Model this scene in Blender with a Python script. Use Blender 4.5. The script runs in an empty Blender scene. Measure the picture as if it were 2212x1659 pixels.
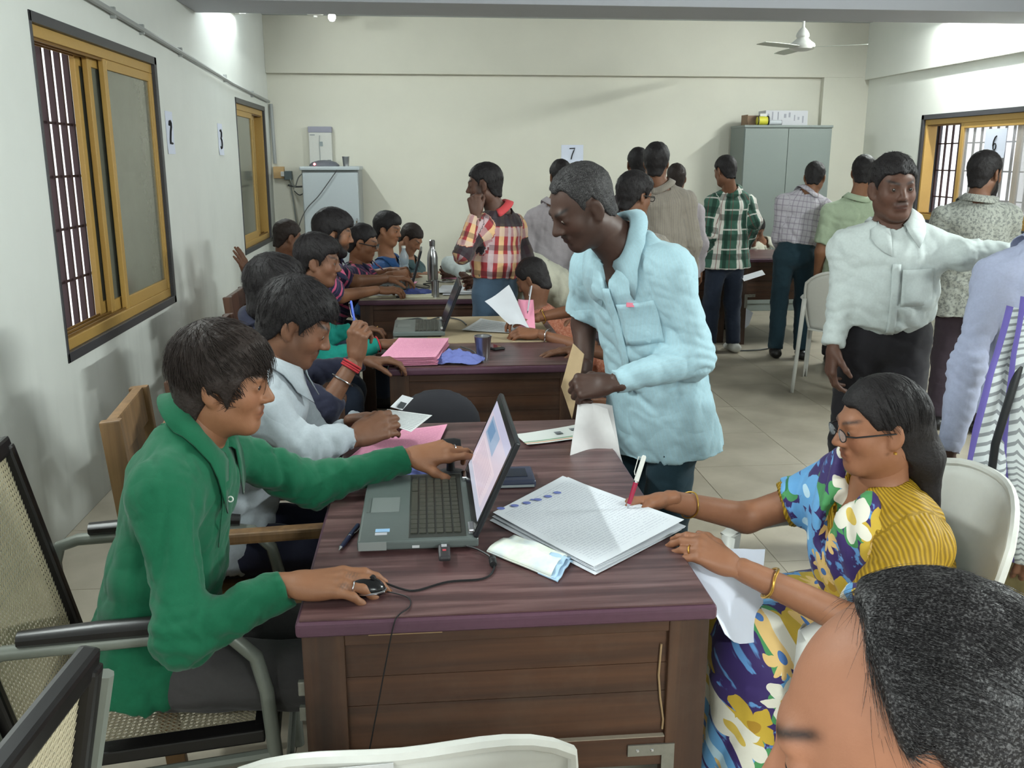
import bpy, bmesh, math, random
import numpy as np
from mathutils import Vector, Matrix

# ------------------------------------------------------------------ camera, world, exposure
SC = bpy.context.scene
COL = SC.collection
FPX = 2000.0
TH = math.atan(484.5 / FPX)
PS = math.atan(191 * math.cos(TH) / FPX)
CH = 1.6
cR = np.array((math.cos(PS), -math.sin(PS), 0.0))
cF = np.array((math.sin(PS) * math.cos(TH), math.cos(PS) * math.cos(TH), -math.sin(TH)))
cU = np.array((math.sin(PS) * math.sin(TH), math.cos(PS) * math.sin(TH), math.cos(TH)))
cam_d = bpy.data.cameras.new('camera')
cam_d.sensor_width = 36.0
cam_d.lens = FPX / 2212 * 36.0
cam_d.clip_start = 0.02
cam = bpy.data.objects.new('camera', cam_d)
COL.objects.link(cam)
cam.matrix_world = Matrix(((cR[0], cU[0], -cF[0], 0), (cR[1], cU[1], -cF[1], 0), (cR[2], cU[2], -cF[2], CH), (0, 0, 0, 1)))
SC.camera = cam

SC.view_settings.view_transform = 'Standard'
SC.view_settings.look = 'None'
SC.view_settings.gamma = 1.0
SC.view_settings.use_curve_mapping = False
SC.view_settings.exposure = 0.38
SC.cycles.max_bounces = 5
SC.cycles.diffuse_bounces = 3
SC.cycles.glossy_bounces = 2
SC.cycles.transmission_bounces = 3
SC.cycles.transparent_max_bounces = 8
SC.cycles.caustics_reflective = False
SC.cycles.caustics_refractive = False

world = bpy.data.worlds.new('daylight')
SC.world = world
world.use_nodes = True
_bg = world.node_tree.nodes.get('Background') or world.node_tree.nodes.new('ShaderNodeBackground')
_bg.inputs['Color'].default_value = (0.93, 0.96, 1.0, 1)
_bg.inputs['Strength'].default_value = 1.55

TUBE_POWER = 40.0      # watts of each fluorescent batten (lights are made in tube_light below)


def at(px, py, Y):
    """world point at depth Y that the photograph shows at pixel (px, py)"""
    d = cF + (px - 1106) / FPX * cR + (829.5 - py) / FPX * cU
    t = Y / d[1]
    return np.array((d[0] * t, Y, CH + d[2] * t))


def atz(px, py, z):
    d = cF + (px - 1106) / FPX * cR + (829.5 - py) / FPX * cU
    t = (z - CH) / d[2]
    return np.array((d[0] * t, d[1] * t, z))


def V3(*a):
    return np.array(a if len(a) > 1 else a[0], dtype=float)


def unit(v):
    v = np.asarray(v, float)
    return v / (np.linalg.norm(v) + 1e-12)


# ------------------------------------------------------------------ object helpers
def tag(o, label=None, cat=None, group=None, kind=None):
    if label: o['label'] = label
    if cat: o['category'] = cat
    if group: o['group'] = group
    if kind: o['kind'] = kind
    return o


def thing(name, label, cat, loc=(0, 0, 0), rotz=0.0, group=None):
    o = bpy.data.objects.new(name, None)
    o.empty_display_size = 0.1
    COL.objects.link(o)
    o.location = loc
    o.rotation_euler = (0, 0, rotz)
    return tag(o, label, cat, group)


def dup(root, loc=None, rotz=None, label=None, group=None):
    def cp(o, par):
        c = o.copy()
        COL.objects.link(c)
        c.parent = par
        for ch in list(o.children):
            cp(ch, c)
        return c
    r = cp(root, None)
    if loc is not None: r.location = loc
    if rotz is not None: r.rotation_euler = (0, 0, rotz)
    if label: r['label'] = label
    if group: r['group'] = group
    return r


def np_mesh(name, V, F, smooth=False):
    """mesh from arrays; F is a list of (n,4)/(n,3) index arrays"""
    me = bpy.data.meshes.new(name)
    if not isinstance(F, list): F = [F]
    F = [np.asarray(f, np.int32) for f in F if len(f)]
    nl = sum(f.size for f in F)
    npoly = sum(len(f) for f in F)
    me.vertices.add(len(V))
    me.vertices.foreach_set('co', np.asarray(V, np.float32).ravel())
    me.loops.add(nl)
    me.polygons.add(npoly)
    me.loops.foreach_set('vertex_index', np.concatenate([f.ravel() for f in F]))
    tot = np.concatenate([np.full(len(f), f.shape[1], np.int32) for f in F])
    me.polygons.foreach_set('loop_start', np.concatenate(([0], np.cumsum(tot)[:-1])).astype(np.int32))
    if smooth:
        me.polygons.foreach_set('use_smooth', np.ones(npoly, bool))
    me.update(calc_edges=True)
    me.validate()
    return me


class MB:
    """collects shapes, then links them as one mesh object"""
    def __init__(s):
        s.v = []; s.f = []

    def add(s, vs, fs):
        o = len(s.v)
        s.v.extend([tuple(float(c) for c in v) for v in vs])
        s.f.extend([tuple(i + o for i in f) for f in fs])
        return s

    def box(s, lo, hi, M=None):
        x0, y0, z0 = lo; x1, y1, z1 = hi
        vs = [(x0, y0, z0), (x1, y0, z0), (x1, y1, z0), (x0, y1, z0), (x0, y0, z1), (x1, y0, z1), (x1, y1, z1), (x0, y1, z1)]
        if M is not None: vs = [M @ Vector(v) for v in vs]
        return s.add(vs, [(0, 3, 2, 1), (4, 5, 6, 7), (0, 1, 5, 4), (1, 2, 6, 5), (2, 3, 7, 6), (3, 0, 4, 7)])

    def cbox(s, c, d, M=None):
        return s.box([c[i] - d[i] / 2 for i in range(3)], [c[i] + d[i] / 2 for i in range(3)], M)

    def bar(s, a, b, w, h, up=(0, 0, 1)):
        """box beam from a to b, w wide and h high"""
        a = V3(a); b = V3(b); d = unit(b - a); r = np.cross(d, V3(up))
        if np.linalg.norm(r) < 1e-4: r = np.cross(d, V3(1, 0, 0))
        r = unit(r); u = np.cross(r, d)
        vs = []
        for p in (a, b):
            for i, j in ((-1, -1), (1, -1), (1, 1), (-1, 1)):
                vs.append(p + r * w / 2 * i + u * h / 2 * j)
        return s.add(vs, [(0, 1, 2, 3), (7, 6, 5, 4), (0, 4, 5, 1), (1, 5, 6, 2), (2, 6, 7, 3), (3, 7, 4, 0)])

    def tube(s, pts, r, n=8, closed=False, flat=1.0):
        pts = [V3(p) for p in pts]; m = len(pts)
        rr = r if hasattr(r, '__len__') else [r] * m
        T = []
        for i in range(m):
            a = pts[i - 1] if (i > 0 or closed) else pts[i]
            b = pts[(i + 1) % m] if (i < m - 1 or closed) else pts[i]
            T.append(unit(b - a))
        up = V3(0, 0, 1) if abs(T[0][2]) < 0.9 else V3(1, 0, 0)
        nrm = unit(np.cross(np.cross(T[0], up), T[0]))
        vs = []
        for i in range(m):
            nrm = unit(nrm - T[i] * np.dot(nrm, T[i]))
            bi = np.cross(T[i], nrm)
            for k in range(n):
                a = 2 * math.pi * k / n
                vs.append(pts[i] + (nrm * math.cos(a) * flat + bi * math.sin(a)) * rr[i])
        fs = []
        for i in range(m if closed else m - 1):
            j = (i + 1) % m
            for k in range(n):
                l = (k + 1) % n
                fs.append((i * n + k, i * n + l, j * n + l, j * n + k))
        if not closed:
            fs.append(tuple(range(n - 1, -1, -1)))
            fs.append(tuple((m - 1) * n + k for k in range(n)))
        return s.add(vs, fs)

    def lathe(s, prof, n=24, o=(0, 0, 0), M=None):
        """profile of (r, z) turned about z"""
        vs = []; fs = []; m = len(prof)
        for r, z in prof:
            for k in range(n):
                a = 2 * math.pi * k / n
                p = Vector((r * math.cos(a), r * math.sin(a), z))
                if M is not None: p = M @ p
                vs.append((p[0] + o[0], p[1] + o[1], p[2] + o[2]))
        for i in range(m - 1):
            for k in range(n):
                l = (k + 1) % n
                fs.append((i * n + k, i * n + l, (i + 1) * n + l, (i + 1) * n + k))
        fs.append(tuple(range(n - 1, -1, -1)))
        fs.append(tuple((m - 1) * n + k for k in range(n)))
        return s.add(vs, fs)

    def prism(s, poly, h0, h1, M=None):
        n = len(poly)
        vs = [(x, y, h0) for x, y in poly] + [(x, y, h1) for x, y in poly]
        if M is not None: vs = [M @ Vector(v) for v in vs]
        fs = [tuple(range(n - 1, -1, -1)), tuple(range(n, 2 * n))]
        fs += [(i, (i + 1) % n, n + (i + 1) % n, n + i) for i in range(n)]
        return s.add(vs, fs)

    def sheet(s, P, t):
        """closed thin solid over a grid of points P[nu][nv] (thickness t along normals)"""
        P = np.asarray(P, float); nu, nv, _ = P.shape
        du = np.gradient(P, axis=0); dv = np.gradient(P, axis=1)
        N = np.cross(du, dv); N /= (np.linalg.norm(N, axis=2, keepdims=True) + 1e-9)
        A = (P + N * t / 2).reshape(-1, 3); B = (P - N * t / 2).reshape(-1, 3)
        vs = list(A) + list(B); o = nu * nv; fs = []
        ix = lambda i, j: i * nv + j
        for i in range(nu - 1):
            for j in range(nv - 1):
                fs.append((ix(i, j), ix(i + 1, j), ix(i + 1, j + 1), ix(i, j + 1)))
                fs.append((o + ix(i, j), o + ix(i, j + 1), o + ix(i + 1, j + 1), o + ix(i + 1, j)))
        for i in range(nu - 1):
            fs.append((ix(i, 0), o + ix(i, 0), o + ix(i + 1, 0), ix(i + 1, 0)))
            fs.append((ix(i, nv - 1), ix(i + 1, nv - 1), o + ix(i + 1, nv - 1), o + ix(i, nv - 1)))
        for j in range(nv - 1):
            fs.append((ix(0, j), ix(0, j + 1), o + ix(0, j + 1), o + ix(0, j)))
            fs.append((ix(nu - 1, j), o + ix(nu - 1, j), o + ix(nu - 1, j + 1), ix(nu - 1, j + 1)))
        return s.add(vs, fs)

    def mesh(s, name, mat, smooth=False, bevel=0.0, off=None, seg=2):
        me = bpy.data.meshes.new(name)
        vs = s.v if off is None else [(v[0] - off[0], v[1] - off[1], v[2] - off[2]) for v in s.v]
        me.from_pydata(vs, [], s.f)
        if bevel > 0:
            bm = bmesh.new(); bm.from_mesh(me)
            ed = [e for e in bm.edges if len(e.link_faces) == 2 and e.calc_face_angle(0) > 0.6]
            bmesh.ops.bevel(bm, geom=ed, offset=bevel, segments=seg, profile=0.6, affect='EDGES', clamp_overlap=True)
            bm.to_mesh(me); bm.free()
        if smooth:
            me.polygons.foreach_set('use_smooth', [True] * len(me.polygons))
            if smooth != 'all':
                try: me.set_sharp_from_angle(angle=0.7)
                except Exception: pass
        me.materials.append(mat)
        me.update()
        return me

    def build(s, name, mat, parent=None, smooth=False, bevel=0.0, off=None, seg=2):
        o = bpy.data.objects.new(name, s.mesh(name, mat, smooth, bevel, off, seg))
        COL.objects.link(o)
        if parent is not None: o.parent = parent
        return o


def link(name, me, parent=None, loc=None):
    o = bpy.data.objects.new(name, me)
    COL.objects.link(o)
    if parent is not None: o.parent = parent
    if loc is not None: o.location = loc
    return o


def struct(o, label=None):
    return tag(o, label=label, kind='structure')


# ------------------------------------------------------------------ materials
class NT:
    """small node-building helper"""
    def __init__(s, name):
        s.m = bpy.data.materials.new(name); s.m.use_nodes = True
        s.t = s.m.node_tree; s.b = s.t.nodes['Principled BSDF']

    def n(s, kind, **kw):
        nd = s.t.nodes.new(kind)
        for k, v in kw.items(): setattr(nd, k, v)
        return nd

    def put(s, sock, v):
        if hasattr(v, 'is_linked') or hasattr(v, 'links'): s.t.links.new(v, sock)
        elif hasattr(v, '__len__') and len(v) == 3 and sock.type == 'RGBA': sock.default_value = (*v, 1)
        else: sock.default_value = v

    def math(s, op, a, b=0.0, c=None, clamp=False):
        nd = s.n('ShaderNodeMath', operation=op); nd.use_clamp = clamp
        s.put(nd.inputs[0], a); s.put(nd.inputs[1], b)
        if c is not None: s.put(nd.inputs[2], c)
        return nd.outputs[0]

    def mix(s, f, a, b, mode='MIX'):
        nd = s.n('ShaderNodeMix', data_type='RGBA', blend_type=mode)
        s.put(nd.inputs[0], f); s.put(nd.inputs[6], a); s.put(nd.inputs[7], b)
        return nd.outputs[2]

    def obj(s):
        return s.n('ShaderNodeTexCoord').outputs['Object']

    def attr(s, name='pc'):
        return s.n('ShaderNodeAttribute', attribute_name=name)

    def xyz(s, vec):
        nd = s.n('ShaderNodeSeparateXYZ'); s.put(nd.inputs[0], vec); return nd.outputs

    def map(s, vec, scale=(1, 1, 1), loc=(0, 0, 0), rot=(0, 0, 0)):
        nd = s.n('ShaderNodeMapping'); s.put(nd.inputs[0], vec)
        nd.inputs['Scale'].default_value = scale; nd.inputs['Location'].default_value = loc; nd.inputs['Rotation'].default_value = rot
        return nd.outputs[0]

    def noise(s, vec, scale, detail=3.0, rough=0.55, dist=0.0):
        nd = s.n('ShaderNodeTexNoise'); s.put(nd.inputs['Vector'], vec)
        nd.inputs['Scale'].default_value = scale; nd.inputs['Detail'].default_value = detail
        nd.inputs['Roughness'].default_value = rough; nd.inputs['Distortion'].default_value = dist
        return nd.outputs[0]

    def ramp(s, f, stops, interp='LINEAR'):
        nd = s.n('ShaderNodeValToRGB'); s.put(nd.inputs[0], f); cr = nd.color_ramp; cr.interpolation = interp
        while len(cr.elements) < len(stops): cr.elements.new(0.5)
        for e, (p, c) in zip(cr.elements, stops):
            e.position = p; e.color = (*c, 1) if len(c) == 3 else c
        return nd.outputs[0]

    def step(s, v, edge, soft=0.02):
        nd = s.n('ShaderNodeMapRange'); nd.clamp = True
        s.put(nd.inputs[0], v); s.put(nd.inputs[1], edge); s.put(nd.inputs[2], s.math('ADD', edge, soft) if hasattr(edge, 'links') else edge + soft)
        return nd.outputs[0]

    def bump(s, h, strength=0.3, dist=0.01):
        nd = s.n('ShaderNodeBump'); s.put(nd.inputs['Height'], h)
        nd.inputs['Strength'].default_value = strength; nd.inputs['Distance'].default_value = dist
        s.t.links.new(nd.outputs[0], s.b.inputs['Normal'])

    def out(s, col=None, rough=None, metal=None, spec=None, **kw):
        if col is not None: s.put(s.b.inputs['Base Color'], col)
        if rough is not None: s.put(s.b.inputs['Roughness'], rough)
        if metal is not None: s.put(s.b.inputs['Metallic'], metal)
        if spec is not None: s.put(s.b.inputs['Specular IOR Level'], spec)
        for k, v in kw.items(): s.put(s.b.inputs[k.replace('_', ' ')], v)
        return s.m


def srgb(r, g, b):
    """sRGB 0-255 to linear"""
    f = lambda c: (c / 12.92 if c <= 0.04045 else ((c + 0.055) / 1.055) ** 2.4)
    return (f(r / 255), f(g / 255), f(b / 255))


def mul(c, k): return tuple(min(1.0, x * k) for x in c)


_plain = {}
def plain(name, col, rough=0.6, metal=0.0, spec=0.4, var=0.0, bump=0.0, scale=60, **kw):
    key = (name, col, rough, metal)
    if key in _plain: return _plain[key]
    t = NT(name)
    c = col
    if var > 0:
        c = t.mix(t.noise(t.obj(), scale, 4), mul(col, 1 - var), mul(col, 1 + var))
    if bump > 0: t.bump(t.noise(t.obj(), scale * 3, 3), bump, 0.003)
    _plain[key] = t.out(c, rough, metal, spec, **kw)
    return _plain[key]


def wall_mat(name, col, streak=0.0):
    t = NT(name); p = t.obj()
    n1 = t.noise(p, 2.5, 3, 0.6); n2 = t.noise(p, 40, 2)
    c = t.mix(n1, mul(col, 0.94), mul(col, 1.05))
    if streak:
        st = t.noise(t.map(p, (6, 6, 0.7)), 1.0, 2, 0.6)
        z = t.xyz(p)[2]
        low = t.math('SUBTRACT', 1.0, t.step(z, 0.3, 1.2))
        c = t.mix(t.math('MULTIPLY', t.step(st, 0.52, 0.2), t.math('MULTIPLY', low, streak)), c, mul(col, 0.72))
    t.bump(t.math('ADD', n2, t.noise(p, 9, 1)), 0.12, 0.004)
    return t.out(c, 0.62, 0, 0.35)


def wood_mat(name, c1, c2, c3, axis=0, scale=1.0, rough=0.35, stripes=True, dust=0.0, spec=0.5):
    t = NT(name); p = t.obj()
    sc = [26.0, 26.0, 26.0]; sc[axis] = 1.3
    n = t.noise(t.map(p, tuple(x * scale for x in sc)), 1.0, 4, 0.62, 0.4)
    n2 = t.noise(t.map(p, tuple(x * scale * 3.2 for x in sc)), 1.0, 4, 0.6)
    c = t.ramp(t.math('ADD', t.math('MULTIPLY', n, 0.75), t.math('MULTIPLY', n2, 0.25)), [(0.3, c1), (0.48, c2), (0.68, c3)])
    if dust:
        d = t.noise(p, 5, 6, 0.7)
        c = t.mix(t.math('MULTIPLY', t.step(d, 0.48, 0.25), dust), c, srgb(120, 108, 96))
    t.bump(n2, 0.05, 0.002)
    r = t.math('ADD', rough, t.math('MULTIPLY', t.noise(p, 14, 3), 0.12))
    return t.out(c, r, 0, spec)
# ------------------------------------------------------------------ implicit surfaces for bodies and cloth
def surf_nets(D, o, h):
    S = D < 0
    nx, ny, nz = D.shape
    cnt = np.zeros((nx - 1, ny - 1, nz - 1), np.int8)
    for i in (0, 1):
        for j in (0, 1):
            for k in (0, 1):
                cnt += S[i:nx - 1 + i, j:ny - 1 + j, k:nz - 1 + k]
    m = (cnt > 0) & (cnt < 8)
    ii = np.argwhere(m)
    if len(ii) == 0: return np.zeros((0, 3)), np.zeros((0, 4), np.int32)
    idx = np.full(m.shape, -1, np.int32); idx[m] = np.arange(len(ii))
    C = {}
    for i in (0, 1):
        for j in (0, 1):
            for k in (0, 1):
                C[i, j, k] = D[ii[:, 0] + i, ii[:, 1] + j, ii[:, 2] + k]
    pos = np.zeros((len(ii), 3)); w = np.zeros(len(ii))
    for ax in range(3):
        for u in (0, 1):
            for v in (0, 1):
                a = [u, v]; a.insert(ax, 0); b = [u, v]; b.insert(ax, 1)
                da = C[tuple(a)]; db = C[tuple(b)]
                cr = (da < 0) != (db < 0)
                t = np.where(cr, da / np.where(cr, da - db, 1), 0)
                q = np.array(a, float)[None, :] + t[:, None] * (np.array(b, float) - np.array(a, float))[None, :]
                pos += q * cr[:, None]; w += cr
    V = o + h * (ii + pos / w[:, None])
    F = []
    def quads(a, b, cells):
        e = np.argwhere(a != b)
        if len(e) == 0: return
        q = np.stack([c(e) for c in cells], 1)
        fl = ~a[e[:, 0], e[:, 1], e[:, 2]]
        q[fl] = q[fl][:, ::-1]
        F.append(q)
    g = lambda di, dj, dk: (lambda e: idx[e[:, 0] + di, e[:, 1] + dj, e[:, 2] + dk])
    quads(S[:-1, 1:-1, 1:-1], S[1:, 1:-1, 1:-1], [g(0, 0, 0), g(0, 1, 0), g(0, 1, 1), g(0, 0, 1)])
    quads(S[1:-1, :-1, 1:-1], S[1:-1, 1:, 1:-1], [g(0, 0, 0), g(0, 0, 1), g(1, 0, 1), g(1, 0, 0)])
    quads(S[1:-1, 1:-1, :-1], S[1:-1, 1:-1, 1:], [g(0, 0, 0), g(1, 0, 0), g(1, 1, 0), g(0, 1, 0)])
    F = np.concatenate(F) if F else np.zeros((0, 4), np.int32)
    return V, F[(F >= 0).all(1)]


class SF:
    """a field of smoothly joined cones and ellipsoids"""
    def __init__(s): s.p = []

    def cone(s, a, b, ra, rb, k=0.02, w=None, sc=1.0, op='u', fa=False, fb=False, g=0):
        a = V3(a); b = V3(b); ba = b - a; L2 = float(ba @ ba) + 1e-12; d = ba / math.sqrt(L2)
        if w is not None: w = unit(w)
        def fn(X, Y, Z):
            x = X - a[0]; y = Y - a[1]; z = Z - a[2]
            al = x * ba[0] + y * ba[1] + z * ba[2]
            t = np.clip(al / L2, 0, 1)
            x = x - t * ba[0]; y = y - t * ba[1]; z = z - t * ba[2]
            q = x * x + y * y + z * z
            if w is not None:
                lw = x * w[0] + y * w[1] + z * w[2]
                q = q - lw * lw * (1 - 1 / sc ** 2)
            r = np.sqrt(np.maximum(q, 1e-12)) - (ra + (rb - ra) * t)
            if fb: r = np.maximum(r, (al / math.sqrt(L2)) - math.sqrt(L2))
            if fa: r = np.maximum(r, -(al / math.sqrt(L2)))
            return r
        R = max(ra, rb) * max(1, sc)
        s.p.append((fn, np.minimum(a, b) - R, np.maximum(a, b) + R, op, k, g)); return s

    def ell(s, c, R, A=None, k=0.02, op='u', g=0):
        c = V3(c); A = np.eye(3) if A is None else np.asarray(A, float); R = V3(R)
        def fn(X, Y, Z):
            x = X - c[0]; y = Y - c[1]; z = Z - c[2]
            n2 = 0; m2 = 0
            for i in range(3):
                q = (x * A[0, i] + y * A[1, i] + z * A[2, i]) / R[i]
                n2 = n2 + q * q; m2 = m2 + (q / R[i]) ** 2
            k0 = np.sqrt(n2 + 1e-12); k1 = np.sqrt(m2 + 1e-12)
            return np.clip(k0 * (k0 - 1) / k1, -0.2, 0.3)
        e = np.sqrt(((A * R[None, :]) ** 2).sum(1))
        s.p.append((fn, c - e, c + e, op, k, g)); return s

    def fun(s, fn, lo, hi, op='i', k=0.0, g=0):
        s.p.append((fn, V3(lo), V3(hi), op, k, g)); return s

    def plane(s, pt, n, k=0.0):
        """keep the side the normal points away from"""
        pt = V3(pt); n = unit(n)
        s.p.append((lambda X, Y, Z: (X - pt[0]) * n[0] + (Y - pt[1]) * n[1] + (Z - pt[2]) * n[2], None, None, 'i', k, 0)); return s

    def bbox(s):
        lo = np.min([p[1] for p in s.p if p[3] == 'u'], 0); hi = np.max([p[2] for p in s.p if p[3] == 'u'], 0)
        return lo, hi

    @staticmethod
    def comb(D, d, op, k):
        if op == 'u':
            if k <= 0: return np.minimum(D, d)
            hh = np.maximum(k - np.abs(D - d), 0) / k
            return np.minimum(D, d) - hh * hh * k * 0.25
        if op == 's': d = -d
        if k <= 0: return np.maximum(D, d)
        hh = np.maximum(k - np.abs(D - d), 0) / k
        return np.maximum(D, d) + hh * hh * k * 0.25

    def at(s, P):
        X, Y, Z = P[:, 0], P[:, 1], P[:, 2]
        D = np.full(len(P), 0.5)
        for fn, lo, hi, op, k, g in s.p: D = s.comb(D, fn(X, Y, Z), op, k)
        return D

    def mesh(s, h, box=None, pad=0.02):
        lo, hi = box if box is not None else s.bbox()
        lo = V3(lo) - pad; hi = V3(hi) + pad
        n = np.maximum(np.ceil((hi - lo) / h).astype(int) + 1, 3)
        ax = [(lo[i] + h * np.arange(n[i])).astype(np.float32) for i in range(3)]
        D = np.full(n, 0.25, np.float32)
        for fn, l, u, op, k, g in s.p:
            if l is None: sl = [slice(0, n[i]) for i in range(3)]
            else:
                m = max(k, 0.0) + 3 * h + 0.005
                sl = []
                for i in range(3):
                    a = int(max(0, math.floor((l[i] - m - lo[i]) / h))); b = int(min(n[i], math.ceil((u[i] + m - lo[i]) / h) + 1))
                    sl.append(slice(a, b))
                if any(q.stop <= q.start for q in sl): continue
            X = ax[0][sl[0]][:, None, None]; Y = ax[1][sl[1]][None, :, None]; Z = ax[2][sl[2]][None, None, :]
            sl = tuple(sl)
            D[sl] = s.comb(D[sl], fn(X, Y, Z), op, k)
        return surf_nets(D, lo, h)


def vnormals(V, F):
    N = np.zeros_like(V)
    n = np.cross(V[F[:, 2]] - V[F[:, 0]], V[F[:, 3]] - V[F[:, 1]])
    for i in range(4): np.add.at(N, F[:, i], n)
    return N / (np.linalg.norm(N, axis=1, keepdims=True) + 1e-12)


_rng = np.random.RandomState(7)
_nk = [(unit(_rng.normal(size=3)), _rng.uniform(0, 6.28)) for _ in range(24)]
def snoise(P, f, seed=0):
    """cheap smooth noise in -1..1"""
    v = np.zeros(len(P))
    for i in range(7):
        d, ph = _nk[(i * 3 + seed) % 24]; e, p2 = _nk[(i * 5 + seed + 7) % 24]
        v += np.sin(P @ d * f * (0.7 + 0.17 * i) * 6.28 + ph + 1.6 * np.sin(P @ e * f * 4.1 + p2))
    return v / 4.0


def attr_vec(me, name, A):
    a = me.attributes.new(name, 'FLOAT_VECTOR', 'POINT'); a.data.foreach_set('vector', np.asarray(A, np.float32).ravel())


def attr_col(me, name, A):
    a = me.attributes.new(name, 'FLOAT_COLOR', 'POINT')
    A = np.concatenate([A, np.ones((len(A), 1))], 1); a.data.foreach_set('color', np.asarray(A, np.float32).ravel())


# ------------------------------------------------------------------ skin, hair and cloth materials
def skin_mat():
    t = NT('skin'); c = t.attr('col').outputs['Color']; p = t.obj()
    c = t.mix(t.noise(p, 55, 4), c, t.mix(1.0, c, (0.86, 0.82, 0.80), 'MULTIPLY'))
    t.bump(t.noise(p, 420, 3), 0.12, 0.002)
    return t.out(c, 0.52, 0, 0.35)
SKIN = skin_mat()


def hair_mat(name, c, grey=0.0, rough=0.58):
    t = NT(name); p = t.obj()
    n = t.noise(p, 160, 3)
    col = t.mix(n, mul(c, 0.6), mul(c, 1.5))
    if grey: col = t.mix(t.math('MULTIPLY', t.step(t.noise(t.map(p, (1, 1, 1)), 520, 2), 0.5, 0.12), grey), col, srgb(150, 148, 148))
    t.bump(n, 0.5, 0.004)
    return t.out(col, rough, 0, 0.22)
HAIR = hair_mat('black_hair', srgb(30, 27, 28))
HAIRB = hair_mat('brown_black_hair', srgb(40, 32, 29))
HAIRG = hair_mat('greying_hair', srgb(36, 34, 35), 0.22)
HAIRS = hair_mat('salt_pepper_hair', srgb(30, 28, 29), 0.24, 0.42)


def cloth(name, base, lines=(), weave=0.10, rough=0.85, mottled=0.0, mcol=None, sheen=0.1, bump=0.22):
    """woven cloth; lines = (axis 0 around / 1 along, period, start, width, colour, strength) in metres"""
    t = NT(name); a = t.attr('pc').outputs['Vector']; x = t.xyz(a); p = t.obj()
    c = t.mix(t.noise(p, 130, 3), mul(base, 1 - weave), mul(base, 1 + weave))
    if mottled: c = t.mix(t.math('MULTIPLY', t.step(t.noise(a, mottled, 5, 0.7), 0.5, 0.05), 0.85), c, mcol)
    for ax, per, st, wd, col, fac in lines:
        m = t.math('FLOORED_MODULO', t.math('ADD', x[ax], 10 * per - st), per)
        f = t.math('LESS_THAN', m, wd)
        c = t.mix(t.math('MULTIPLY', f, fac), c, col)
    cr = t.math('ABSOLUTE', t.math('SUBTRACT', t.noise(t.map(p, (1, 1, 0.8)), 5.0, 1.5, 0.4, 0.8), 0.5))
    cr2 = t.math('ABSOLUTE', t.math('SUBTRACT', t.noise(t.map(p, (0.8, 0.8, 1.3), (3.1, 1.7, 0.4)), 10, 1.5, 0.4, 0.6), 0.5))
    hgt = t.math('ADD', t.math('MULTIPLY', t.math('MINIMUM', t.math('MULTIPLY', cr, 5.0), 1.0), 1.0), t.math('MULTIPLY', t.math('MINIMUM', t.math('MULTIPLY', cr2, 5.0), 1.0), 0.4))
    t.bump(t.math('ADD', hgt, t.math('MULTIPLY', t.noise(p, 350, 2), 0.06)), bump, 0.016)
    return t.out(c, rough, 0, 0.25, Sheen_Weight=sheen)


# ------------------------------------------------------------------ the figure
def axes(yaw, pitch=0.0, roll=0.0):
    """columns right, forward, up; yaw 0 faces +Y, 90 faces +X; pitch > 0 looks down; roll > 0 tips to the right"""
    y = math.radians(yaw); p = math.radians(pitch); r = math.radians(roll)
    R = V3(math.cos(y), -math.sin(y), 0); Fh = V3(math.sin(y), math.cos(y), 0); U = V3(0, 0, 1)
    Fw = Fh * math.cos(p) - U * math.sin(p); Up = U * math.cos(p) + Fh * math.sin(p)
    R2 = R * math.cos(r) - Up * math.sin(r); Up2 = Up * math.cos(r) + R * math.sin(r)
    return np.stack([R2, Fw, Up2], 1)


def ik(a, c, l1, l2, pole):
    a = V3(a); c = V3(c); d = c - a; L = np.linalg.norm(d); mx = (l1 + l2) * 0.998
    if L > mx:
        k = L / mx; l1 *= k; l2 *= k
    x = (l1 * l1 - l2 * l2 + L * L) / (2 * L); hgt = math.sqrt(max(l1 * l1 - x * x, 1e-6)); u = d / L
    pl = V3(pole) - u * (V3(pole) @ u)
    return a + u * x + unit(pl) * hgt


CURL = {
    'flat': ([(4, 8, 4)] * 4, 4, (38, 8)), 'relax': ([(18, 28, 16), (24, 34, 18), (28, 38, 20), (30, 40, 20)], 3, (40, 18)),
    'grip': ([(55, 75, 40), (60, 80, 45), (62, 82, 45), (62, 80, 45)], 1, (30, 40)),
    'point': ([(8, 14, 8), (52, 80, 45), (60, 85, 45), (62, 85, 45)], 1, (25, 40)),
    'pen': ([(38, 50, 26), (46, 58, 32), (58, 72, 40), (64, 78, 40)], 1, (28, 30)),
    'pinch': ([(40, 36, 16), (34, 34, 18), (30, 34, 18), (26, 34, 18)], 3, (24, 14)),
    'mouse': ([(6, 22, 12), (8, 24, 14), (14, 28, 16), (16, 26, 14)], 3.5, (34, 14)),
    'type': ([(12, 38, 24), (14, 40, 26), (16, 40, 26), (16, 36, 22)], 4, (32, 16)),
    'reach': ([(-6, 22, 14), (8, 34, 20), (26, 46, 26), (34, 50, 28)], 5, (44, 12)),
    'fist': ([(70, 92, 55)] * 4, 0, (20, 50)),
}


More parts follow.
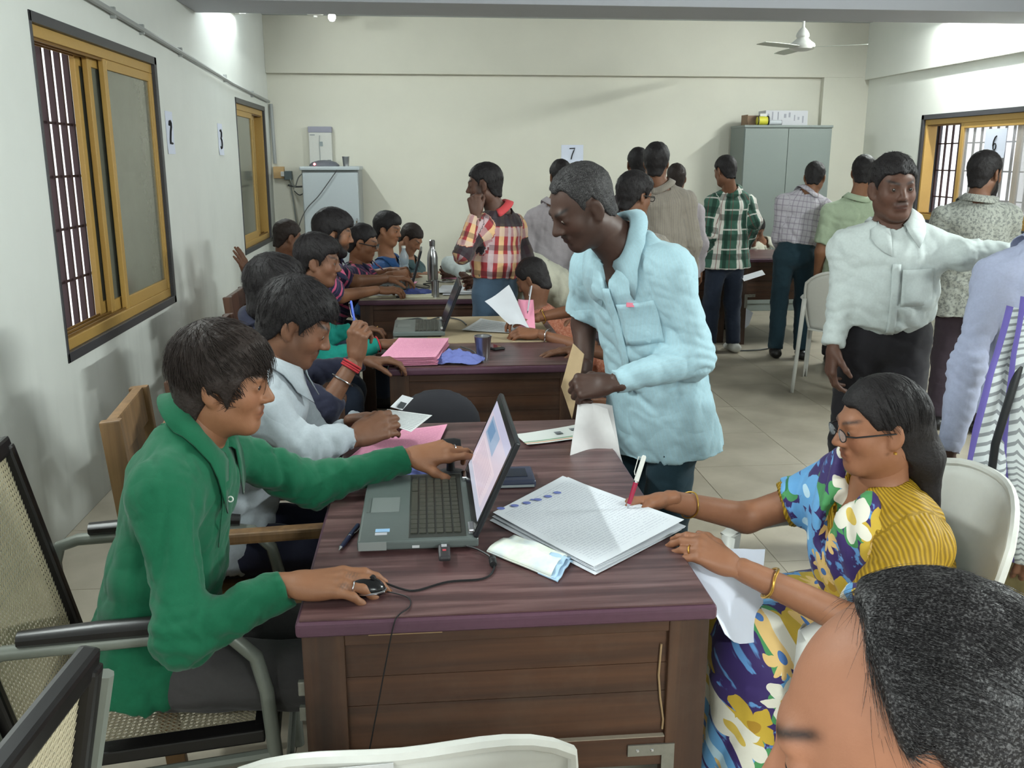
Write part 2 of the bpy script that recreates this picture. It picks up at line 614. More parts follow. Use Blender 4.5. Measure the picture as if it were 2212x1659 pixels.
def hand(F, wr, x, z, side, pose='relax', sc=1.0, g=0):
    """palm and five fingers; x along the fingers, z out of the back of the hand; side +1 right, -1 left; returns points"""
    x = unit(x); z = V3(z); z = unit(z - x * (z @ x)); y = np.cross(z, x) * side
    P = lambda a, b, c: wr + (x * a + y * b + z * c) * sc
    curls, spread, (tout, tflex) = CURL[pose] if isinstance(pose, str) else pose
    ys = (0.031, 0.0105, -0.0105, -0.0295); kx = (0.091, 0.095, 0.090, 0.082); kz = (0.002, 0.004, 0.002, -0.002)
    ln = ((0.041, 0.026, 0.021), (0.045, 0.029, 0.022), (0.042, 0.027, 0.021), (0.033, 0.021, 0.019))
    rd = ((0.0102, 0.0092, 0.0083, 0.0068), (0.0104, 0.0094, 0.0084, 0.007), (0.0098, 0.009, 0.008, 0.0066), (0.0088, 0.008, 0.0072, 0.006))
    F.cone(P(-0.03, 0, -0.002), P(0.018, 0, -0.002), 0.0205 * sc, 0.021 * sc, 0.014, w=y, sc=1.3, g=g)
    for i in range(4):
        F.cone(P(0.012, ys[i] * 0.55, -0.003), P(kx[i], ys[i], kz[i]), 0.0150 * sc, 0.0115 * sc, 0.012, g=g)
    F.ell(P(0.034, 0.026, -0.012), V3(0.03, 0.016, 0.013) * sc, np.stack([x, y, z], 1), 0.012, g=g)
    F.ell(P(0.045, -0.022, -0.010), V3(0.034, 0.014, 0.012) * sc, np.stack([x, y, z], 1), 0.012, g=g)
    out = {}
    for i in range(4):
        p = P(kx[i], ys[i], kz[i]); ang = 0.0; sp = math.radians((1.5 - i) * spread)
        d0 = x * math.cos(sp) + y * math.sin(sp)
        for j in range(3):
            ang += math.radians(curls[i][j])
            d = d0 * math.cos(ang) - z * math.sin(ang)
            q = p + d * ln[i][j] * sc
            F.cone(p, q, rd[i][j] * sc, rd[i][j + 1] * sc, 0.005 if j else 0.009, g=g)
            if i == 3 - 1 and j == 0: out['ring'] = (p * 0.45 + q * 0.55, d, rd[i][0] * sc)
            p = q
        out[i] = p; out[('d', i)] = d; out[('n', i)] = unit(np.cross(y * side, d)) if False else z * math.cos(ang) + d0 * math.sin(ang)
    p = P(0.022, 0.026, -0.008); a = math.radians(tout); fl = 0.0
    for j, (L, r0, r1) in enumerate(((0.040, 0.0145, 0.0115), (0.032, 0.0112, 0.0102), (0.026, 0.010, 0.0078))):
        a2 = a - math.radians(j * 14)
        d = unit(x * math.cos(a2) + y * math.sin(a2) - z * math.sin(math.radians(14 + fl)))
        q = p + d * L * sc; F.cone(p, q, r0 * sc, r1 * sc, 0.008, g=g); p = q; fl += tflex
    out['t'] = p
    return out


def head_prims(F, c, A, hs, fem=False, wide=1.0, nose=1.0):
    P = lambda x, y, z: c + A @ (V3(x * wide, y, z) * hs)
    e = lambda p, R, k=0.02, op='u', g=1: F.ell(P(*p), V3(R[0] * wide, R[1], R[2]) * hs, A, k, op, g)
    e((0, -0.014, 0.036), (0.074, 0.094, 0.083))
    e((0, 0.028, -0.022), (0.060, 0.064, 0.086), 0.03)
    F.cone(P(0, 0.018, -0.058), P(0, 0.066, -0.096), 0.048 * hs, 0.021 * hs, 0.03, w=A[:, 0], sc=1.08, g=1)
    for s in (-1, 1):
        e((s * 0.040, 0.050, -0.024), (0.022, 0.026, 0.026), 0.02)
        F.cone(P(s * 0.050, -0.002, -0.050), P(s * 0.022, 0.060, -0.092), 0.020 * hs, 0.016 * hs, 0.025, g=1)
    F.cone(P(-0.032, 0.081, 0.025), P(0.032, 0.081, 0.025), 0.011 * hs, 0.011 * hs, 0.018, g=1)
    for s in (-1, 1): e((s * 0.031, 0.098, 0.006), (0.017, 0.015, 0.011), 0.012, 's')
    for s in (-1, 1):
        F.ell(P(s * 0.031, 0.0765, 0.006), V3(0.0162, 0.0140, 0.0138) * hs, A, 0.004, g=1)
        F.ell(P(s * 0.0315, 0.096, 0.0045), V3(0.0128, 0.012, 0.0042) * hs, A, 0.003, 's', g=1)
    F.cone(P(0, 0.086, 0.014), P(0, 0.108 * (0.96 + 0.04 * nose), -0.024), 0.0075 * hs, 0.0115 * hs * nose, 0.012, g=1)
    for s in (-1, 1): e((s * 0.0125 * nose, 0.097, -0.029), (0.0085, 0.010, 0.008), 0.008)
    F.cone(P(-0.018, 0.086, -0.054), P(0.018, 0.086, -0.054), 0.0085 * hs, 0.0085 * hs, 0.008, g=1)
    F.cone(P(-0.015, 0.085, -0.066), P(0.015, 0.085, -0.066), 0.0085 * hs, 0.0085 * hs, 0.008, g=1)
    F.cone(P(-0.028, 0.093, -0.0605), P(0.028, 0.093, -0.0605), 0.0022 * hs, 0.0022 * hs, 0.004, op='s', g=1)
    for s in (-1, 1):
        B = A @ np.array(((math.cos(0.45), -math.sin(0.45) * s, 0), (math.sin(0.45) * s, math.cos(0.45), 0), (0, 0, 1)))
        F.ell(P(s * 0.079, -0.012, -0.004), V3(0.009, 0.020, 0.033) * hs, B, 0.008, g=1)
        F.ell(P(s * 0.090, -0.004, 0.002), V3(0.007, 0.011, 0.018) * hs, B, 0.006, 's', g=1)
        F.ell(P(s * 0.076, -0.004, -0.030), V3(0.008, 0.011, 0.011) * hs, B, 0.008, g=1)


def skin_cols(V, c, A, hs, skin, fem=False, beard=0.0, mous=0.0, brow=1.0, eyes=True, haircol=(0.012, 0.01, 0.01), stub=0.0):
    q = (V - c) @ A / hs
    col = np.tile(np.array(skin), (len(V), 1))
    x, y, z = np.abs(q[:, 0]), q[:, 1], q[:, 2]
    sm = lambda v, a, b: np.clip((v - a) / (b - a), 0, 1)
    hd = (np.linalg.norm(q, axis=1) < 0.17)
    def blend(m, c2):
        m = (m * hd)[:, None]; col[:] = col * (1 - m) + np.array(c2) * m
    fr = sm(y, 0.045, 0.06)
    ck = np.exp(-(((x - 0.04) / 0.025) ** 2 + ((z + 0.02) / 0.025) ** 2)) * fr
    blend(ck * 0.22, (skin[0] * 1.25, skin[1] * 0.95, skin[2] * 0.9))
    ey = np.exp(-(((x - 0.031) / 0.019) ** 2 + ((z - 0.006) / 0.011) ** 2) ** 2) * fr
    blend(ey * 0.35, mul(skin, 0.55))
    lip = np.exp(-((x / 0.024) ** 4 + ((z + 0.060) / 0.0125) ** 4)) * fr
    blend(lip * 0.8, (skin[0] * 0.75, skin[1] * 0.5, skin[2] * 0.5))
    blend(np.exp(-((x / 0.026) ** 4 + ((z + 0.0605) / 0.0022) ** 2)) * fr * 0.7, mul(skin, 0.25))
    bz = 0.0275 + 0.012 * (x - 0.015) / 0.04 - 6.0 * np.maximum(x - 0.04, 0) ** 2
    br = np.exp(-(((z - bz) / 0.0052) ** 2)) * sm(x, 0.008, 0.016) * (1 - sm(x, 0.046, 0.056)) * fr
    blend(br * 0.95 * brow, haircol)
    if mous: blend(np.exp(-((x / 0.031) ** 4 + ((z + 0.0435 + 0.10 * x) / 0.0075) ** 4)) * fr * mous, haircol)
    if beard or stub:
        bd = sm(-z, 0.035, 0.06) * sm(y, -0.02, 0.01) + sm(x, 0.045, 0.06) * sm(y, -0.005, 0.012) * (1 - sm(y, 0.03, 0.05)) * sm(-z, -0.02, 0.0)
        bd = np.clip(bd, 0, 1) * (1 - np.exp(-((x / 0.022) ** 4 + ((z + 0.061) / 0.009) ** 4)))
        blend(bd * max(beard, stub), haircol)
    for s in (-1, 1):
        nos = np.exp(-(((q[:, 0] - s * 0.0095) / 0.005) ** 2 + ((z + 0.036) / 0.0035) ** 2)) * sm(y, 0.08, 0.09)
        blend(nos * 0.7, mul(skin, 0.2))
    return col


EYEW = plain('eye_white', srgb(134, 124, 116), 0.4, spec=0.4)
EYED = plain('eye_iris', srgb(28, 18, 14), 0.15, spec=0.7)

STYLES = {  # hairline heights z at given y (head units), thickness, extra
    'short': ([-0.12, -0.07, -0.045, -0.02, -0.012, 0.012, 0.022, 0.030, 0.055, 0.085, 0.1], [-0.085, -0.080, -0.055, 0.012, 0.034, 0.030, -0.012, 0.022, 0.055, 0.066, 0.07], 0.013),
    'thick': ([-0.12, -0.07, -0.045, -0.02, -0.012, 0.012, 0.022, 0.030, 0.055, 0.085, 0.1], [-0.092, -0.090, -0.06, 0.006, 0.026, 0.022, -0.018, 0.012, 0.048, 0.058, 0.06], 0.022),
    'mop': ([-0.12, -0.07, -0.045, -0.02, -0.005, 0.012, 0.026, 0.036, 0.055, 0.085, 0.11], [-0.105, -0.105, -0.09, -0.03, 0.000, -0.006, -0.045, -0.01, 0.026, 0.042, 0.046], 0.022),
    'old': ([-0.12, -0.07, -0.045, -0.02, -0.012, 0.012, 0.022, 0.030, 0.045, 0.06, 0.1], [-0.075, -0.07, -0.045, 0.014, 0.034, 0.030, -0.010, 0.04, 0.086, 0.102, 0.118], 0.009),
    'recede': ([-0.12, -0.07, -0.045, -0.02, -0.012, 0.000, 0.006, 0.012, 0.018, 0.024, 0.1], [-0.075, -0.07, -0.045, 0.014, 0.032, 0.024, 0.03, 0.075, 0.108, 0.125, 0.15], 0.012),
    'woman': ([-0.12, -0.07, -0.045, -0.02, -0.005, 0.012, 0.03, 0.045, 0.06, 0.085, 0.1], [-0.11, -0.10, -0.075, -0.03, 0.004, 0.012, 0.010, 0.04, 0.060, 0.074, 0.078], 0.013),
    'cap': ([-0.12, -0.07, -0.045, -0.02, -0.012, 0.012, 0.022, 0.030, 0.055, 0.085, 0.1], [-0.04, -0.03, -0.01, 0.02, 0.034, 0.032, 0.03, 0.036, 0.05, 0.058, 0.06], 0.020),
}


def hair_field(F, c, A, hs, style, wide=1.0, thick=None):
    ys, zs, t = STYLES[style]
    if thick: t = thick
    P = lambda x, y, z: c + A @ (V3(x * wide, y, z) * hs)
    F.ell(P(0, -0.016, 0.038 + t * 0.25), V3((0.074 + t * 0.85) * wide, 0.094 + t, 0.083 + t) * hs, A, 0.0)
    F.cone(P(0, -0.045, -0.02), P(0, -0.05, -0.07), (0.058 + t * 0.5) * hs, (0.046 + t * 0.4) * hs, 0.02, w=A[:, 0], sc=1.05)
    if style in ('mop', 'thick'):
        F.ell(P(0, 0.045, 0.085), V3(0.06, 0.04, 0.026 + t * 0.4) * hs, A, 0.03)
    if style == 'mop':
        F.ell(P(0, -0.055, -0.06), V3(0.068, 0.052, 0.062) * hs, A, 0.03)
        for s in (-1, 1): F.ell(P(s * 0.066, 0.012, 0.005), V3(0.022, 0.045, 0.055) * hs, A, 0.02)
    lo = c - 0.22 * hs; hi = c + 0.22 * hs
    def keep(X, Y, Z):
        x = X - c[0]; y = Y - c[1]; z = Z - c[2]
        qx = (x * A[0, 0] + y * A[1, 0] + z * A[2, 0]) / hs
        qy = (x * A[0, 1] + y * A[1, 1] + z * A[2, 1]) / hs
        qz = (x * A[0, 2] + y * A[1, 2] + z * A[2, 2]) / hs
        zl = np.interp(qy, ys, zs) + 0.004 * np.sin(qx * 140) - (0.0 if style not in ('woman',) else 0.0)
        if style == 'old': zl = zl - 0.016 * np.exp(-(qx / 0.03) ** 2) * (qy > 0.03)
        return (zl - qz) * 0.6 * hs
    F.fun(keep, lo, hi, 'i', 0.006 if style != 'recede' else 0.022)
    return P


def comb_strands(V, N, c, A, hs, n, L, rad, seed, fwd=0.35, lift=0.05, part=None, droop=0.0, back=False):
    """thin three-sided hairs laid over the hair surface, combed away from the crown"""
    r = np.random.RandomState(seed)
    i = r.randint(0, len(V), n); p = V[i]; nn = N[i]
    q = (p - c) @ A / hs
    keepm = (q[:, 2] > -0.09) & ((q[:, 1] < 0.03) if part is not None else True); p, nn, q = p[keepm], nn[keepm], q[keepm]; n = len(p)
    crown = V3(0, -0.055, 0.115); d = q - crown
    d[:, 1] += fwd * np.where(q[:, 1] > -0.03, 1, 0) * 0.1
    if part is not None: d = np.stack([np.sign(q[:, 0] - part) * 0.5, -0.25 - 0 * q[:, 1], -0.75 + 0 * q[:, 0]], 1)
    if back: d = np.stack([0.25 * q[:, 0] / 0.08, -0.95 + 0 * q[:, 1], -0.12 + 0 * q[:, 0]], 1) * 0.15
    d = d + r.normal(0, 0.014, d.shape) - V3(0, 0, 0.02)
    d = d @ A.T
    d = d - nn * (d * nn).sum(1)[:, None]
    d /= (np.linalg.norm(d, axis=1)[:, None] + 1e-9)
    m = 6; ll = L * r.uniform(0.5, 1.15, n); pts = []
    ctr = c + A @ (V3(0, -0.014, 0.03) * hs); rl = np.linalg.norm(p - ctr, axis=1)
    lf = lift * r.uniform(-0.3, 1.0, n)
    wob = r.normal(0, 0.10, (n, 3))
    for k in range(m):
        t = k / (m - 1); s = p - nn * 0.001 + (d + wob * t) * (ll * t)[:, None]
        s = s + V3(0, 0, -1) * (droop * t * t * ll)[:, None]
        v = s - ctr; vl = np.linalg.norm(v, axis=1)
        f = rl * (1 + lf * t) / vl
        f = np.where(v[:, 2] < -0.05, 1.0, f) if droop else f
        pts.append(ctr + v * np.maximum(f, 0.6)[:, None])
    pts = np.stack(pts, 1)
    sd = np.cross(d, nn); Vs = []
    for k in range(m):
        w = rad * (1 - 0.75 * k / (m - 1)); Vs += [pts[:, k] + sd * w, pts[:, k] - sd * w, pts[:, k] + nn * w]
    Vs = np.stack(Vs, 1).reshape(-1, 3)
    base = (np.arange(n) * 3 * m)[:, None]; F = []
    for k in range(m - 1):
        for a, b in ((0, 1), (1, 2), (2, 0)):
            F.append(base + np.array([[k * 3 + a, k * 3 + b, k * 3 + 3 + b, k * 3 + 3 + a]]))
    return Vs, np.concatenate(F)


def sdf_obj(name, F, h, mat, root, off, box=None, disp=None, pc=None, cols=None, extra=None):
    V, Q = F.mesh(h, box)
    if len(V) == 0: return None
    N = vnormals(V, Q)
    if disp is not None: V = V + N * disp(V, N)[:, None]
    Fl = [Q]
    if extra is not None:
        ev, ef = extra(V, N); Fl = [np.concatenate([Q, ef + len(V)])]; V = np.concatenate([V, ev])
    me = np_mesh(name, V - off, Fl, True)
    if pc is not None: attr_vec(me, 'pc', pc(V))
    if cols is not None: attr_col(me, 'col', cols(V))
    me.materials.append(mat)
    o = link(name, me, root)
    return o


def bone_pc(bones):
    """pattern coordinates (around, along, bone) from the nearest bone"""
    def fn(V):
        best = np.full(len(V), 9.0); out = np.zeros((len(V), 3))
        for gi, (a, b, w, r, off, pen) in enumerate(bones):
            a = V3(a); b = V3(b); d = unit(b - a); L = np.linalg.norm(b - a); w = unit(w - d * (w @ d)); n = np.cross(d, w)
            q = V - a; al = q @ d; t = np.clip(al, 0, L); rr = np.linalg.norm(q - t[:, None] * d, axis=1) - pen
            ang = np.arctan2(q @ w, -(q @ n))
            m = rr < best
            best = np.where(m, rr, best)
            out[m] = np.stack([ang * r, al + off, np.full(len(V), gi * 1.0)], 1)[m]
        return out
    return fn


def person(label, hips, chest, head, yaw, s=1.0, cyaw=None, hrot=None, arm_r=None, arm_l=None, legs='sit', skin=(0.2, 0.1, 0.06),
           hair=('short', HAIR), shirt=None, pants=None, shoes=None, face=None, q=1.0, bulk=1.0, knees=None, feet=None, fem=False, strands=0,
           collar=True, belt=None, wide=1.0, hand_q=None, shw=0.165, sleeves=('long', 'long'), hem=0.12, tucked=False, neckw=0.054, group=None, belly=0.0, group_cols=None):
    """a figure from joint positions in world space; q scales mesh fineness (smaller is finer)"""
    hips = V3(hips); chest = V3(chest); head = V3(head); cyaw = yaw if cyaw is None else cyaw
    face = face or {}
    Ab = axes(yaw); Ac = axes(cyaw); hr = hrot or (cyaw, 0, 0); Ah = axes(*hr); hs = s * 0.94 * face.get('hsc', 1.0)
    up = unit(chest - hips)
    wR = Ac[:, 0] - up * (Ac[:, 0] @ up); wR = unit(wR); fw = unit(np.cross(up, wR))
    base = V3(hips[0], hips[1], 0.0)
    root = thing('person', label, 'person', tuple(base), 0, group)
    shR = chest + wR * shw * s - up * 0.022; shL = chest - wR * shw * s - up * 0.022
    nb = chest + up * 0.058 * s - fw * 0.008
    nk = head + Ah @ (V3(0, -0.022, -0.075) * hs)
    # legs
    hpR = hips + Ab[:, 0] * 0.082 * s - V3(0, 0, 0.03); hpL = hips - Ab[:, 0] * 0.082 * s - V3(0, 0, 0.03)
    if legs == 'sit':
        kR, kL = knees if knees is not None else (hpR + Ab[:, 1] * 0.42 * s + V3(0, 0, -0.02), hpL + Ab[:, 1] * 0.42 * s + V3(0, 0, -0.02))
        aR, aL = feet if feet is not None else (V3(kR[0], kR[1], 0.09) + Ab[:, 1] * 0.02, V3(kL[0], kL[1], 0.09) - Ab[:, 1] * 0.04)
    else:
        aR, aL = feet if feet is not None else (V3(hpR[0], hpR[1], 0.09) + Ab[:, 0] * 0.02 - Ab[:, 1] * 0.02, V3(hpL[0], hpL[1], 0.09) - Ab[:, 0] * 0.02 + Ab[:, 1] * 0.02)
        kR, kL = [ik(h_, a_, np.linalg.norm(h_ - a_) * 0.508, np.linalg.norm(h_ - a_) * 0.498, Ab[:, 1]) for h_, a_ in ((hpR, aR), (hpL, aL))]
    kR, kL, aR, aL = V3(kR), V3(kL), V3(aR), V3(aL)
    # arms
    J = {}
    for sd, sh, arm in ((1, shR, arm_r), (-1, shL, arm_l)):
        arm = arm or {}
        wr = V3(arm['w']) if 'w' in arm else sh + V3(0, 0, -0.52 * s) + wR * sd * 0.06 + Ab[:, 1] * 0.06
        el = V3(arm['e']) if 'e' in arm else ik(sh, wr, 0.285 * s, 0.25 * s, arm.get('pole', -Ac[:, 1] * 0.8 + V3(0, 0, -1) + wR * sd * 0.5))
        fd = unit(wr - el)
        J[sd] = (sh, el, wr, V3(arm.get('f', fd * 0.9 + V3(0, 0, -0.1))), V3(arm.get('n', wR * sd + Ac[:, 1] * 0.3)), arm.get('p', 'relax'))
    # ---- body: one surface of skin
    B = SF(); bl = bulk
    hips_w = hips + up * 0.02
    B.cone(hips_w, hips + (chest - hips) * 0.45, 0.095 * bl * s, 0.088 * bl * s, 0.04, w=wR, sc=1.45)
    B.cone(hips + (chest - hips) * 0.4, chest - up * 0.06, 0.09 * bl * s, 0.10 * bl * s, 0.04, w=wR, sc=1.4)
    B.cone(shL + wR * 0.02, shR - wR * 0.02, 0.046 * s, 0.046 * s, 0.05)
    B.cone(nb - up * 0.05, nk, neckw * 1.08 * s, neckw * 0.98 * s, 0.03)
    for sh in (shR, shL): B.cone(nb + up * 0.01, sh, 0.04 * s, 0.045 * s, 0.04)
    hands = {}
    for sd in (1, -1):
        sh, el, wr, f, n, p = J[sd]; k = bl ** 0.6 * (0.92 if fem else 1.0)
        B.cone(sh, el, 0.048 * k * s, 0.040 * k * s, 0.03, g=2)
        B.cone(el, wr + unit(el - wr) * 0.02, 0.041 * k * s, 0.027 * k * s, 0.02, g=2)
        H = SF(); hands[sd] = (hand(H, wr, f, n, sd, p, s * (0.94 if fem else 1.0) * arm_scale(arm_r if sd == 1 else arm_l)), H)
    for hp, kk, aa in ((hpR, kR, aR), (hpL, kL, aL)):
        B.cone(hp, kk, 0.075 * bl * s, 0.052 * s, 0.03); B.cone(kk, aa, 0.05 * s, 0.034 * s, 0.02)
    HB = SF(); head_prims(HB, head, Ah, hs, fem, wide, face.get('nose', 1.0))
    HB.cone(nb - up * 0.02, nk, neckw * 1.05 * s, neckw * 0.98 * s, 0.035, g=1)
    hh = 0.0062 * q; hm = (hand_q or 0.0040 * q)
    parts = [B.mesh(0.012 * max(q, 0.8), None)]
    parts.append(HB.mesh(hh, None, 0.012))
    for sd in (1, -1): parts.append(hands[sd][1].mesh(hm, None, 0.008))
    # keep only coarse faces outside the fine head box
    V0, F0 = parts[0]
    Vs = []; Fs = []; o = 0
    for V, F in parts:
        Vs.append(V); Fs.append(F + o); o += len(V)
    Vb = np.concatenate(Vs); Fb = np.concatenate(Fs)
    me = np_mesh('body', Vb - base, [Fb], True)
    fc = {k: v for k, v in face.items() if k in ('beard', 'mous', 'brow', 'stub')}
    cols = skin_cols(Vb, head, Ah, hs, skin, fem, **fc)
    for sd in (1, -1):
        pts = hands[sd][0]; tip = [pts[i] for i in (0, 1, 2, 3, 't')]
        for i in (0, 1, 2, 3):
            n_ = pts[('n', i)]; d_ = pts[('d', i)]
            cpos = pts[i] + n_ * 0.0055 * s; dd = Vb - cpos
            m = np.exp(-((dd @ d_ / 0.0075) ** 2 + ((dd * dd).sum(1) - (dd @ d_) ** 2) / 0.0052 ** 2) ** 2)[:, None] * 0.55
            cols = cols * (1 - m) + np.array((min(1, skin[0] * 1.7), skin[1] * 1.6, skin[2] * 1.6)) * m
    for mx, my, rx, ry in face.get('marks', ()):
        w_ = Vb - np.array((0, 0, CH)); dep = w_ @ cF; ux = 1106 + FPX * (w_ @ cR) / dep; uy = 829.5 - FPX * (w_ @ cU) / dep
        m = (np.exp(-(((ux - mx) / rx) ** 2 + ((uy - my) / ry) ** 2) ** 2) * (np.sin(ux * 0.9 + uy * 0.5) > -0.4) * 0.45)[:, None]
        cols = cols * (1 - m) + np.array((0.03, 0.035, 0.04)) * m
    attr_col(me, 'col', cols)
    me.materials.append(SKIN)
    body = link('body', me, root)
    # eyes
    if q <= 1.25 or face.get('eyes'):
        for sd in (-1, 1):
            c = head + Ah @ (V3(sd * 0.031, 0.0762, 0.0055) * hs); m = MB()
            M = Matrix(np.column_stack([Ah[:, 0], -Ah[:, 2], Ah[:, 1]]).tolist()).to_4x4()
            gz = face.get('gaze', (0, 0)); r = 0.0128 * hs
            m.lathe([(r * math.sin(a), -r * math.cos(a) * 1.0) for a in np.linspace(0.02, math.pi - 0.02, 9)], 12, c, M)
            e = m.build('eye', EYEW, root, True, off=base)
            g_ = unit(Ah @ V3(math.sin(math.radians(gz[0])), 1, -math.sin(math.radians(gz[1])))); m = MB()
            zz = unit(np.cross(g_, V3(0.3, 0.2, 1))); yy = np.cross(zz, g_)
            M2 = Matrix(np.column_stack([zz, yy, g_]).tolist()).to_4x4()
            m.lathe([(0.0062 * hs, 0.0), (0.0055 * hs, 0.0012), (0.003 * hs, 0.0020), (0.0003, 0.0022)], 12, c + g_ * r * 0.90, M2)
            m.build('iris', EYED, e, True, off=base)
    # hair
    if hair:
        HF = SF(); st, hm_ = hair[0], hair[1]
        PH = hair_field(HF, head, Ah, hs, st, wide, hair[2] if len(hair) > 2 else None)
        ex = None
        if strands:
            def ex(V, N, n=strands): return comb_strands(V, N, head, Ah, hs, n, face.get('sl', 0.06) * hs, face.get('sr', 0.0009), 3, face.get('sf', 0.35), face.get('slift', 0.05), face.get('part'), face.get('droop', 0.0), face.get('back', False))
        if face.get('hairfn'): face['hairfn'](HF, PH, Ah, hs)
        sdf_obj('hair', HF, hh * 0.95, hm_, root, base, disp=lambda V, N: (snoise((V - head) @ Ah * V3(1, 1, 0.35), 52, 2) * 0.0016 + snoise(V, 16, 5) * 0.0016) * hs * face.get('fuzz', 1.0), extra=ex)
    # trousers
    if pants:
        T = SF(); bl2 = bulk * (1.0 if tucked else 0.92)
        T.cone(hips - V3(0, 0, 0.02), hips + up * 0.11 * s, 0.112 * bl2 * s, 0.102 * bl2 * s, 0.03, w=wR, sc=1.42, fb=True)
        for hp, kk, aa in ((hpR, kR, aR), (hpL, kL, aL)):
            e_ = aa + unit(kk - aa) * 0.005
            T.cone(hp, kk, 0.086 * bl2 * s, 0.068 * s, 0.03, g=1); T.cone(kk, e_ + V3(0, 0, -0.02), 0.067 * s, 0.060 * s, 0.03, fb=True, g=2)
        tp = bone_pc([(hips - V3(0, 0, .1), hips + up * 0.1, Ab[:, 0], 0.14, 0.9, 0.1), (hpR, kR, Ab[:, 0], 0.08, 0, 0.08), (hpL, kL, Ab[:, 0], 0.08, 0, 0.08), (kR, aR, Ab[:, 0], 0.07, 0.4, 0.06), (kL, aL, Ab[:, 0], 0.07, 0.4, 0.06)])
        sdf_obj('trousers', T, 0.0115 * max(q, 0.75), pants, root, base, pc=tp,
                disp=lambda V, N: snoise(V * V3(1, 1, 0.6), 7, 4) * 0.004 + np.abs(snoise(V * V3(0.6, 0.6, 1.6), 9, 1)) * 0.004)
        if belt:
            BF = SF(); b0 = hips + up * 0.085 * s
            BF.cone(b0, b0 + up * 0.034, 0.108 * bl2 * s, 0.1075 * bl2 * s, 0, w=wR, sc=1.42, fa=True, fb=True)
            sdf_obj('belt', BF, 0.009 * max(q, 0.8), belt, root, base)
    if shoes:
        for aa in (aR, aL):
            S_ = SF(); fdir = Ab[:, 1]; a0 = V3(aa[0], aa[1], 0.0)
            S_.cone(a0 - fdir * 0.055 + V3(0, 0, 0.042), a0 + fdir * 0.12 + V3(0, 0, 0.030), 0.040, 0.030, 0.02, w=Ab[:, 0], sc=1.15)
            S_.cone(a0 + V3(0, 0, 0.05), a0 + V3(0, 0, 0.10), 0.042, 0.040, 0.03)
            S_.plane((0, 0, 0.002), (0, 0, -1))
            sdf_obj('shoe', S_, 0.011 * max(q, 0.8), shoes, root, base)
    # shirt
    SH = None
    if shirt:
        SH = SF(); bl = bulk
        w0 = hips + (chest - hips) * 0.42
        if tucked:
            SH.cone(hips + up * 0.075 * s, w0, 0.116 * bl * s, 0.118 * bl * s, 0.04, w=wR, sc=1.38, fa=True, g=0)
        else:
            hb = hips + (V3(0, 0, -1) * 0.8 - up * 0.2) * hem * s if legs != 'sit' else hips - up * min(hem, 0.05) * s
            SH.cone(hb, w0, 0.145 * bl * s, 0.112 * bl * s, 0.05, w=wR, sc=1.45, fa=True, g=0)
        if belly: SH.ell(hips + (chest - hips) * 0.3 + fw * 0.06, V3(0.15, 0.10, 0.17) * s * belly, np.stack([wR, fw, up], 1), 0.13)
        SH.cone(w0, chest - up * 0.055 * s, 0.108 * bl * s, 0.116 * bl * s, 0.05, w=wR, sc=1.44, g=0)
        SH.cone(shL + wR * 0.035 - up * 0.012, shR - wR * 0.035 - up * 0.012, 0.058 * s, 0.058 * s, 0.06, g=0)
        for sh in (shR, shL): SH.cone(nb + up * 0.012 * s, sh, 0.050 * s, 0.050 * s, 0.05, g=0)
        bones = [(hips - up * 0.2, chest, wR, 0.155, -0.2, 0.115 * bl)]
        bones[0] = (hips - up * 0.2, chest + up * 0.02, wR, 0.155, -0.2, 0.12 * bl)
        for sd in (1, -1):
            sh, el, wr, f, n, p = J[sd]; sl = sleeves[0] if sd == 1 else sleeves[1]
            kk = bl ** 0.6
            if sl == 'long':
                SH.cone(sh, el, 0.056 * kk * s, 0.053 * kk * s, 0.045, g=1)
                SH.cone(el, wr + unit(el - wr) * 0.012, 0.054 * kk * s, 0.038 * s, 0.03, fb=True, g=1)
            elif sl == 'roll':
                SH.cone(sh, el, 0.056 * kk * s, 0.053 * kk * s, 0.045, g=1)
                SH.cone(el, el + (wr - el) * 0.3, 0.054 * kk * s, 0.052 * s, 0.03, fb=True, g=1)
            elif sl == 'short':
                SH.cone(sh, sh + (el - sh) * 0.80, 0.064 * kk * s, 0.066 * kk * s, 0.045, fb=True, g=1)
            elif sl == 'cap':
                SH.cone(sh, sh + (el - sh) * 0.62, 0.060 * kk * s, 0.060 * kk * s, 0.045, fb=True, g=1)
            bones.append((sh, el, Ac[:, 1] + up * 0.3, 0.062, 0.3, 0.058)); bones.append((el, wr, Ac[:, 1] + up * 0.3, 0.05, 0.6, 0.048))
        ax = unit(nk - nb)
        SH.cone(nb + up * 0.012, nk + ax * 0.1, neckw * 1.16 * s, neckw * 1.5 * s, 0.012, op='s')
        if face.get('vneck'):
            SH.cone(nb + fw * 0.03 + up * 0.06, nb + fw * 0.12 - up * face['vneck'], 0.055 * s, 0.006, 0.012, op='s')
        pcs = bone_pc(bones)
        def disp(V, N):
            pc = pcs(V); d = snoise(V, 6, 3) * 0.0045 + snoise(V * V3(1, 1, 0.5), 13, 9) * 0.002
            d = d - 0.006 * np.maximum(0, 1 - np.abs(snoise(V * V3(1, 1, 0.75), 3.2, 11)) * 3.0) - 0.003 * np.maximum(0, 1 - np.abs(snoise(V * V3(0.8, 0.8, 1.2), 7.5, 15)) * 3.5)
            arm = (pc[:, 2] % 2 == 0) & (pc[:, 2] > 0); ua = (pc[:, 2] % 2 == 1)
            al = np.where(ua, pc[:, 1] - 0.3 - 0.285 * s, pc[:, 1] - 0.6)
            fold = np.abs(np.sin(al * 78 + 1.7 * np.sin(pc[:, 0] * 30 + al * 12) + pc[:, 0] * 14))
            d = d + np.where(arm | ua, (0.0055 * np.exp(-(al / 0.09) ** 2) + 0.0012) * (fold - 0.5), 0)
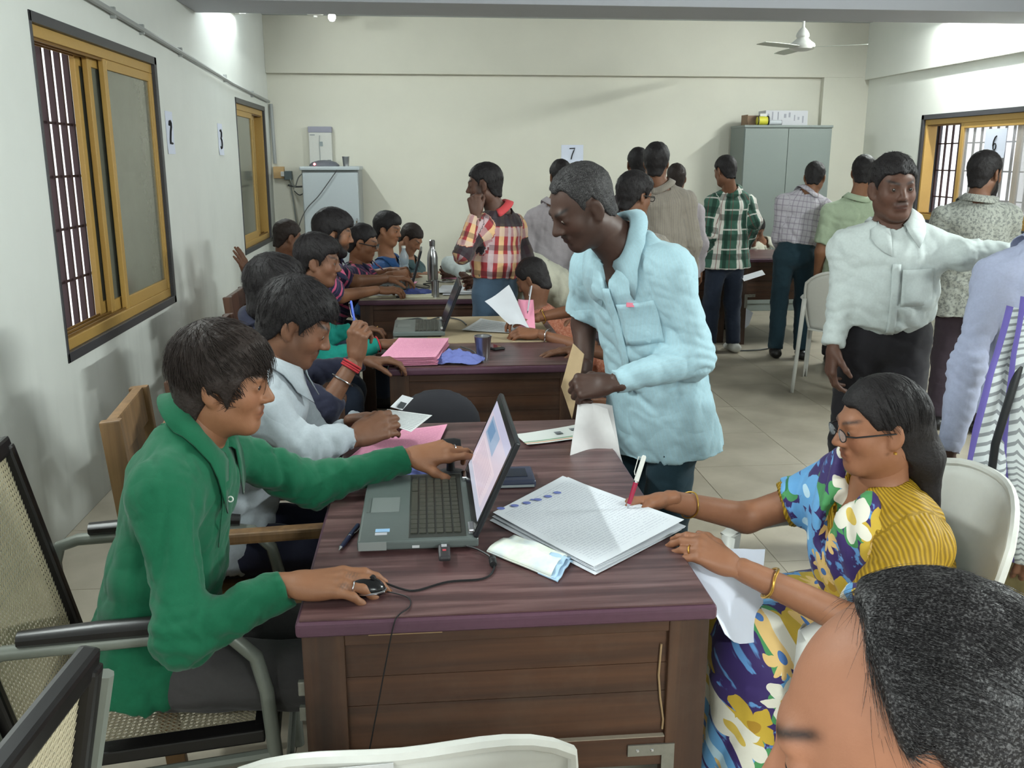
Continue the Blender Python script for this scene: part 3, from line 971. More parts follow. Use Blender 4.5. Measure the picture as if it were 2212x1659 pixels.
            tor = pc[:, 2] == 0; vv = pc[:, 1]
            f2 = np.abs(np.sin(vv * 40 + 1.8 * np.sin(pc[:, 0] * 13) + pc[:, 0] * 9))
            d = d + np.where(tor, 0.006 * np.exp(-((vv - 0.12) / 0.12) ** 2) * (f2 - 0.4), 0)
            return d
        so = sdf_obj('shirt', SH, 0.0098 * max(q, 0.75), shirt, root, base, pc=pcs, disp=disp)
        if collar:
            cm = collar if collar is not True else shirt
            g = []; nph = 25
            zref = fw - ax * (fw @ ax); zref = unit(zref); xr = np.cross(zref, ax)
            for i in range(nph):
                ph = math.radians(-158 + 316 * i / (nph - 1)); fr = max(0, (abs(math.degrees(ph)) - 95) / 63)
                dr = -zref * math.cos(ph) + xr * math.sin(ph); row = []
                for rr, zz in ((1.16, -0.012), (1.14, 0.008), (1.16, 0.021), (1.28, 0.023), (1.50, 0.008 - 0.016 * fr), (1.78 + 0.50 * fr, -0.014 - 0.050 * fr)):
                    row.append(nb + ax * (zz + 0.024 - 0.026 * fr) * s + dr * rr * neckw * s + zref * 0.012 * fr)
                g.append(row)
            g = np.array(g); tg = (0, 0, 0, 0.004, 0.008, 0.008)
            for rI in (3, 4, 5):
                for _ in range(8):
                    P_ = g[:, rI]; d_ = SH.at(P_); e_ = 0.004
                    gr = np.stack([SH.at(P_ + e_ * np.eye(3)[a_]) - SH.at(P_ - e_ * np.eye(3)[a_]) for a_ in range(3)], 1)
                    gr /= (np.linalg.norm(gr, axis=1, keepdims=True) + 1e-9)
                    g[:, rI] = P_ + gr * np.clip(tg[rI] - d_, 0, 0.02)[:, None]
            m = MB().sheet(g, 0.003)
            co = m.build('collar', cm, root, 'all', off=base)
            a = np.asarray([v for v in m.v]); attr_vec(co.data, 'pc', pcs(a))
    return dict(root=root, base=base, hands={k: v[0] for k, v in hands.items()}, J=J, shirt=SH, Ah=Ah, head=head, up=up, wR=wR, fw=fw, nb=nb, Ab=Ab, hs=hs, chest=chest, hips=hips)


def arm_scale(a): return (a or {}).get('sc', 1.0)


def patch(F, o, u, v, n, w, h, nu=9, nv=9, lift=0.004, thick=0.003, start=0.16, trim=None):
    """a piece of cloth laid on an implicit surface: grid points marched along -n onto the surface"""
    u = unit(u); v = unit(v); n = unit(n); P = []
    for i in range(nu):
        for j in range(nv):
            a = (i / (nu - 1) - 0.5) * w; b = (j / (nv - 1) - 0.5) * h
            if trim: a, b = trim(a, b)
            P.append(V3(o) + u * a + v * b + n * start)
    P = np.array(P)
    for _ in range(48):
        d = F.at(P) - lift; P = P - n * np.clip(d, -0.02, 0.03)[:, None] * 0.8
    return MB().sheet(P.reshape(nu, nv, 3), thick)
# ------------------------------------------------------------------ the room
XL, XR, YB, YF, ZC = -1.59, 4.83, 10.2, -2.6, 3.02
W_LEFT = wall_mat('left_wall_paint', srgb(222, 225, 220), 0.5)
W_BACK = wall_mat('back_wall_paint', srgb(216, 214, 200))
W_RIGHT = wall_mat('right_wall_paint', srgb(230, 232, 224))
CEIL = wall_mat('ceiling_paint', srgb(196, 202, 206))
BEAM = wall_mat('beam_paint', srgb(182, 184, 192))
GRANITE = plain('dark_granite', srgb(62, 62, 66), 0.4, var=0.35, scale=120)
OCHRE = plain('ochre_aluminium', srgb(178, 142, 76), 0.45, 0.0, 0.5, var=0.06)
OCHRED = plain('ochre_aluminium_track', srgb(120, 88, 40), 0.5)
GRILL = plain('maroon_grille', srgb(52, 32, 34), 0.6)
PLASTICW = plain('white_plastic', srgb(206, 206, 200), 0.4, var=0.04)
PVC = plain('grey_white_conduit', srgb(160, 163, 162), 0.5)
BLACKP = plain('black_plastic', srgb(22, 22, 24), 0.45)
STEEL = plain('brushed_steel', srgb(176, 176, 178), 0.28, 1.0)
CHROME = plain('chrome', srgb(200, 200, 204), 0.15, 1.0)
GOLD = plain('gold', srgb(214, 168, 84), 0.28, 1.0)


def floor_mat():
    t = NT('beige_vitrified_tile'); p = t.obj(); inf = t.n('ShaderNodeObjectInfo')
    n = t.noise(p, 3.0, 3, 0.65); c = t.ramp(n, [(0.3, srgb(156, 147, 130)), (0.7, srgb(184, 175, 158))])
    c = t.mix(t.math('MULTIPLY', inf.outputs['Random'], 0.22), c, srgb(146, 136, 120))
    c = t.mix(t.math('MULTIPLY', t.step(t.noise(p, 60, 4, 0.7), 0.6, 0.1), 0.12), c, srgb(110, 100, 88))
    return t.out(c, t.math('ADD', 0.26, t.math('MULTIPLY', n, 0.25)), 0, 0.45)


fl = MB().box((XL - 0.2, YF - 0.2, -0.12), (XR + 0.2, YB + 0.2, -0.0035)).build('floor', plain('floor_grout', srgb(128, 118, 104), 0.9))
struct(fl, 'beige tiled floor of the office hall')
TILE = floor_mat()
tm = MB().box((-0.2985, -0.2985, -0.0035), (0.2985, 0.2985, 0.0)).mesh('tile', TILE)
for i in range(11):
    for j in range(22):
        link('tile', tm, fl, (XL + 0.3 + 0.6 * i, YF + 0.3 + 0.6 * j, 0))


def wall_with_holes(name, axis, pos, thick, a0, a1, z1, holes, mat, label):
    """wall in the plane axis = pos (thickness outward); holes = (a0, a1, z0, z1) along the wall"""
    m = MB(); cuts = sorted(holes); cur = a0
    def bx(u0, u1, v0, v1):
        if u1 - u0 < 1e-4 or v1 - v0 < 1e-4: return
        lo, hi = min(pos, pos + thick), max(pos, pos + thick)
        m.box((lo, u0, v0), (hi, u1, v1)) if axis == 'x' else m.box((u0, lo, v0), (u1, hi, v1))
    for h0, h1, zz0, zz1 in cuts:
        bx(cur, h0, 0, z1); bx(h0, h1, 0, zz0); bx(h0, h1, zz1, z1); cur = h1
    bx(cur, a1, 0, z1)
    return struct(m.build(name, mat), label)


WL1 = (4.18, 6.03, 0.72, 2.195); WL2 = (8.42, 9.92, 0.775, 2.12); WR1 = (6.35, 8.94, 0.99, 2.02)
wall_with_holes('wall_left', 'x', XL, -0.22, YF, YB, ZC, [WL1, WL2, (-1.6, 0.6, 0.8, 2.1)], W_LEFT, 'pale grey plastered wall with sliding windows')  # last opening is out of view, left bare to let daylight in
wall_with_holes('wall_right', 'x', XR, 0.22, YF, YB, ZC, [WR1, (1.2, 3.6, 0.99, 2.02)], W_RIGHT, 'cream plastered wall with a barred window')  # second opening has no window; unseen, kept to admit daylight
wall_with_holes('wall_back', 'y', YB, 0.22, XL - 0.2, XR + 0.2, ZC, [], W_BACK, 'cream plastered end wall')
wall_with_holes('wall_front', 'y', YF, -0.22, XL - 0.2, XR + 0.2, ZC, [(0.2, 1.6, 0.0, 2.1), (2.4, 4.2, 0.9, 2.1)], W_RIGHT, 'cream wall behind the viewer with doorway')  # bare openings behind the viewer, kept so daylight enters
struct(MB().box((XL - 0.22, YF - 0.22, ZC), (XR + 0.22, YB + 0.22, ZC + 0.15)).build('ceiling', CEIL), 'pale painted flat concrete ceiling')
struct(MB().box((XL, 6.62, 2.615), (XR, 7.19, ZC)).build('trim_1', BEAM, bevel=0.006), 'grey painted concrete beam across the ceiling')
struct(MB().box((XL, -0.6, 2.6), (XR, -0.05, ZC)).build('trim_2', BEAM), 'concrete beam above the viewer')
# the raised lintel band and column strip on the end wall, leaving the lower panel recessed
struct(MB().box((XL, YB - 0.07, 2.463), (XR, YB, ZC)).build('trim_3', W_BACK, bevel=0.004), 'cream lintel band along the end wall')
struct(MB().box((4.325, YB - 0.07, 0), (XR, YB, 2.463)).build('trim_4', W_BACK), 'cream column strip beside the steel almirah')
struct(MB().box((XR - 0.05, 5.4, 2.44), (XR, YB - 0.07, ZC)).build('trim_5', W_RIGHT, bevel=0.004), 'cream lintel band on the right wall')
struct(MB().box((XL, YF, 2.44), (XL + 0.0, YF + 0.01, 2.45)).build('trim_6', W_LEFT)) if False else None


def grille(root, x, y0, y1, z0, z1, sp, w, d, horiz):
    m0 = None
    n = int((y1 - y0) / sp)
    me = MB().box((-d / 2, -w / 2, z0 - 0.02), (d / 2, w / 2, z1 + 0.02)).mesh('grille_bar', GRILL)
    for i in range(n + 1):
        link('grille_bar', me, root, (x, y0 + sp * (i + 0.3), 0))
    me = MB().box((-0.004, y0 - 0.02, -0.006), (0.004, y1 + 0.02, 0.006)).mesh('grille_rail', GRILL)
    for z in horiz: link('grille_rail', me, root, (x, 0, z))


def glass_mat(name, col, alpha, rough=0.04):
    t = NT(name); return t.out(t.mix(t.noise(t.obj(), 6, 5, 0.7), mul(col, 0.85), mul(col, 1.1)), rough, 0, 0.9, Alpha=alpha)
GLASS_T = glass_mat('tinted_dusty_reflection_glass', srgb(128, 130, 116), 0.86, 0.10)  # tint and dust, with the room's reflection mixed into the colour
GLASS_C = glass_mat('dusty_clear_glass', srgb(206, 206, 206), 0.34, 0.05)


def sash(root, x, y0, y1, z0, z1, glass, w=0.05, d=0.028):
    m = MB()
    m.box((x - d / 2, y0, z0), (x + d / 2, y0 + w, z1)).box((x - d / 2, y1 - w, z0), (x + d / 2, y1, z1))
    m.box((x - d / 2, y0 + w, z0), (x + d / 2, y1 - w, z0 + w * 1.3)).box((x - d / 2, y0 + w, z1 - w), (x + d / 2, y1 - w, z1))
    s = m.build('sash', OCHRE, root, bevel=0.004)
    MB().box((x - 0.003, y0 + w - 0.005, z0 + w), (x + 0.003, y1 - w + 0.005, z1 - w + 0.005)).build('pane', glass, s)
    return s


def window(name, label, side, wx, hole, sashes, glass, gsp, gw, gd, horiz):
    y0, y1, z0, z1 = hole
    o = -1 if side == 'l' else 1            # outward direction
    root = bpy.data.objects.new(name, None); COL.objects.link(root); struct(root, label)
    g = MB(); t = 0.045; inn = wx - o * 0.006; out = wx + o * 0.2
    a, b = min(inn, out), max(inn, out)
    g.box((a, y0, z0), (b, y0 + t * 0.4, z1)).box((a, y1 - t, z0), (b, y1, z1)).box((a, y0, z0), (b, y1, z0 + t)).box((a, y0, z1 - t), (b, y1, z1))
    g.build('window_surround', GRANITE, root, bevel=0.003)
    Y0, Y1, Z0, Z1 = y0 + t * 0.4, y1 - t, z0 + t, z1 - t
    f = MB(); c0, c1 = sorted((wx + o * 0.015, wx + o * 0.125)); w = 0.05
    f.box((c0, Y0, Z0), (c1, Y1, Z0 + w)).box((c0, Y0, Z1 - w), (c1, Y1, Z1)).box((c0, Y0, Z0 + w), (c1, Y0 + 0.02, Z1 - w)).box((c0, Y1 - 0.03, Z0 + w), (c1, Y1, Z1 - w))
    f.build('window_frame', OCHRE, root, bevel=0.004)
    tr = MB()
    for k in (0.03, 0.066, 0.10):
        x = wx + o * k; tr.box((x - 0.003, Y0, Z0 + w), (x + 0.003, Y1, Z0 + w + 0.012)).box((x - 0.003, Y0, Z1 - w - 0.012), (x + 0.003, Y1, Z1 - w))
    tr.build('window_track', OCHRED, root)
    for k, s0, s1 in sashes: sash(root, wx + o * (0.034 + 0.036 * k), s0, s1, Z0 + w, Z1 - w, glass)
    grille(root, wx + o * 0.165, Y0, Y1, Z0, Z1, gsp, gw, gd, horiz)
    return root


window('window_1', 'ochre sliding window with maroon grille on the near left wall', 'l', XL, WL1, [(0, 5.13, 5.98), (1, 5.0, 5.8), (2, 4.93, 5.6)], GLASS_T, 0.112, 0.018, 0.026, (1.02, 1.27, 1.52, 1.77))
window('window_2', 'ochre sliding window beside the far left corner', 'l', XL, WL2, [(0, 8.45, 9.3), (1, 8.9, 9.6), (2, 9.2, 9.85)], GLASS_T, 0.112, 0.018, 0.026, (1.1, 1.4, 1.7))
window('window_3', 'barred ochre window on the right wall behind the bearded man', 'r', XR, WR1, [(0, 7.0, 8.28), (1, 6.6, 7.5)], GLASS_C, 0.118, 0.016, 0.016, (1.25, 1.5, 1.75))

# conduits
c = MB().tube([(XL + 0.02, YF, 2.44), (XL + 0.02, 3.0, 2.40), (XL + 0.02, 4.9, 2.35), (XL + 0.02, 5.7, 2.318), (XL + 0.02, 6.7, 2.28), (XL + 0.02, 8.27, 2.215), (XL + 0.02, YB - 0.09, 2.18)], 0.015, 8)
c.build('trim_7', PVC, None, True); struct(bpy.data.objects['trim_7'], 'surface cable conduit along the left wall')
for y in (5.25, 5.75, 6.6, 8.0, 9.2):
    MB().cbox((XL + 0.012, y, 2.345 - (y - 5) * 0.036), (0.03, 0.02, 0.055)).build('clip', PVC, bpy.data.objects['trim_7'])
c = MB().tube([(XL + 0.03, YB - 0.03, 2.16), (XL + 0.04, YB - 0.03, 1.56)], 0.018, 8)
c.build('trim_8', PVC, None, True); struct(bpy.data.objects['trim_8'], 'vertical conduit in the far left corner')
ww = MB().tube([(XR - 0.06, 7.35, 2.62), (XR - 0.07, 7.35, 2.5), (XR - 0.05, 7.36, 2.40)], 0.006, 6).build('trim_9', PVC, None, True)
struct(ww, 'short wire hanging at the right lintel')


# ------------------------------------------------------------------ lights of the room and added fill battens
def emit(name, col, s):
    t = NT(name); return t.out((0.9, 0.9, 0.9), 0.4, Emission_Color=(*col, 1), Emission_Strength=s)
TUBEGLOW = emit('lit_tube', (0.93, 1.0, 0.98), 46.0)


def tube_light(label, loc, rotz, tilt, power=1.0, L=1.2, off=0.075, glow=None):
    """a wall batten with a tube; the lamp's own light is a long thin area light in front of the tube"""
    r = thing('tube_light', label, 'lamp', loc, rotz, 'fluorescent battens')
    MB().cbox((0, 0.025, 0), (L + 0.06, 0.05, 0.05)).build('batten', PLASTICW, r, bevel=0.006)
    for s in (-1, 1): MB().box((s * (L / 2 + 0.01) - 0.012, 0.045, -0.02), (s * (L / 2 + 0.01) + 0.012, off + 0.02, 0.02)).build('holder', PLASTICW, r, bevel=0.005)
    m = MB(); m.tube([(-L / 2, off, 0), (L / 2, off, 0)], 0.014, 10); m.build('tube', glow or TUBEGLOW, r, True)
    l = bpy.data.lights.new('tube_glow', 'AREA'); l.shape = 'RECTANGLE'; l.size = L; l.size_y = 0.06
    l.energy = TUBE_POWER * power; l.color = (0.92, 1.0, 0.97)
    try: l.spread = math.radians(178)
    except Exception: pass
    o = bpy.data.objects.new('tube_glow', l); COL.objects.link(o); o.parent = r
    o.location = (0, off + 0.021, 0); o.rotation_euler = (math.radians(90 + tilt), 0, 0)
    return r


# area light points along local -Z; rotated +90 about X it points along local +Y (away from the wall)
R90 = math.radians(90)
tube_light('lit fluorescent batten on the left wall past the beam', (XL, 8.05, 2.84), -R90, -20, 0.62)
tube_light('lit fluorescent batten on the right lintel past the beam', (XR - 0.05, 7.9, 2.845), R90, -20, 0.35, off=0.22, glow=emit('bright_lit_tube', (0.95, 1.0, 0.97), 260.0))
tube_light('added fill batten high on the left wall near the viewer', (XL, 2.6, 2.8), -R90, -25, 0.8)  # unseen lamp added to brighten the near bay
tube_light('added fill batten high on the right wall near the viewer', (XR, 2.6, 2.8), R90, -25, 3.0)  # strong unseen lamp added in place of daylight from the right
tube_light('added fill batten on the wall behind the viewer', (2.0, YF, 2.7), 0, -15, 2.2)  # added out of view to light surfaces facing the viewer
tube_light('added fill batten on the left wall behind the viewer', (XL, -1.3, 2.75), -R90, -20, 0.8)  # extra fill lamp added out of view

# small glowing bulb shape for a bright spot beyond the beam
r = thing('bulb_shape', 'small glowing bulb shape on the ceiling behind the beam', 'lamp', (-0.83, 9.4, ZC))
MB().lathe([(0.05, 0.0), (0.05, -0.02), (0.022, -0.03), (0.022, -0.07)], 16).build('base', PLASTICW, r, True)
MB().lathe([(0.016, -0.07), (0.034, -0.10), (0.036, -0.125), (0.02, -0.15), (0.002, -0.155)], 16).build('bulb', emit('bulb_glow', (1, 1, 1), 12), r, True)
r = thing('smoke_detector', 'round white ceiling rose beside the bulb', 'ceiling rose', (-1.0, 9.55, ZC - 0.045))
MB().lathe([(0.03, 0.045), (0.085, 0.0), (0.085, -0.02), (0.07, -0.035), (0.01, -0.04)], 24).build('cover', PLASTICW, r, True)
MB().lathe([(0.02, -0.04), (0.02, -0.055), (0.005, -0.06)], 14).build('cap', PLASTICW, r, True)

# ceiling fan
r = thing('ceiling_fan', 'white ceiling fan with bell shaped cover hanging past the beam', 'fan', (3.44, 8.6, ZC))
MB().lathe([(0.05, 0), (0.055, -0.05), (0.02, -0.07)], 18).build('canopy', PLASTICW, r, True)
MB().lathe([(0.012, -0.06), (0.012, -0.27)], 12).build('rod', PLASTICW, r, True)
MB().lathe([(0.016, -0.26), (0.035, -0.28), (0.055, -0.31), (0.06, -0.335), (0.048, -0.35), (0.075, -0.375), (0.11, -0.40), (0.115, -0.42), (0.105, -0.445), (0.06, -0.46), (0.005, -0.465)], 28).build('motor', PLASTICW, r, True)
for k in range(3):
    M = Matrix.Rotation(math.radians(90 + 120 * k), 4, 'Z')
    m = MB(); P = []
    for i in range(7):
        x = 0.10 + 0.46 * i / 6; w = 0.05 + 0.018 * math.sin(i / 6 * 3.1)
        P.append([M @ Vector((x, w * (j / 3 - 0.5) * 2, -0.43 + 0.012 * (j / 3 - 0.5))) for j in range(4)])
    m.sheet([[tuple(q) for q in row] for row in P], 0.004)
    m.build('blade', plain('fan_blade_white', srgb(188, 192, 180), 0.5), r, True)

# ------------------------------------------------------------------ furniture builders
LAM = wood_mat('striped_rosewood_laminate', srgb(52, 34, 36), srgb(84, 58, 58), srgb(124, 96, 94), 0, 1.0, 0.30)
LIP = plain('purple_brown_edge_lip', srgb(84, 56, 70), 0.38, var=0.12)
LIPL = plain('pale_edge_lip', srgb(120, 100, 96), 0.4, var=0.1)
LAML = wood_mat('pale_laminate', srgb(168, 160, 138), srgb(182, 174, 152), srgb(192, 186, 166), 0, 0.6, 0.3)
DWOOD = wood_mat('dark_stained_wood', srgb(44, 26, 17), srgb(66, 40, 25), srgb(88, 56, 36), 0, 0.7, 0.42, dust=0.12)
DWOODV = wood_mat('dark_stained_wood_upright', srgb(40, 24, 16), srgb(60, 37, 24), srgb(80, 52, 34), 2, 0.7, 0.42, dust=0.12)
ZINC = plain('galvanised_bracket', srgb(140, 138, 130), 0.45, 0.7, var=0.2)
SCUFF = plain('scraped_bare_wood', srgb(150, 124, 92), 0.8, var=0.2)


def desk(label, x0, x1, y0, y1, h=0.765, top=LAM, lip=LIP):
    w = x1 - x0; d = y1 - y0
    r = thing('office_desk', label, 'desk', (x0, y0, 0))
    MB().box((-0.004, -0.004, h - 0.035), (w + 0.004, d + 0.004, h - 0.0035)).build('edge_lip', lip, r, bevel=0.01, seg=3)
    MB().box((0.004, 0.004, h - 0.0036), (w - 0.004, d - 0.004, h)).build('table_top', top, r)
    zt = h - 0.036; zb = 0.36; e = 0.018
    for yy, sg in ((e, 1), (d - e, -1)):
        for xx in (0.004, w - 0.084):
            a, b = sorted((yy, yy + sg * 0.05)); MB().box((xx, a, 0), (xx + 0.08, b, zt)).build('leg', DWOODV, r, bevel=0.003)
        a, b = sorted((yy + sg * 0.002, yy + sg * 0.045))
        MB().box((0.084, a, 0.40), (w - 0.084, b, 0.465)).build('bottom_rail', DWOOD, r, bevel=0.002)
        MB().box((0.084, a, zt - 0.03), (w - 0.084, b, zt)).build('top_rail', DWOOD, r, bevel=0.002)
        a, b = sorted((yy + sg * 0.012, yy + sg * 0.032)); 
        for z0_, z1_ in ((0.465, 0.563), (0.563, 0.626), (0.626, zt - 0.03)):
            MB().box((0.084, a, z0_ + 0.0006), (w - 0.084, b, z1_ - 0.0006)).build('panel_board', DWOOD, r)
    for xx in (0.02, w - 0.045):
        MB().box((xx, 0.07, zt - 0.10), (xx + 0.025, d - 0.07, zt)).build('side_rail', DWOOD, r)
    # corner brackets on the near end
    for xx, sx in ((0.09, 1), (w - 0.09, -1)):
        b = MB(); a0, a1 = sorted((xx - sx * 0.0, xx - sx * 0.026)); c0, c1 = sorted((xx + sx * 0.07, xx - sx * 0.026))
        b.box((c0, e - 0.003, 0.425), (c1, e + 0.001, 0.45)).box((a0, e - 0.003, 0.33), (a1, e + 0.001, 0.425))
        br = b.build('bracket', ZINC, r)
        for px_ in (0.02, 0.05): MB().lathe([(0.004, 0), (0.003, 0.0016), (0.0005, 0.002)], 8, (xx + sx * px_, e - 0.003, 0.4375), Matrix.Rotation(math.radians(90), 4, 'X')).build('screw', CHROME, br, True)
    return r


def plastic_chair(label, loc, rotz, group='white plastic chairs', back_h=0.86, col=PLASTICW, arms=True):
    """moulded armchair facing local +Y"""
    r = thing('plastic_chair', label, 'chair', loc, rotz, group)
    P = []
    for i in range(11):
        u = i / 10; y = 0.22 - 0.44 * u; row = []
        for j in range(11):
            v = j / 10 * 2 - 1; x = v * (0.235 - 0.02 * u)
            row.append((x, y, 0.435 - 0.022 * math.sin(math.pi * u) * (1 - v * v) - 0.03 * max(0, 0.12 - u) / 0.12 * 1.0 + 0.01 * v * v))
        P.append(row)
    MB().sheet(P, 0.008).build('seat', col, r, 'all')
    P = []
    for i in range(12):
        u = i / 11; z = 0.44 + (back_h - 0.44) * u; row = []
        for j in range(15):
            v = j / 14 * 2 - 1; hw = 0.215 + 0.035 * math.sin(u * 2.2); z2 = z - 0.09 * (abs(v) ** 3) * u
            row.append((v * hw, -0.20 - 0.13 * u + 0.10 * v * v * (0.6 + 0.4 * u), z2))
        P.append(row)
    bk = MB().sheet(P, 0.009).build('backrest', col, r, 'all')
    rim = [P[i][0] for i in range(12)] + P[11][1:14] + [P[i][14] for i in range(11, -1, -1)]
    MB().tube(rim, 0.011, 8).build('rim', col, bk, True)
    for s in (-1, 1):
        if arms: MB().tube([(s * 0.25, -0.20, 0.655), (s * 0.275, -0.08, 0.648), (s * 0.285, 0.08, 0.64), (s * 0.28, 0.19, 0.628), (s * 0.272, 0.235, 0.60)], [0.022, 0.027, 0.030, 0.030, 0.024], 10, flat=0.5).build('arm', col, r, True)
        for fy, ty, tz in (((0.26, 0.225, 0.61), (-0.30, -0.21, 0.66)) if arms else ((0.25, 0.20, 0.425), (-0.30, -0.20, 0.44))):
            m = MB(); P = []
            for i in range(8):
                u = i / 7; z = tz * (1 - u); y = ty + (fy - ty) * u; wd = 0.036 - 0.010 * u; x = s * (0.262 + 0.022 * u)
                P.append([(x - s * wd * 0.75, y - wd * 0.2, z), (x, y + (wd * 0.5 if fy > 0 else -wd * 0.5), z), (x + s * 0.004, y - (wd * 0.9 if fy > 0 else -wd * 0.9), z)])
            m.sheet(P, 0.007).build('leg', col, r, 'all')
    return r


def stool(label, loc):
    r = thing('plastic_stool', label, 'stool', loc, 0, 'plastic stools')
    MB().lathe([(0.13, 0.38), (0.16, 0.385), (0.165, 0.405), (0.15, 0.42), (0.002, 0.415)], 24).build('seat', PLASTICW, r, True)
    for a in range(4):
        c_, s_ = math.cos(a * R90 + 0.78), math.sin(a * R90 + 0.78)
        MB().tube([(c_ * 0.12, s_ * 0.12, 0.385), (c_ * 0.17, s_ * 0.17, 0)], [0.022, 0.016], 8).build('leg', PLASTICW, r, True)
    return r


TUBEG = plain('grey_painted_tube', srgb(112, 116, 108), 0.4, 0.2, var=0.06)
BLKW = plain('black_painted_wood', srgb(26, 24, 24), 0.32, var=0.15)
CANE = plain('natural_cane', srgb(186, 176, 150), 0.6, var=0.1)


def cane_panel(m, o, u, v, w, h, pitch=0.0125, t=0.0016):
    """woven cane: pairs of upright and cross strands and two diagonals"""
    o = V3(o); u = unit(u); v = unit(v); n = np.cross(u, v)
    def strip(a, b, wd, lift):
        d = unit(b - a); s = np.cross(n, d) * wd / 2; q = n * lift
        m.add([a + s + q, a - s + q, b - s + q, b + s + q, a + s + q + n * 0.0008, a - s + q + n * 0.0008, b - s + q + n * 0.0008, b + s + q + n * 0.0008],
              [(0, 1, 2, 3), (7, 6, 5, 4), (0, 4, 5, 1), (2, 6, 7, 3), (1, 5, 6, 2), (3, 7, 4, 0)])
    nu = int(w / pitch); nv = int(h / pitch)
    for i in range(nu + 1):
        for e in (-0.0017, 0.0017): x = i * pitch + e; strip(o + u * x, o + u * x + v * h, t, 0.0)
    for j in range(nv + 1):
        for e in (-0.0017, 0.0017): y = j * pitch + e; strip(o + v * y, o + v * y + u * w, t, 0.0009)
    for k in range(-nv, nu + 1):
        for sgn in (1, -1):
            x0 = k * pitch + pitch / 2
            a0 = max(0.0, -x0); b0 = min(h, w - x0)
            if b0 - a0 < pitch: continue
            if sgn > 0: strip(o + u * (x0 + a0) + v * a0, o + u * (x0 + b0) + v * b0, t * 1.2, 0.0018)
            else: strip(o + u * (x0 + a0) + v * (h - a0), o + u * (x0 + b0) + v * (h - b0), t * 1.2, -0.0009)
    return m


def cane_chair(label, loc, rotz, back_z=0.93, fine=True):
    """steel tube armchair with cane seat and back, facing local +Y"""
    r = thing('cane_chair', label, 'chair', loc, rotz, 'steel tube cane armchairs')
    for s in (-1, 1):
        x = s * 0.285
        pts = [(x, -0.27, 0.0), (x, -0.285, 0.25), (x, -0.29, 0.60), (x, -0.275, 0.645), (x, -0.23, 0.66), (x, 0.12, 0.665), (x, 0.20, 0.65), (x, 0.245, 0.60), (x, 0.262, 0.52), (x, 0.275, 0.3), (x, 0.285, 0.0)]
        MB().tube(pts, 0.0155, 10).build('side_frame', TUBEG, r, True)
        m = MB().tube([(x, -0.20, 0.687), (x, -0.05, 0.690), (x, 0.10, 0.690), (x, 0.17, 0.683)], [0.021, 0.025, 0.025, 0.019], 10, flat=0.75)
        m.build('arm_pad', BLKW, r, True)
        MB().tube([(x, -0.285, 0.34), (x, 0.27, 0.37)], 0.0125, 8).build('seat_rail', TUBEG, r, True)
    MB().tube([(-0.285, 0.265, 0.37), (0.285, 0.265, 0.37)], 0.0135, 8).build('cross_bar', TUBEG, r, True)
    MB().tube([(-0.285, -0.28, 0.34), (0.285, -0.28, 0.34)], 0.0135, 8).build('cross_bar', TUBEG, r, True)
    MB().tube([(-0.285, 0.28, 0.16), (0.285, 0.28, 0.16)], 0.010, 8).build('cross_bar', TUBEG, r, True)
    w = 0.25; z = 0.405; m = MB()
    m.bar((-w, 0.25, z), (w, 0.25, z), 0.045, 0.03).bar((-w, -0.25, z - 0.02), (w, -0.25, z - 0.02), 0.045, 0.03).bar((-w, 0.25, z), (-w, -0.25, z - 0.02), 0.045, 0.03).bar((w, 0.25, z), (w, -0.25, z - 0.02), 0.045, 0.03)
    sf = m.build('seat_frame', BLKW, r, bevel=0.004)
    cane_panel(MB(), (-w + 0.02, -0.23, z - 0.018), (1, 0, 0), (0, 0.46, 0.02), 2 * w - 0.04, 0.46, 0.0125).build('seat_cane', CANE, r)['kind'] = 'stuff'
    # back
    b0 = V3(0, -0.235, 0.36); b1 = V3(0, -0.36, back_z); d = b1 - b0; L = np.linalg.norm(d); vd = d / L
    m = MB(); bw = 0.245
    for s in (-1, 1): m.bar(b0 + V3(s * bw, 0, 0), b1 + V3(s * bw, 0, 0), 0.03, 0.042, up=(0, 1, 0.2))
    m.bar(b1 + V3(-bw - 0.015, 0, 0), b1 + V3(bw + 0.015, 0, 0), 0.03, 0.042, up=vd).bar(b0 + V3(-bw, 0, 0), b0 + V3(bw, 0, 0), 0.03, 0.04, up=vd)
    m.build('back_frame', BLKW, r, bevel=0.008)
    for s in (-1, 1): MB().tube([(s * 0.278, -0.285, 0.30), (s * 0.275, -0.26, 0.42), b1 + V3(s * 0.272, -0.012, -0.03)], 0.0125, 8).build('back_tube', TUBEG, r, True)
    cane_panel(MB(), b0 + V3(-bw + 0.01, 0, 0) + vd * 0.015, (1, 0, 0), vd, 2 * bw - 0.02, L - 0.03, 0.0125).build('back_cane', CANE, r)['kind'] = 'stuff'
    return r


CHWOOD = wood_mat('worn_brown_chair_wood', srgb(84, 60, 34), srgb(112, 82, 48), srgb(134, 102, 64), 2, 0.8, 0.5, dust=0.1)


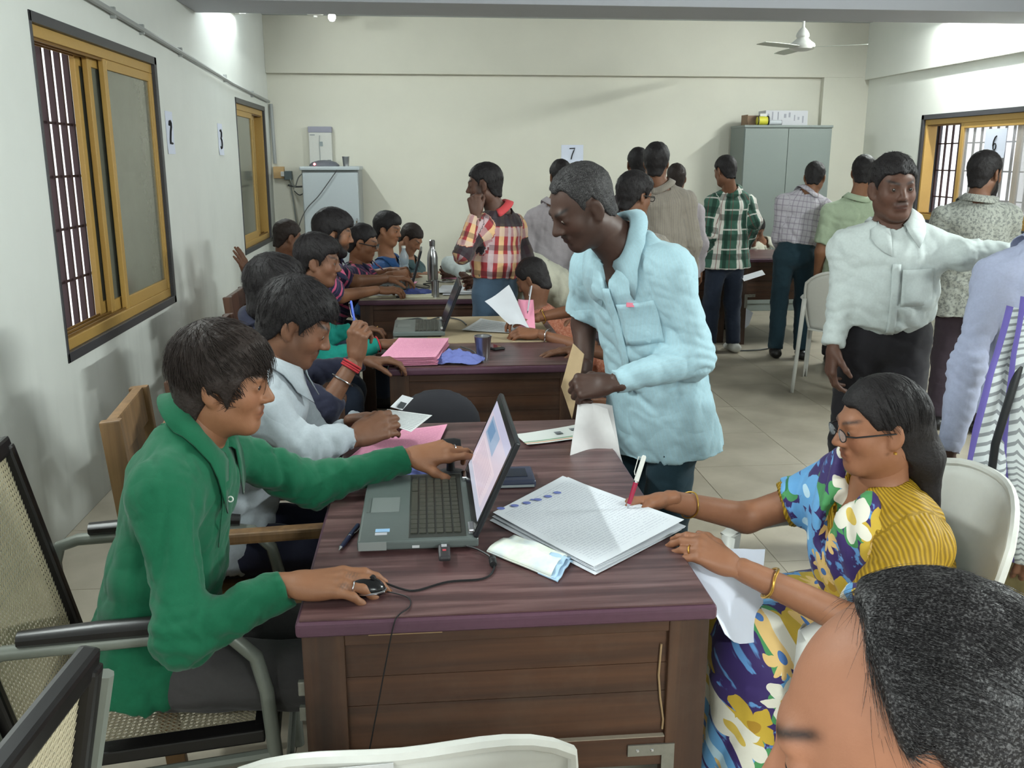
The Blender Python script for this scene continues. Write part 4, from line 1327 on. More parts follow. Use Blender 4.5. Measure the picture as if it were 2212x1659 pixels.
def wood_chair(label, loc, rotz, top=1.0, mat=CHWOOD, arms=True):
    r = thing('wooden_chair', label, 'chair', loc, rotz, 'wooden office armchairs')
    for s in (-1, 1):
        MB().bar((s * 0.22, -0.22, 0), (s * 0.22, -0.30, top), 0.036, 0.05, up=(0, 1, 0)).build('back_post', mat, r, bevel=0.004)
        MB().bar((s * 0.23, 0.22, 0), (s * 0.23, 0.22, 0.66 if arms else 0.44), 0.042, 0.042, up=(0, 1, 0)).build('leg', mat, r, bevel=0.004)
        if arms: MB().bar((s * 0.235, -0.25, 0.665), (s * 0.235, 0.25, 0.665), 0.055, 0.03).build('arm', mat, r, bevel=0.008)
    MB().box((-0.23, -0.23, 0.41), (0.23, 0.24, 0.45)).build('seat', mat, r, bevel=0.008)
    MB().bar((-0.22, -0.297, top - 0.05), (0.22, -0.297, top - 0.05), 0.028, 0.10, up=(0, -0.08, 1)).build('top_rail', mat, r, bevel=0.006)
    MB().bar((-0.2, -0.255, 0.52), (0.2, -0.255, 0.52), 0.024, 0.06).build('lower_rail', mat, r, bevel=0.004)
    MB().bar((0, -0.258, 0.55), (0, -0.292, top - 0.1), 0.30, 0.014, up=(0, 1, 0)).build('back_panel', mat, r, bevel=0.004)
    return r
# ------------------------------------------------------------------ furniture in place
TZ = 0.765
desk('striped rosewood desk nearest the viewer with the grey laptop', -0.254, 0.545, 1.60, 2.92)
desk('striped rosewood desk in the middle holding the pink paper stack', -0.165, 0.64, 3.76, 5.02)
desk('pale topped desk at the back with the steel bottle', -0.414, 0.44, 5.69, 7.02, top=LAML, lip=LIP)
desk('dark desk behind the green plaid shirted man', 1.75, 2.65, 7.95, 8.75)
desk('dark desk behind the white checked shirted man', 2.72, 3.75, 7.85, 8.65)

r = desk_front = bpy.data.objects['office_desk']
# wear on the near end of the front desk: scraped lip, a dried drip and a keyhole mark
MB().box((0.13, 0.0135, 0.7215), (0.27, 0.0185, 0.7285)).box((0.30, 0.0135, 0.724), (0.43, 0.0185, 0.7285)).build('scuff', SCUFF, desk_front)
MB().tube([(0.702, 0.026, 0.668), (0.699, 0.0255, 0.60), (0.704, 0.0255, 0.55), (0.712, 0.0255, 0.50), (0.711, 0.026, 0.478)], 0.0022, 6).build('drip_mark', SCUFF, desk_front, True)
MB().box((0.086, 0.018, 0.4652), (0.714, 0.0295, 0.4668)).build('dust_ledge', plain('ledge_dust', srgb(150, 138, 122), 0.95), desk_front)

for _z in (0.60, 0.545): MB().cbox((-0.004, 0.045, _z), (0.014, 0.012, 0.03)).build('latch', ZINC, desk_front, bevel=0.002)
cane_chair('grey steel tube armchair with black pads under the green shirted man', (-0.64, 2.03, 0), -R90 + 0.10)
cane_chair('grey steel tube armchair with cane back in the lower left corner', (-0.835, 0.93, 0), R90 - 0.06, back_z=0.95)
wood_chair('worn brown wooden armchair under the grey shirted man', (-0.49, 2.45, 0), -R90 + 0.10, top=0.985)
bpy.data.objects['wooden_chair'].scale = (0.80, 1, 1)
plastic_chair('white plastic armchair under the woman in the floral sari', (1.03, 2.02, 0), R90)
plastic_chair('white plastic chair cut off by the bottom edge of the picture', (-0.065, 1.375, 0), 0.06, arms=False)
plastic_chair('white plastic chair under the woman in the green dotted dress', (2.95, 6.25, 0), -0.55)
# sticker on the near plastic chair
st = MB().cbox((-0.125, 1.0325, 0.845), (0.10, 0.0018, 0.03), Matrix.Identity(4)).build('sticker', plain('sticker_paper', srgb(196, 196, 196), 0.4))
ch = [o for o in bpy.data.objects if o.name.startswith('plastic_chair')][1]
st.parent = ch; st.matrix_parent_inverse = Matrix.Translation((0.065, -1.375, 0))
for k, (cx, w, hh_, cc) in enumerate(((-0.155, 0.016, 0.016, srgb(60, 62, 70)), (-0.125, 0.006, 0.007, srgb(150, 60, 90)), (-0.115, 0.007, 0.009, srgb(160, 60, 80)), (-0.104, 0.004, 0.010, srgb(110, 80, 120)), (-0.093, 0.007, 0.008, srgb(120, 80, 110)))):
    mk = MB().cbox((cx, 1.031, 0.843), (w, 0.0016, hh_)).build('print_mark', plain('sticker_print_%d' % k, cc, 0.5), st)

WCHAIR2 = wood_mat('dark_chair_wood', srgb(50, 30, 20), srgb(74, 46, 30), srgb(96, 62, 42), 2, 0.8, 0.5)
for lab, x, y in (('dark wooden chair under the navy clothed person', -0.58, 3.42), ('dark wooden chair under the teal sleeved person', -0.68, 4.42), ('dark wooden chair under the bearded man in the striped polo', -0.80, 5.45)):
    wood_chair(lab, (x, y, 0), -R90, top=0.86, mat=WCHAIR2)

# refrigerator
FR = plain('grey_white_fridge_enamel', srgb(170, 178, 182), 0.35, var=0.03)
FRS = plain('fridge_side_grey', srgb(150, 154, 154), 0.45)
r = thing('refrigerator', 'pale grey refrigerator in the far left corner', 'refrigerator', (-1.22, 9.6, 0))
MB().box((0, 0.06, 0.06), (0.57, 0.56, 1.50)).build('cabinet', FRS, r, bevel=0.012)
MB().box((0.012, 0.0, 0.10), (0.562, 0.055, 1.475)).build('door', FR, r, bevel=0.014, seg=3)
MB().box((-0.012, -0.012, 1.497), (0.582, 0.56, 1.535)).build('top_cover', FR, r, bevel=0.012)
MB().tube([(0.535, -0.004, 0.78), (0.535, -0.035, 0.80), (0.535, -0.035, 1.0), (0.535, -0.004, 1.02)], 0.010, 8).build('handle', CHROME, r, True)
MB().box((0.02, 0.08, 0.0), (0.55, 0.54, 0.06)).build('plinth', BLACKP, r)
# wall purifier above it
r = thing('wall_purifier', 'white wall box with grey top above the refrigerator', 'purifier', (-1.185, YB, 1.56))
MB().box((0, -0.10, 0.0), (0.235, 0, 0.315)).build('body', PLASTICW, r, bevel=0.008)
MB().box((-0.003, -0.103, 0.315), (0.238, 0, 0.375)).build('top_band', plain('lilac_grey_plastic', srgb(150, 150, 164), 0.5), r, bevel=0.006)
MB().tube([(0.115, -0.103, 0.285), (0.108, -0.106, 0.20), (0.11, -0.106, 0.03)], 0.004, 6).build('tap_line', PVC, r, True)
MB().cbox((0.125, -0.103, 0.20), (0.035, 0.008, 0.045)).build('indicator_panel', plain('grey_print', srgb(140, 150, 152), 0.5), r)
MB().cbox((0.04, -0.1015, 0.29), (0.05, 0.003, 0.010)).build('name_plate', plain('grey_print_dark', srgb(130, 136, 140), 0.5), r)
MB().cbox((0.205, -0.1015, 0.035), (0.04, 0.003, 0.008)).build('name_plate', plain('grey_print_dark', srgb(130, 136, 140), 0.5), r)
# modem and tumbler on the fridge
r = thing('modem', 'dark grey domed modem with a red light on the refrigerator', 'modem', (-1.0, 9.75, 1.535))
m = MB(); m.lathe([(0.15, 0), (0.15, 0.015), (0.12, 0.04), (0.06, 0.058), (0.002, 0.062)], 28, M=Matrix.Diagonal((1, 0.55, 1, 1)))
m.build('case', plain('dark_grey_plastic', srgb(96, 98, 106), 0.5), r, True)
MB().lathe([(0.012, 0), (0.012, 0.006), (0.002, 0.009)], 12, (-0.09, -0.068, 0.022), Matrix.Rotation(R90, 4, 'X')).build('power_light', emit('red_led', (1, 0.12, 0.15), 5), r, True)


def tumbler(label, loc, h=0.085, r0=0.025, r1=0.036, mat=STEEL):
    r = thing('steel_tumbler', label, 'tumbler', loc, 0, 'steel tumblers')
    MB().lathe([(r0, 0), (r0, 0.003), (r1, h), (r1 + 0.002, h + 0.002), (r1 - 0.002, h), (r0 - 0.002, 0.006), (0.001, 0.006)], 24).build('wall', mat, r, True)
    MB().tube([(r1 * math.cos(a), r1 * math.sin(a), h) for a in np.linspace(0, 2 * math.pi, 24, endpoint=False)], 0.0018, 6, True).build('rim', mat, r, True)
    return r
tumbler('steel tumbler on top of the refrigerator', (-0.78, 9.72, 1.535), 0.095, 0.028, 0.037)
tumbler('steel tumbler on the middle desk beside the crumpled blue cloth', (0.235, 3.875, TZ), 0.105, 0.026, 0.037)
tumbler('small steel tumbler near the front edge of the pale desk', (0.055, 5.79, TZ), 0.10, 0.024, 0.024)

# socket board and cords in the corner
r = thing('socket_board', 'wooden socket board with plugs in the far left corner', 'socket board', (XL, YB - 0.02, 1.41))
MB().box((0.02, -0.05, 0.0), (0.13, 0.02, 0.12)).build('board', plain('pale_wood_board', srgb(190, 158, 112), 0.6, var=0.1), r, bevel=0.004)
MB().box((0.135, -0.09, -0.015), (0.215, -0.02, 0.075)).build('adapter', plain('grey_adapter', srgb(84, 96, 98), 0.5), r, bevel=0.008)
MB().box((0.10, -0.085, 0.02), (0.137, -0.03, 0.07)).build('plug', PLASTICW, r, bevel=0.006)
DKC = plain('dark_cord', srgb(70, 72, 72), 0.6); GRC = plain('grey_cord', srgb(130, 134, 130), 0.6)
def cord(label, pts, rad, mat):
    m = MB()
    P = [V3(p) for p in pts]; Q = []
    for i in range(len(P) - 1):
        p0 = P[max(i - 1, 0)]; p1 = P[i]; p2 = P[i + 1]; p3 = P[min(i + 2, len(P) - 1)]
        for t in np.linspace(0, 1, 6, endpoint=False):
            Q.append(0.5 * ((2 * p1) + (p2 - p0) * t + (2 * p0 - 5 * p1 + 4 * p2 - p3) * t * t + (3 * p1 - p0 - 3 * p2 + p3) * t ** 3))
    Q.append(P[-1]); m.tube(Q, rad, 6)
    o = m.build('power_cord', mat, None, True, off=tuple(Q[0])); o.location = tuple(Q[0])
    return tag(o, label, 'cord')
cord('grey cords looping from the socket board to the refrigerator', [(-1.40, 10.10, 1.42), (-1.35, 10.06, 1.32), (-1.30, 10.03, 1.42), (-1.23, 10.02, 1.48)], 0.007, GRC)
cord('dark cord crossing straight from the socket plugs to the refrigerator', [(-1.42, 10.1, 1.34), (-1.34, 10.06, 1.325), (-1.24, 10.03, 1.33)], 0.009, DKC)
cord('thin loose cord sagging behind the refrigerator', [(-1.36, 10.1, 1.28), (-1.30, 10.06, 1.24), (-1.23, 10.02, 1.28)], 0.006, DKC)
cord('grey cord dropping down the far left corner', [(-1.40, 10.1, 1.36), (-1.375, 10.09, 1.18), (-1.35, 10.08, 0.9), (-1.33, 10.06, 0.6)], 0.008, GRC)
cord('thin dark wire drooping across the refrigerator door', [(-0.86, 9.580, 1.50), (-0.95, 9.578, 1.38), (-1.06, 9.578, 1.24), (-1.17, 9.578, 1.13), (-1.245, 9.59, 1.0), (-1.30, 9.62, 0.85)], 0.0045, DKC)
cord('black cable lying on the floor beside the checked shirt man', [(3.20, 8.1, 0.006), (3.05, 7.75, 0.006), (2.85, 7.60, 0.006), (2.62, 7.58, 0.006)], 0.007, DKC)

# steel almirah with boxes
AL = plain('grey_green_enamel', srgb(118, 126, 122), 0.45, var=0.04); ALD = plain('grey_green_enamel_dark', srgb(96, 102, 100), 0.5)
r = thing('steel_almirah', 'tall grey steel almirah against the end wall', 'cupboard', (3.32, 9.68, 0))
MB().box((0, 0.012, 0), (0.945, 0.44, 1.945)).build('carcass', AL, r, bevel=0.006)
for x0, x1 in ((0.008, 0.4705), (0.4745, 0.937)): MB().box((x0, 0.0, 0.08), (x1, 0.014, 1.915)).build('door', AL, r, bevel=0.004)
MB().tube([(0.505, -0.004, 0.95), (0.505, -0.03, 0.96), (0.505, -0.03, 1.06), (0.505, -0.004, 1.07)], 0.008, 8).build('handle', CHROME, r, True)
MB().box((-0.004, -0.006, 1.925), (0.949, 0.44, 1.95)).build('top_edge', AL, r, bevel=0.004)
CART = plain('brown_cardboard', srgb(142, 118, 96), 0.8, var=0.1); WBOX = plain('white_printed_carton', srgb(196, 196, 200), 0.6, var=0.03)
r = thing('carton', 'long white printed carton on top of the almirah', 'box', (3.60, 9.86, 1.95))
MB().box((0, 0, 0), (0.46, 0.22, 0.155)).build('box', WBOX, r, bevel=0.003)
PR = plain('carton_print', srgb(150, 150, 158), 0.7)
for x, z, w, hh_ in ((0.02, 0.09, 0.02, 0.03), (0.07, 0.06, 0.012, 0.08), (0.13, 0.06, 0.012, 0.08), (0.20, 0.08, 0.025, 0.04), (0.25, 0.085, 0.02, 0.05), (0.31, 0.05, 0.012, 0.06), (0.35, 0.06, 0.02, 0.03), (0.40, 0.03, 0.015, 0.07)):
    MB().box((x, -0.0012, z), (x + w, 0.0, z + hh_)).build('print_mark', PR, r)
MB().box((0.16, 0.06, 0.155), (0.30, 0.16, 0.158)).build('flap', WBOX, r)
r = thing('carton', 'small open brown carton beside the white carton', 'box', (3.40, 9.84, 1.95))
MB().box((0, 0, 0), (0.19, 0.2, 0.006)).box((0, 0, 0), (0.004, 0.2, 0.11)).box((0.186, 0, 0), (0.19, 0.2, 0.11)).box((0, 0.196, 0), (0.19, 0.2, 0.11)).box((0, 0, 0), (0.19, 0.004, 0.05)).build('box', CART, r)
MB().box((0.13, -0.012, 0.05), (0.20, -0.006, 0.12)).build('flap', plain('white_flap', srgb(210, 210, 206), 0.6), r)
r = thing('tape_roll', 'yellow wrapped bundle on the almirah', 'bundle', (3.53, 9.76, 1.95 + 0.045))
M_ = Matrix.Rotation(R90, 4, 'Y')
MB().lathe([(0.020, -0.06), (0.042, -0.055), (0.046, 0.0), (0.042, 0.055), (0.020, 0.06)], 20, M=M_).build('wrap', plain('yellow_wrap', srgb(196, 190, 60), 0.5, var=0.15), r, True)
MB().tube([(0.058, 0.046 * math.cos(a), 0.046 * math.sin(a)) for a in np.linspace(0, 6.28, 20, endpoint=False)], 0.008, 6, True).build('strap', BLACKP, r, True)
MB().tube([(-0.05, 0.045 * math.cos(a), 0.045 * math.sin(a)) for a in np.linspace(0, 6.28, 20, endpoint=False)], 0.006, 6, True).build('strap', BLACKP, r, True)
r = thing('paper_roll', 'short pale rolled tube lying on the almirah', 'tube', (3.66, 9.75, 1.95 + 0.026))
MB().lathe([(0.025, -0.07), (0.025, 0.07), (0.015, 0.07), (0.015, 0.02)], 18, M=M_).build('roll', plain('pale_roll', srgb(176, 180, 184), 0.5), r, True)
MB().lathe([(0.014, 0.0702), (0.027, 0.0702), (0.027, 0.0725), (0.014, 0.0725)], 18, M=M_).build('end_ring', plain('roll_end', srgb(110, 96, 98), 0.6), r, True)

# ------------------------------------------------------------------ numbered papers on walls
PAPER = plain('white_paper', srgb(226, 228, 232), 0.75, var=0.02)
PAPERB = plain('bluish_white_paper', srgb(216, 222, 238), 0.75, var=0.02)
PINKP = plain('pink_paper', srgb(238, 156, 182), 0.75, var=0.04)
INK = plain('black_marker_ink', srgb(24, 24, 28), 0.6)
DIG = {'2': [(-0.3, 0.62), (-0.15, 0.95), (0.1, 1.0), (0.3, 0.8), (0.25, 0.45), (0.0, 0.1), (-0.25, -0.55), (-0.3, -0.9), (0.0, -0.88), (0.35, -0.9)],
       '3': [(-0.25, 0.9), (0.05, 1.0), (0.3, 0.7), (0.2, 0.3), (-0.05, 0.12), (0.25, -0.1), (0.35, -0.5), (0.15, -0.9), (-0.2, -0.95), (-0.35, -0.75)],
       '7': [(-0.5, 0.95), (0.45, 1.0), (0.25, 0.5), (0.0, -0.1), (-0.2, -0.95)],
       '6': [(0.35, 1.0), (0.05, 0.85), (-0.25, 0.35), (-0.35, -0.25), (-0.2, -0.8), (0.1, -0.95), (0.35, -0.7), (0.4, -0.3), (0.2, -0.02), (-0.1, -0.05), (-0.32, -0.35)]}
def number_paper(d, label, o, u, w, h, n, ink=0.006, hs_=0.055):
    """paper taped to a wall: o centre, u horizontal direction, n outward normal"""
    o = V3(o); u = unit(u); n = unit(n); z = V3(0, 0, 1)
    r = thing('number_paper', label, 'paper', tuple(o), 0, 'numbered papers on the walls')
    P = [[u * w * (i / 4 - 0.5) + z * h * (j / 4 - 0.5) + n * (0.002 + 0.006 * max(0, 0.25 - j / 4) * 2) for j in range(5)] for i in range(5)]
    MB().sheet(P, 0.0006).build('sheet', PAPERB, r)
    MB().tube([u * x * hs_ + z * y * hs_ + n * 0.006 for x, y in DIG[d]], ink, 8, flat=1.0).build('numeral', INK, r, True)
number_paper('2', 'white paper with the handwritten number 2 beside the near window', (XL, 6.22, 1.765), (0, 1, 0), 0.17, 0.26, (1, 0, 0), 0.007, 0.072)
number_paper('3', 'white paper with the handwritten number 3 on the left wall', (XL, 7.72, 1.755), (0, 1, 0), 0.17, 0.24, (1, 0, 0), 0.007, 0.072)
number_paper('7', 'white paper with the number 7 on the end wall', (1.60, YB, 1.66), (1, 0, 0), 0.24, 0.19, (0, -1, 0), 0.006, 0.06)
number_paper('6', 'white paper with the number 6 on the barred window', (XR - 0.012, 7.68, 1.735), (0, -1, 0), 0.30, 0.24, (-1, 0, 0), 0.005, 0.06)


# ------------------------------------------------------------------ laptops
LAPG = plain('grey_laptop_shell', srgb(96, 104, 102), 0.38, 0.2, var=0.05)
LAPD = plain('dark_laptop_shell', srgb(30, 32, 36), 0.35, 0.1, var=0.05)
KEYM = plain('dark_olive_keys', srgb(58, 58, 50), 0.5)
DECK = plain('dark_keyboard_deck', srgb(50, 52, 48), 0.4)


def screen_mat(name, on):
    t = NT(name); p = t.obj(); x = t.xyz(p)
    if not on: return t.out(srgb(70, 72, 84), 0.12, 0, 0.6)
    # object space: x across, y up the screen (0..1 scaled by the builder's uv attribute)
    a = t.xyz(t.attr('puv').outputs['Vector']); u, v = a[0], a[1]
    c = t.mix(t.step(v, 0.12, 0.01), srgb(205, 210, 226), srgb(222, 212, 228))
    def rect(c, u0, u1, v0, v1, col, f=1.0):
        m = t.math('MULTIPLY', t.math('MULTIPLY', t.math('GREATER_THAN', u, u0), t.math('LESS_THAN', u, u1)), t.math('MULTIPLY', t.math('GREATER_THAN', v, v0), t.math('LESS_THAN', v, v1)))
        return t.mix(t.math('MULTIPLY', m, f), c, col)
    c = rect(c, 0.0, 1.0, 0.86, 1.0, srgb(206, 206, 232))
    c = rect(c, 0.10, 0.62, 0.58, 0.84, srgb(164, 186, 214))
    c = rect(c, 0.14, 0.40, 0.62, 0.80, srgb(120, 158, 196))
    c = rect(c, 0.06, 0.9, 0.10, 0.55, srgb(236, 222, 232))
    lines = t.math('LESS_THAN', t.math('FLOORED_MODULO', v, 0.035), 0.012)
    c = rect(c, 0.12, 0.80, 0.14, 0.50, t.mix(lines, srgb(236, 222, 232), srgb(206, 186, 204)))
    return t.out((0.02, 0.02, 0.02), 0.2, 0, 0.4, Emission_Color=c, Emission_Strength=0.62)


def laptop(label, loc, rotz, w, d, tilt, on, shell=LAPG, sh=None, stickers=True, sl=0.235):
    """local: width along x, hinge at +y, front at -y; origin at the centre of the base"""
    r = thing('laptop', label, 'laptop', loc, rotz, 'laptops on the desks')
    MB().box((-w / 2, -d / 2, 0.006), (w / 2, d / 2, 0.028)).build('base', shell, r, bevel=0.006, seg=3)
    for sx in (-1, 1):
        for sy in (-1, 1): MB().lathe([(0.008, 0), (0.008, 0.007)], 10, (sx * w * 0.42, sy * d * 0.4, 0)).build('foot', BLACKP, r)
    dk = MB().box((-w * 0.47, -d * 0.08, 0.0275), (w * 0.47, d * 0.40, 0.0292)).build('keyboard_deck', DECK, r, bevel=0.001)
    km = MB().cbox((0, 0, 0), (w * 0.052, d * 0.058, 0.0035)).mesh('key', KEYM, bevel=0.001, seg=1)
    for row in range(6):
        for c_ in range(14):
            if row == 0 and 4 <= c_ <= 8: continue
            link('key', km, dk, (-w * 0.40 + c_ * w * 0.0615, -d * 0.035 + row * d * 0.073, 0.0308))
    MB().box((-w * 0.14 - w * 0.0615 / 2, -d * 0.035 - d * 0.029, 0.0292), (w * 0.118, -d * 0.035 + d * 0.029, 0.0325)).build('space_bar', KEYM, dk, bevel=0.001)
    MB().box((-w * 0.11, -d * 0.42, 0.028), (w * 0.11, -d * 0.17, 0.0287)).build('touchpad', plain('touchpad_grey', srgb(112, 118, 116), 0.4), r)
    MB().box((-w * 0.11, -d * 0.46, 0.028), (w * 0.11, -d * 0.43, 0.0292)).build('touchpad_button', plain('touchpad_button', srgb(88, 94, 92), 0.4), r)
    if stickers:
        MB().box((w * 0.34, -d * 0.36, 0.028), (w * 0.38, -d * 0.24, 0.0284)).build('sticker', plain('blue_sticker', srgb(150, 190, 226), 0.4), r)
        MB().box((w * 0.39, -d * 0.36, 0.028), (w * 0.42, -d * 0.26, 0.0284)).build('sticker', plain('white_sticker', srgb(190, 190, 196), 0.4), r)
        MB().box((w * 0.5 - 0.004, -d * 0.05, 0.010), (w * 0.5 + 0.0008, d * 0.01, 0.016)).build('port', plain('port_light', srgb(190, 192, 194), 0.4), r)
        MB().box((w * 0.5 - 0.004, -d * 0.49, 0.007), (w * 0.5 + 0.0006, -d * 0.26, 0.026)).build('drive_bay', plain('bay_grey', srgb(130, 134, 132), 0.4), r)
    M = Matrix.Translation((0, d / 2 - 0.012, 0.030)) @ Matrix.Rotation(-math.radians(tilt), 4, 'X')
    ld = MB().box((-w / 2, -0.001, 0.0), (w / 2, 0.011, sl), M).build('lid', LAPD, r, bevel=0.004)
    bz = MB().box((-w / 2 + 0.004, -0.0022, 0.004), (w / 2 - 0.004, -0.0008, sl - 0.004), M).build('bezel', plain('black_bezel', srgb(18, 18, 20), 0.25), ld)
    P = [(-w * 0.455, -0.0027, 0.030), (w * 0.455, -0.0027, 0.030), (w * 0.455, -0.0027, sl - 0.020), (-w * 0.455, -0.0027, sl - 0.020)]
    Q = [(x, -0.0021, z) for x, _, z in P]
    vs = [M @ Vector(p) for p in P + Q]
    m = MB().add(vs, [(0, 1, 2, 3), (7, 6, 5, 4), (0, 4, 5, 1), (1, 5, 6, 2), (2, 6, 7, 3), (3, 7, 4, 0)])
    so = m.build('screen', SCR_ON if on else SCR_OFF, ld)
    attr_vec(so.data, 'puv', [(0, 0, 0), (1, 0, 0), (1, 1, 0), (0, 1, 0)] * 2)
    for sx in (-1, 1):
        MB().cbox((sx * w * 0.40, d / 2 - 0.014, 0.034), (0.05, 0.016, 0.014)).build('hinge', CHROME, r, bevel=0.004)
    return r
SCR_ON = screen_mat('lit_form_screen', True); SCR_OFF = screen_mat('dim_screen', False)
LP1 = laptop('open grey laptop with a lit form on the near desk', (-0.03, 2.115, TZ), -R90, 0.44, 0.265, 24, True)
laptop('open laptop on the middle desk with dim tilted screen', (-0.04, 4.58, TZ), -R90, 0.36, 0.25, 22, False, LAPG, stickers=False)
laptop('open laptop on the pale desk beside the steel bottle', (-0.20, 6.28, TZ), -R90, 0.34, 0.23, 16, False, LAPG, stickers=False)
laptop('dark laptop on the far right desk seen from behind', (2.46, 8.3, TZ), math.pi, 0.34, 0.23, 12, False, LAPD, stickers=False)


# ------------------------------------------------------------------ papers, cloths and small things on the desks
def line_paper(name, base, ink, axis, per, duty, dens=0.5, border=None):
    """paper printed with rows of broken text"""
    t = NT(name); x = t.xyz(t.attr('puv').outputs['Vector'])
    u, v = (x[0], x[1]) if axis == 0 else (x[1], x[0])
    row = t.math('LESS_THAN', t.math('FLOORED_MODULO', v, per), per * duty)
    cmb = t.n('ShaderNodeCombineXYZ'); t.put(cmb.inputs[0], t.math('MULTIPLY', u, 60)); t.put(cmb.inputs[1], t.math('MULTIPLY', t.math('FLOOR', t.math('DIVIDE', v, per)), 7.3))
    wd = t.math('GREATER_THAN', t.noise(cmb.outputs[0], 1.0, 3, 0.7), 1 - dens)
    ins = t.math('MULTIPLY', t.math('MULTIPLY', t.math('GREATER_THAN', x[0], 0.06), t.math('LESS_THAN', x[0], 0.94)), t.math('MULTIPLY', t.math('GREATER_THAN', x[1], 0.06), t.math('LESS_THAN', x[1], 0.94)))
    c = t.mix(t.math('MULTIPLY', t.math('MULTIPLY', row, wd), t.math('MULTIPLY', ins, 0.7)), base, ink)
    return t.out(c, 0.72, 0, 0.3)
FORM = line_paper('ruled_form_paper', srgb(222, 226, 232), srgb(184, 188, 200), 0, 0.024, 0.3, 0.55)
LETTER = line_paper('printed_letter_paper', srgb(222, 224, 224), srgb(120, 126, 132), 0, 0.075, 0.42, 0.62)
PINKF = line_paper('pink_form_paper', srgb(244, 168, 196), srgb(214, 126, 164), 0, 0.06, 0.3, 0.55)


def sheet_paper(name, label, corners, mat, z=0.0, t=0.0008, curl=0.0, group=None, cat='paper', n=7, seed=1, bump=0.0):
    """one sheet over four corners a, b, c, d (bilinear), slightly curled"""
    a, b, c, d = [V3(q) for q in corners]; rr = np.random.RandomState(seed); ph = rr.uniform(0, 6, 2)
    P = np.zeros((n, n, 3)); uv = []
    for i in range(n):
        for j in range(n):
            u = i / (n - 1); v = j / (n - 1)
            P[i, j] = a * (1 - u) * (1 - v) + b * u * (1 - v) + c * u * v + d * (1 - u) * v
            nn = unit(np.cross(b - a, d - a)); nn = nn if nn[2] >= -0.2 else -nn
            P[i, j] += nn * (z + curl * ((2 * u - 1) ** 4 + (2 * v - 1) ** 4) * 0.5 + bump * math.sin(u * 5 + ph[0]) * math.sin(v * 4 + ph[1])); uv.append((u, v, 0))
    o = P.reshape(-1, 3).mean(0)
    m = MB().sheet(P, t); ob = m.build(name, mat, None, True, off=tuple(o)); ob.location = tuple(o)
    attr_vec(ob.data, 'puv', uv + uv)
    return tag(ob, label, cat, group)


A3 = [(0.147, 2.074), (0.351, 2.319), (0.582, 1.963), (0.333, 1.752)]
def rotq(Q, ang, dx=0, dy=0, k=1.0):
    c_ = np.mean(Q, 0); ca, sa = math.cos(ang), math.sin(ang)
    return [((x - c_[0]) * ca * k - (y - c_[1]) * sa * k + c_[0] + dx, (x - c_[0]) * sa * k + (y - c_[1]) * ca * k + c_[1] + dy) for x, y in Q]
for k, (ang, dx, dy, lab) in enumerate(((0.03, -0.008, -0.012, 'lowest sheet of the A3 paper stack'), (-0.015, 0.004, 0.004, 'second sheet up in the A3 paper stack'), (0.02, -0.002, -0.004, 'third sheet up in the A3 paper stack'), (-0.03, 0.006, 0.002, 'fourth sheet up in the A3 paper stack'))):
    sheet_paper('paper_sheet', lab + ' on the near desk', [(x, y, TZ + 0.002 + 0.0026 * k) for x, y in rotq(A3, ang, dx, dy)], FORM, group='A3 sheets on the near desk', curl=0.0012, seed=k)
FS = sheet_paper('paper_sheet', 'top A3 form with blue thumbprints under the red pen', [(x, y, TZ + 0.0135 + zz) for (x, y), zz in zip(rotq(A3, 0.0), (0, 0, 0.01, 0.0))], FORM, group='A3 sheets on the near desk', curl=0.002, n=13)
BLUEI = plain('blue_thumb_ink', srgb(112, 124, 190), 0.7, var=0.25, scale=400)
for k, (px, py) in enumerate(((1082, 1098), (1112, 1092), (1138, 1086), (1150, 1079), (1162, 1079), (1184, 1072), (1204, 1064))):
    q = atz(px, py, TZ + 0.0165); sc_ = 0.5 if k == 3 else 1.0
    m = MB().lathe([(0.0085 * sc_, 0), (0.0085 * sc_, 0.0004), (0.0002, 0.0004)], 14, M=Matrix.Rotation(-0.3, 4, 'Z') @ Matrix.Diagonal((1.2, 0.95, 1, 1)))
    ob = m.build('thumbprint', BLUEI, FS); ob.location = tuple(q - np.array(FS.location))
sheet_paper('paper_sheet', 'loose white sheet hanging between the desk and the sari', [(0.56, 1.86, 0.74), (0.80, 2.0, 0.70), (0.74, 1.86, 0.52), (0.585, 1.66, 0.66)], PAPERB, curl=0.0, bump=0.012)


def crumple(name, label, c, sx, sy, h, mat, rot=0.0, seed=0, cat='cloth', border=None, n=26):
    """a crumpled cloth: folded height field whose edges come down to the table"""
    P = np.zeros((n, n, 3)); ca, sa = math.cos(rot), math.sin(rot)
    U, Vv = np.meshgrid(np.linspace(-1, 1, n), np.linspace(-1, 1, n), indexing='ij')
    q = np.stack([U.ravel() * 0.5, Vv.ravel() * 0.5, np.full(n * n, seed * 1.7)], 1)
    f = np.abs(snoise(q, 1.0, seed)) + 0.5 * np.abs(snoise(q, 2.2, seed + 3)) + 0.25 * snoise(q, 4.5, seed + 5)
    f = f.reshape(n, n); rad = np.sqrt(U ** 2 + Vv ** 2)
    env = np.clip(1.12 - rad ** 2.2 * 0.75, 0.04, 1)
    ez = snoise(q * 1.3, 1.1, seed + 8).reshape(n, n) * 0.16
    x = U * sx / 2 * (1 + ez); y = Vv * sy / 2 * (1 - ez * 0.7)
    k = 1 - 0.22 * (np.abs(U) * np.abs(Vv)) ** 1.5
    P[..., 0] = (x * ca - y * sa) * k; P[..., 1] = (x * sa + y * ca) * k
    P[..., 2] = 0.003 + h * env * (0.25 + 0.75 * f / (f.max() + 1e-6))
    m = MB().sheet(P, 0.002); o = m.build(name, mat, None, 'all'); o.location = c
    return tag(o, label, cat)
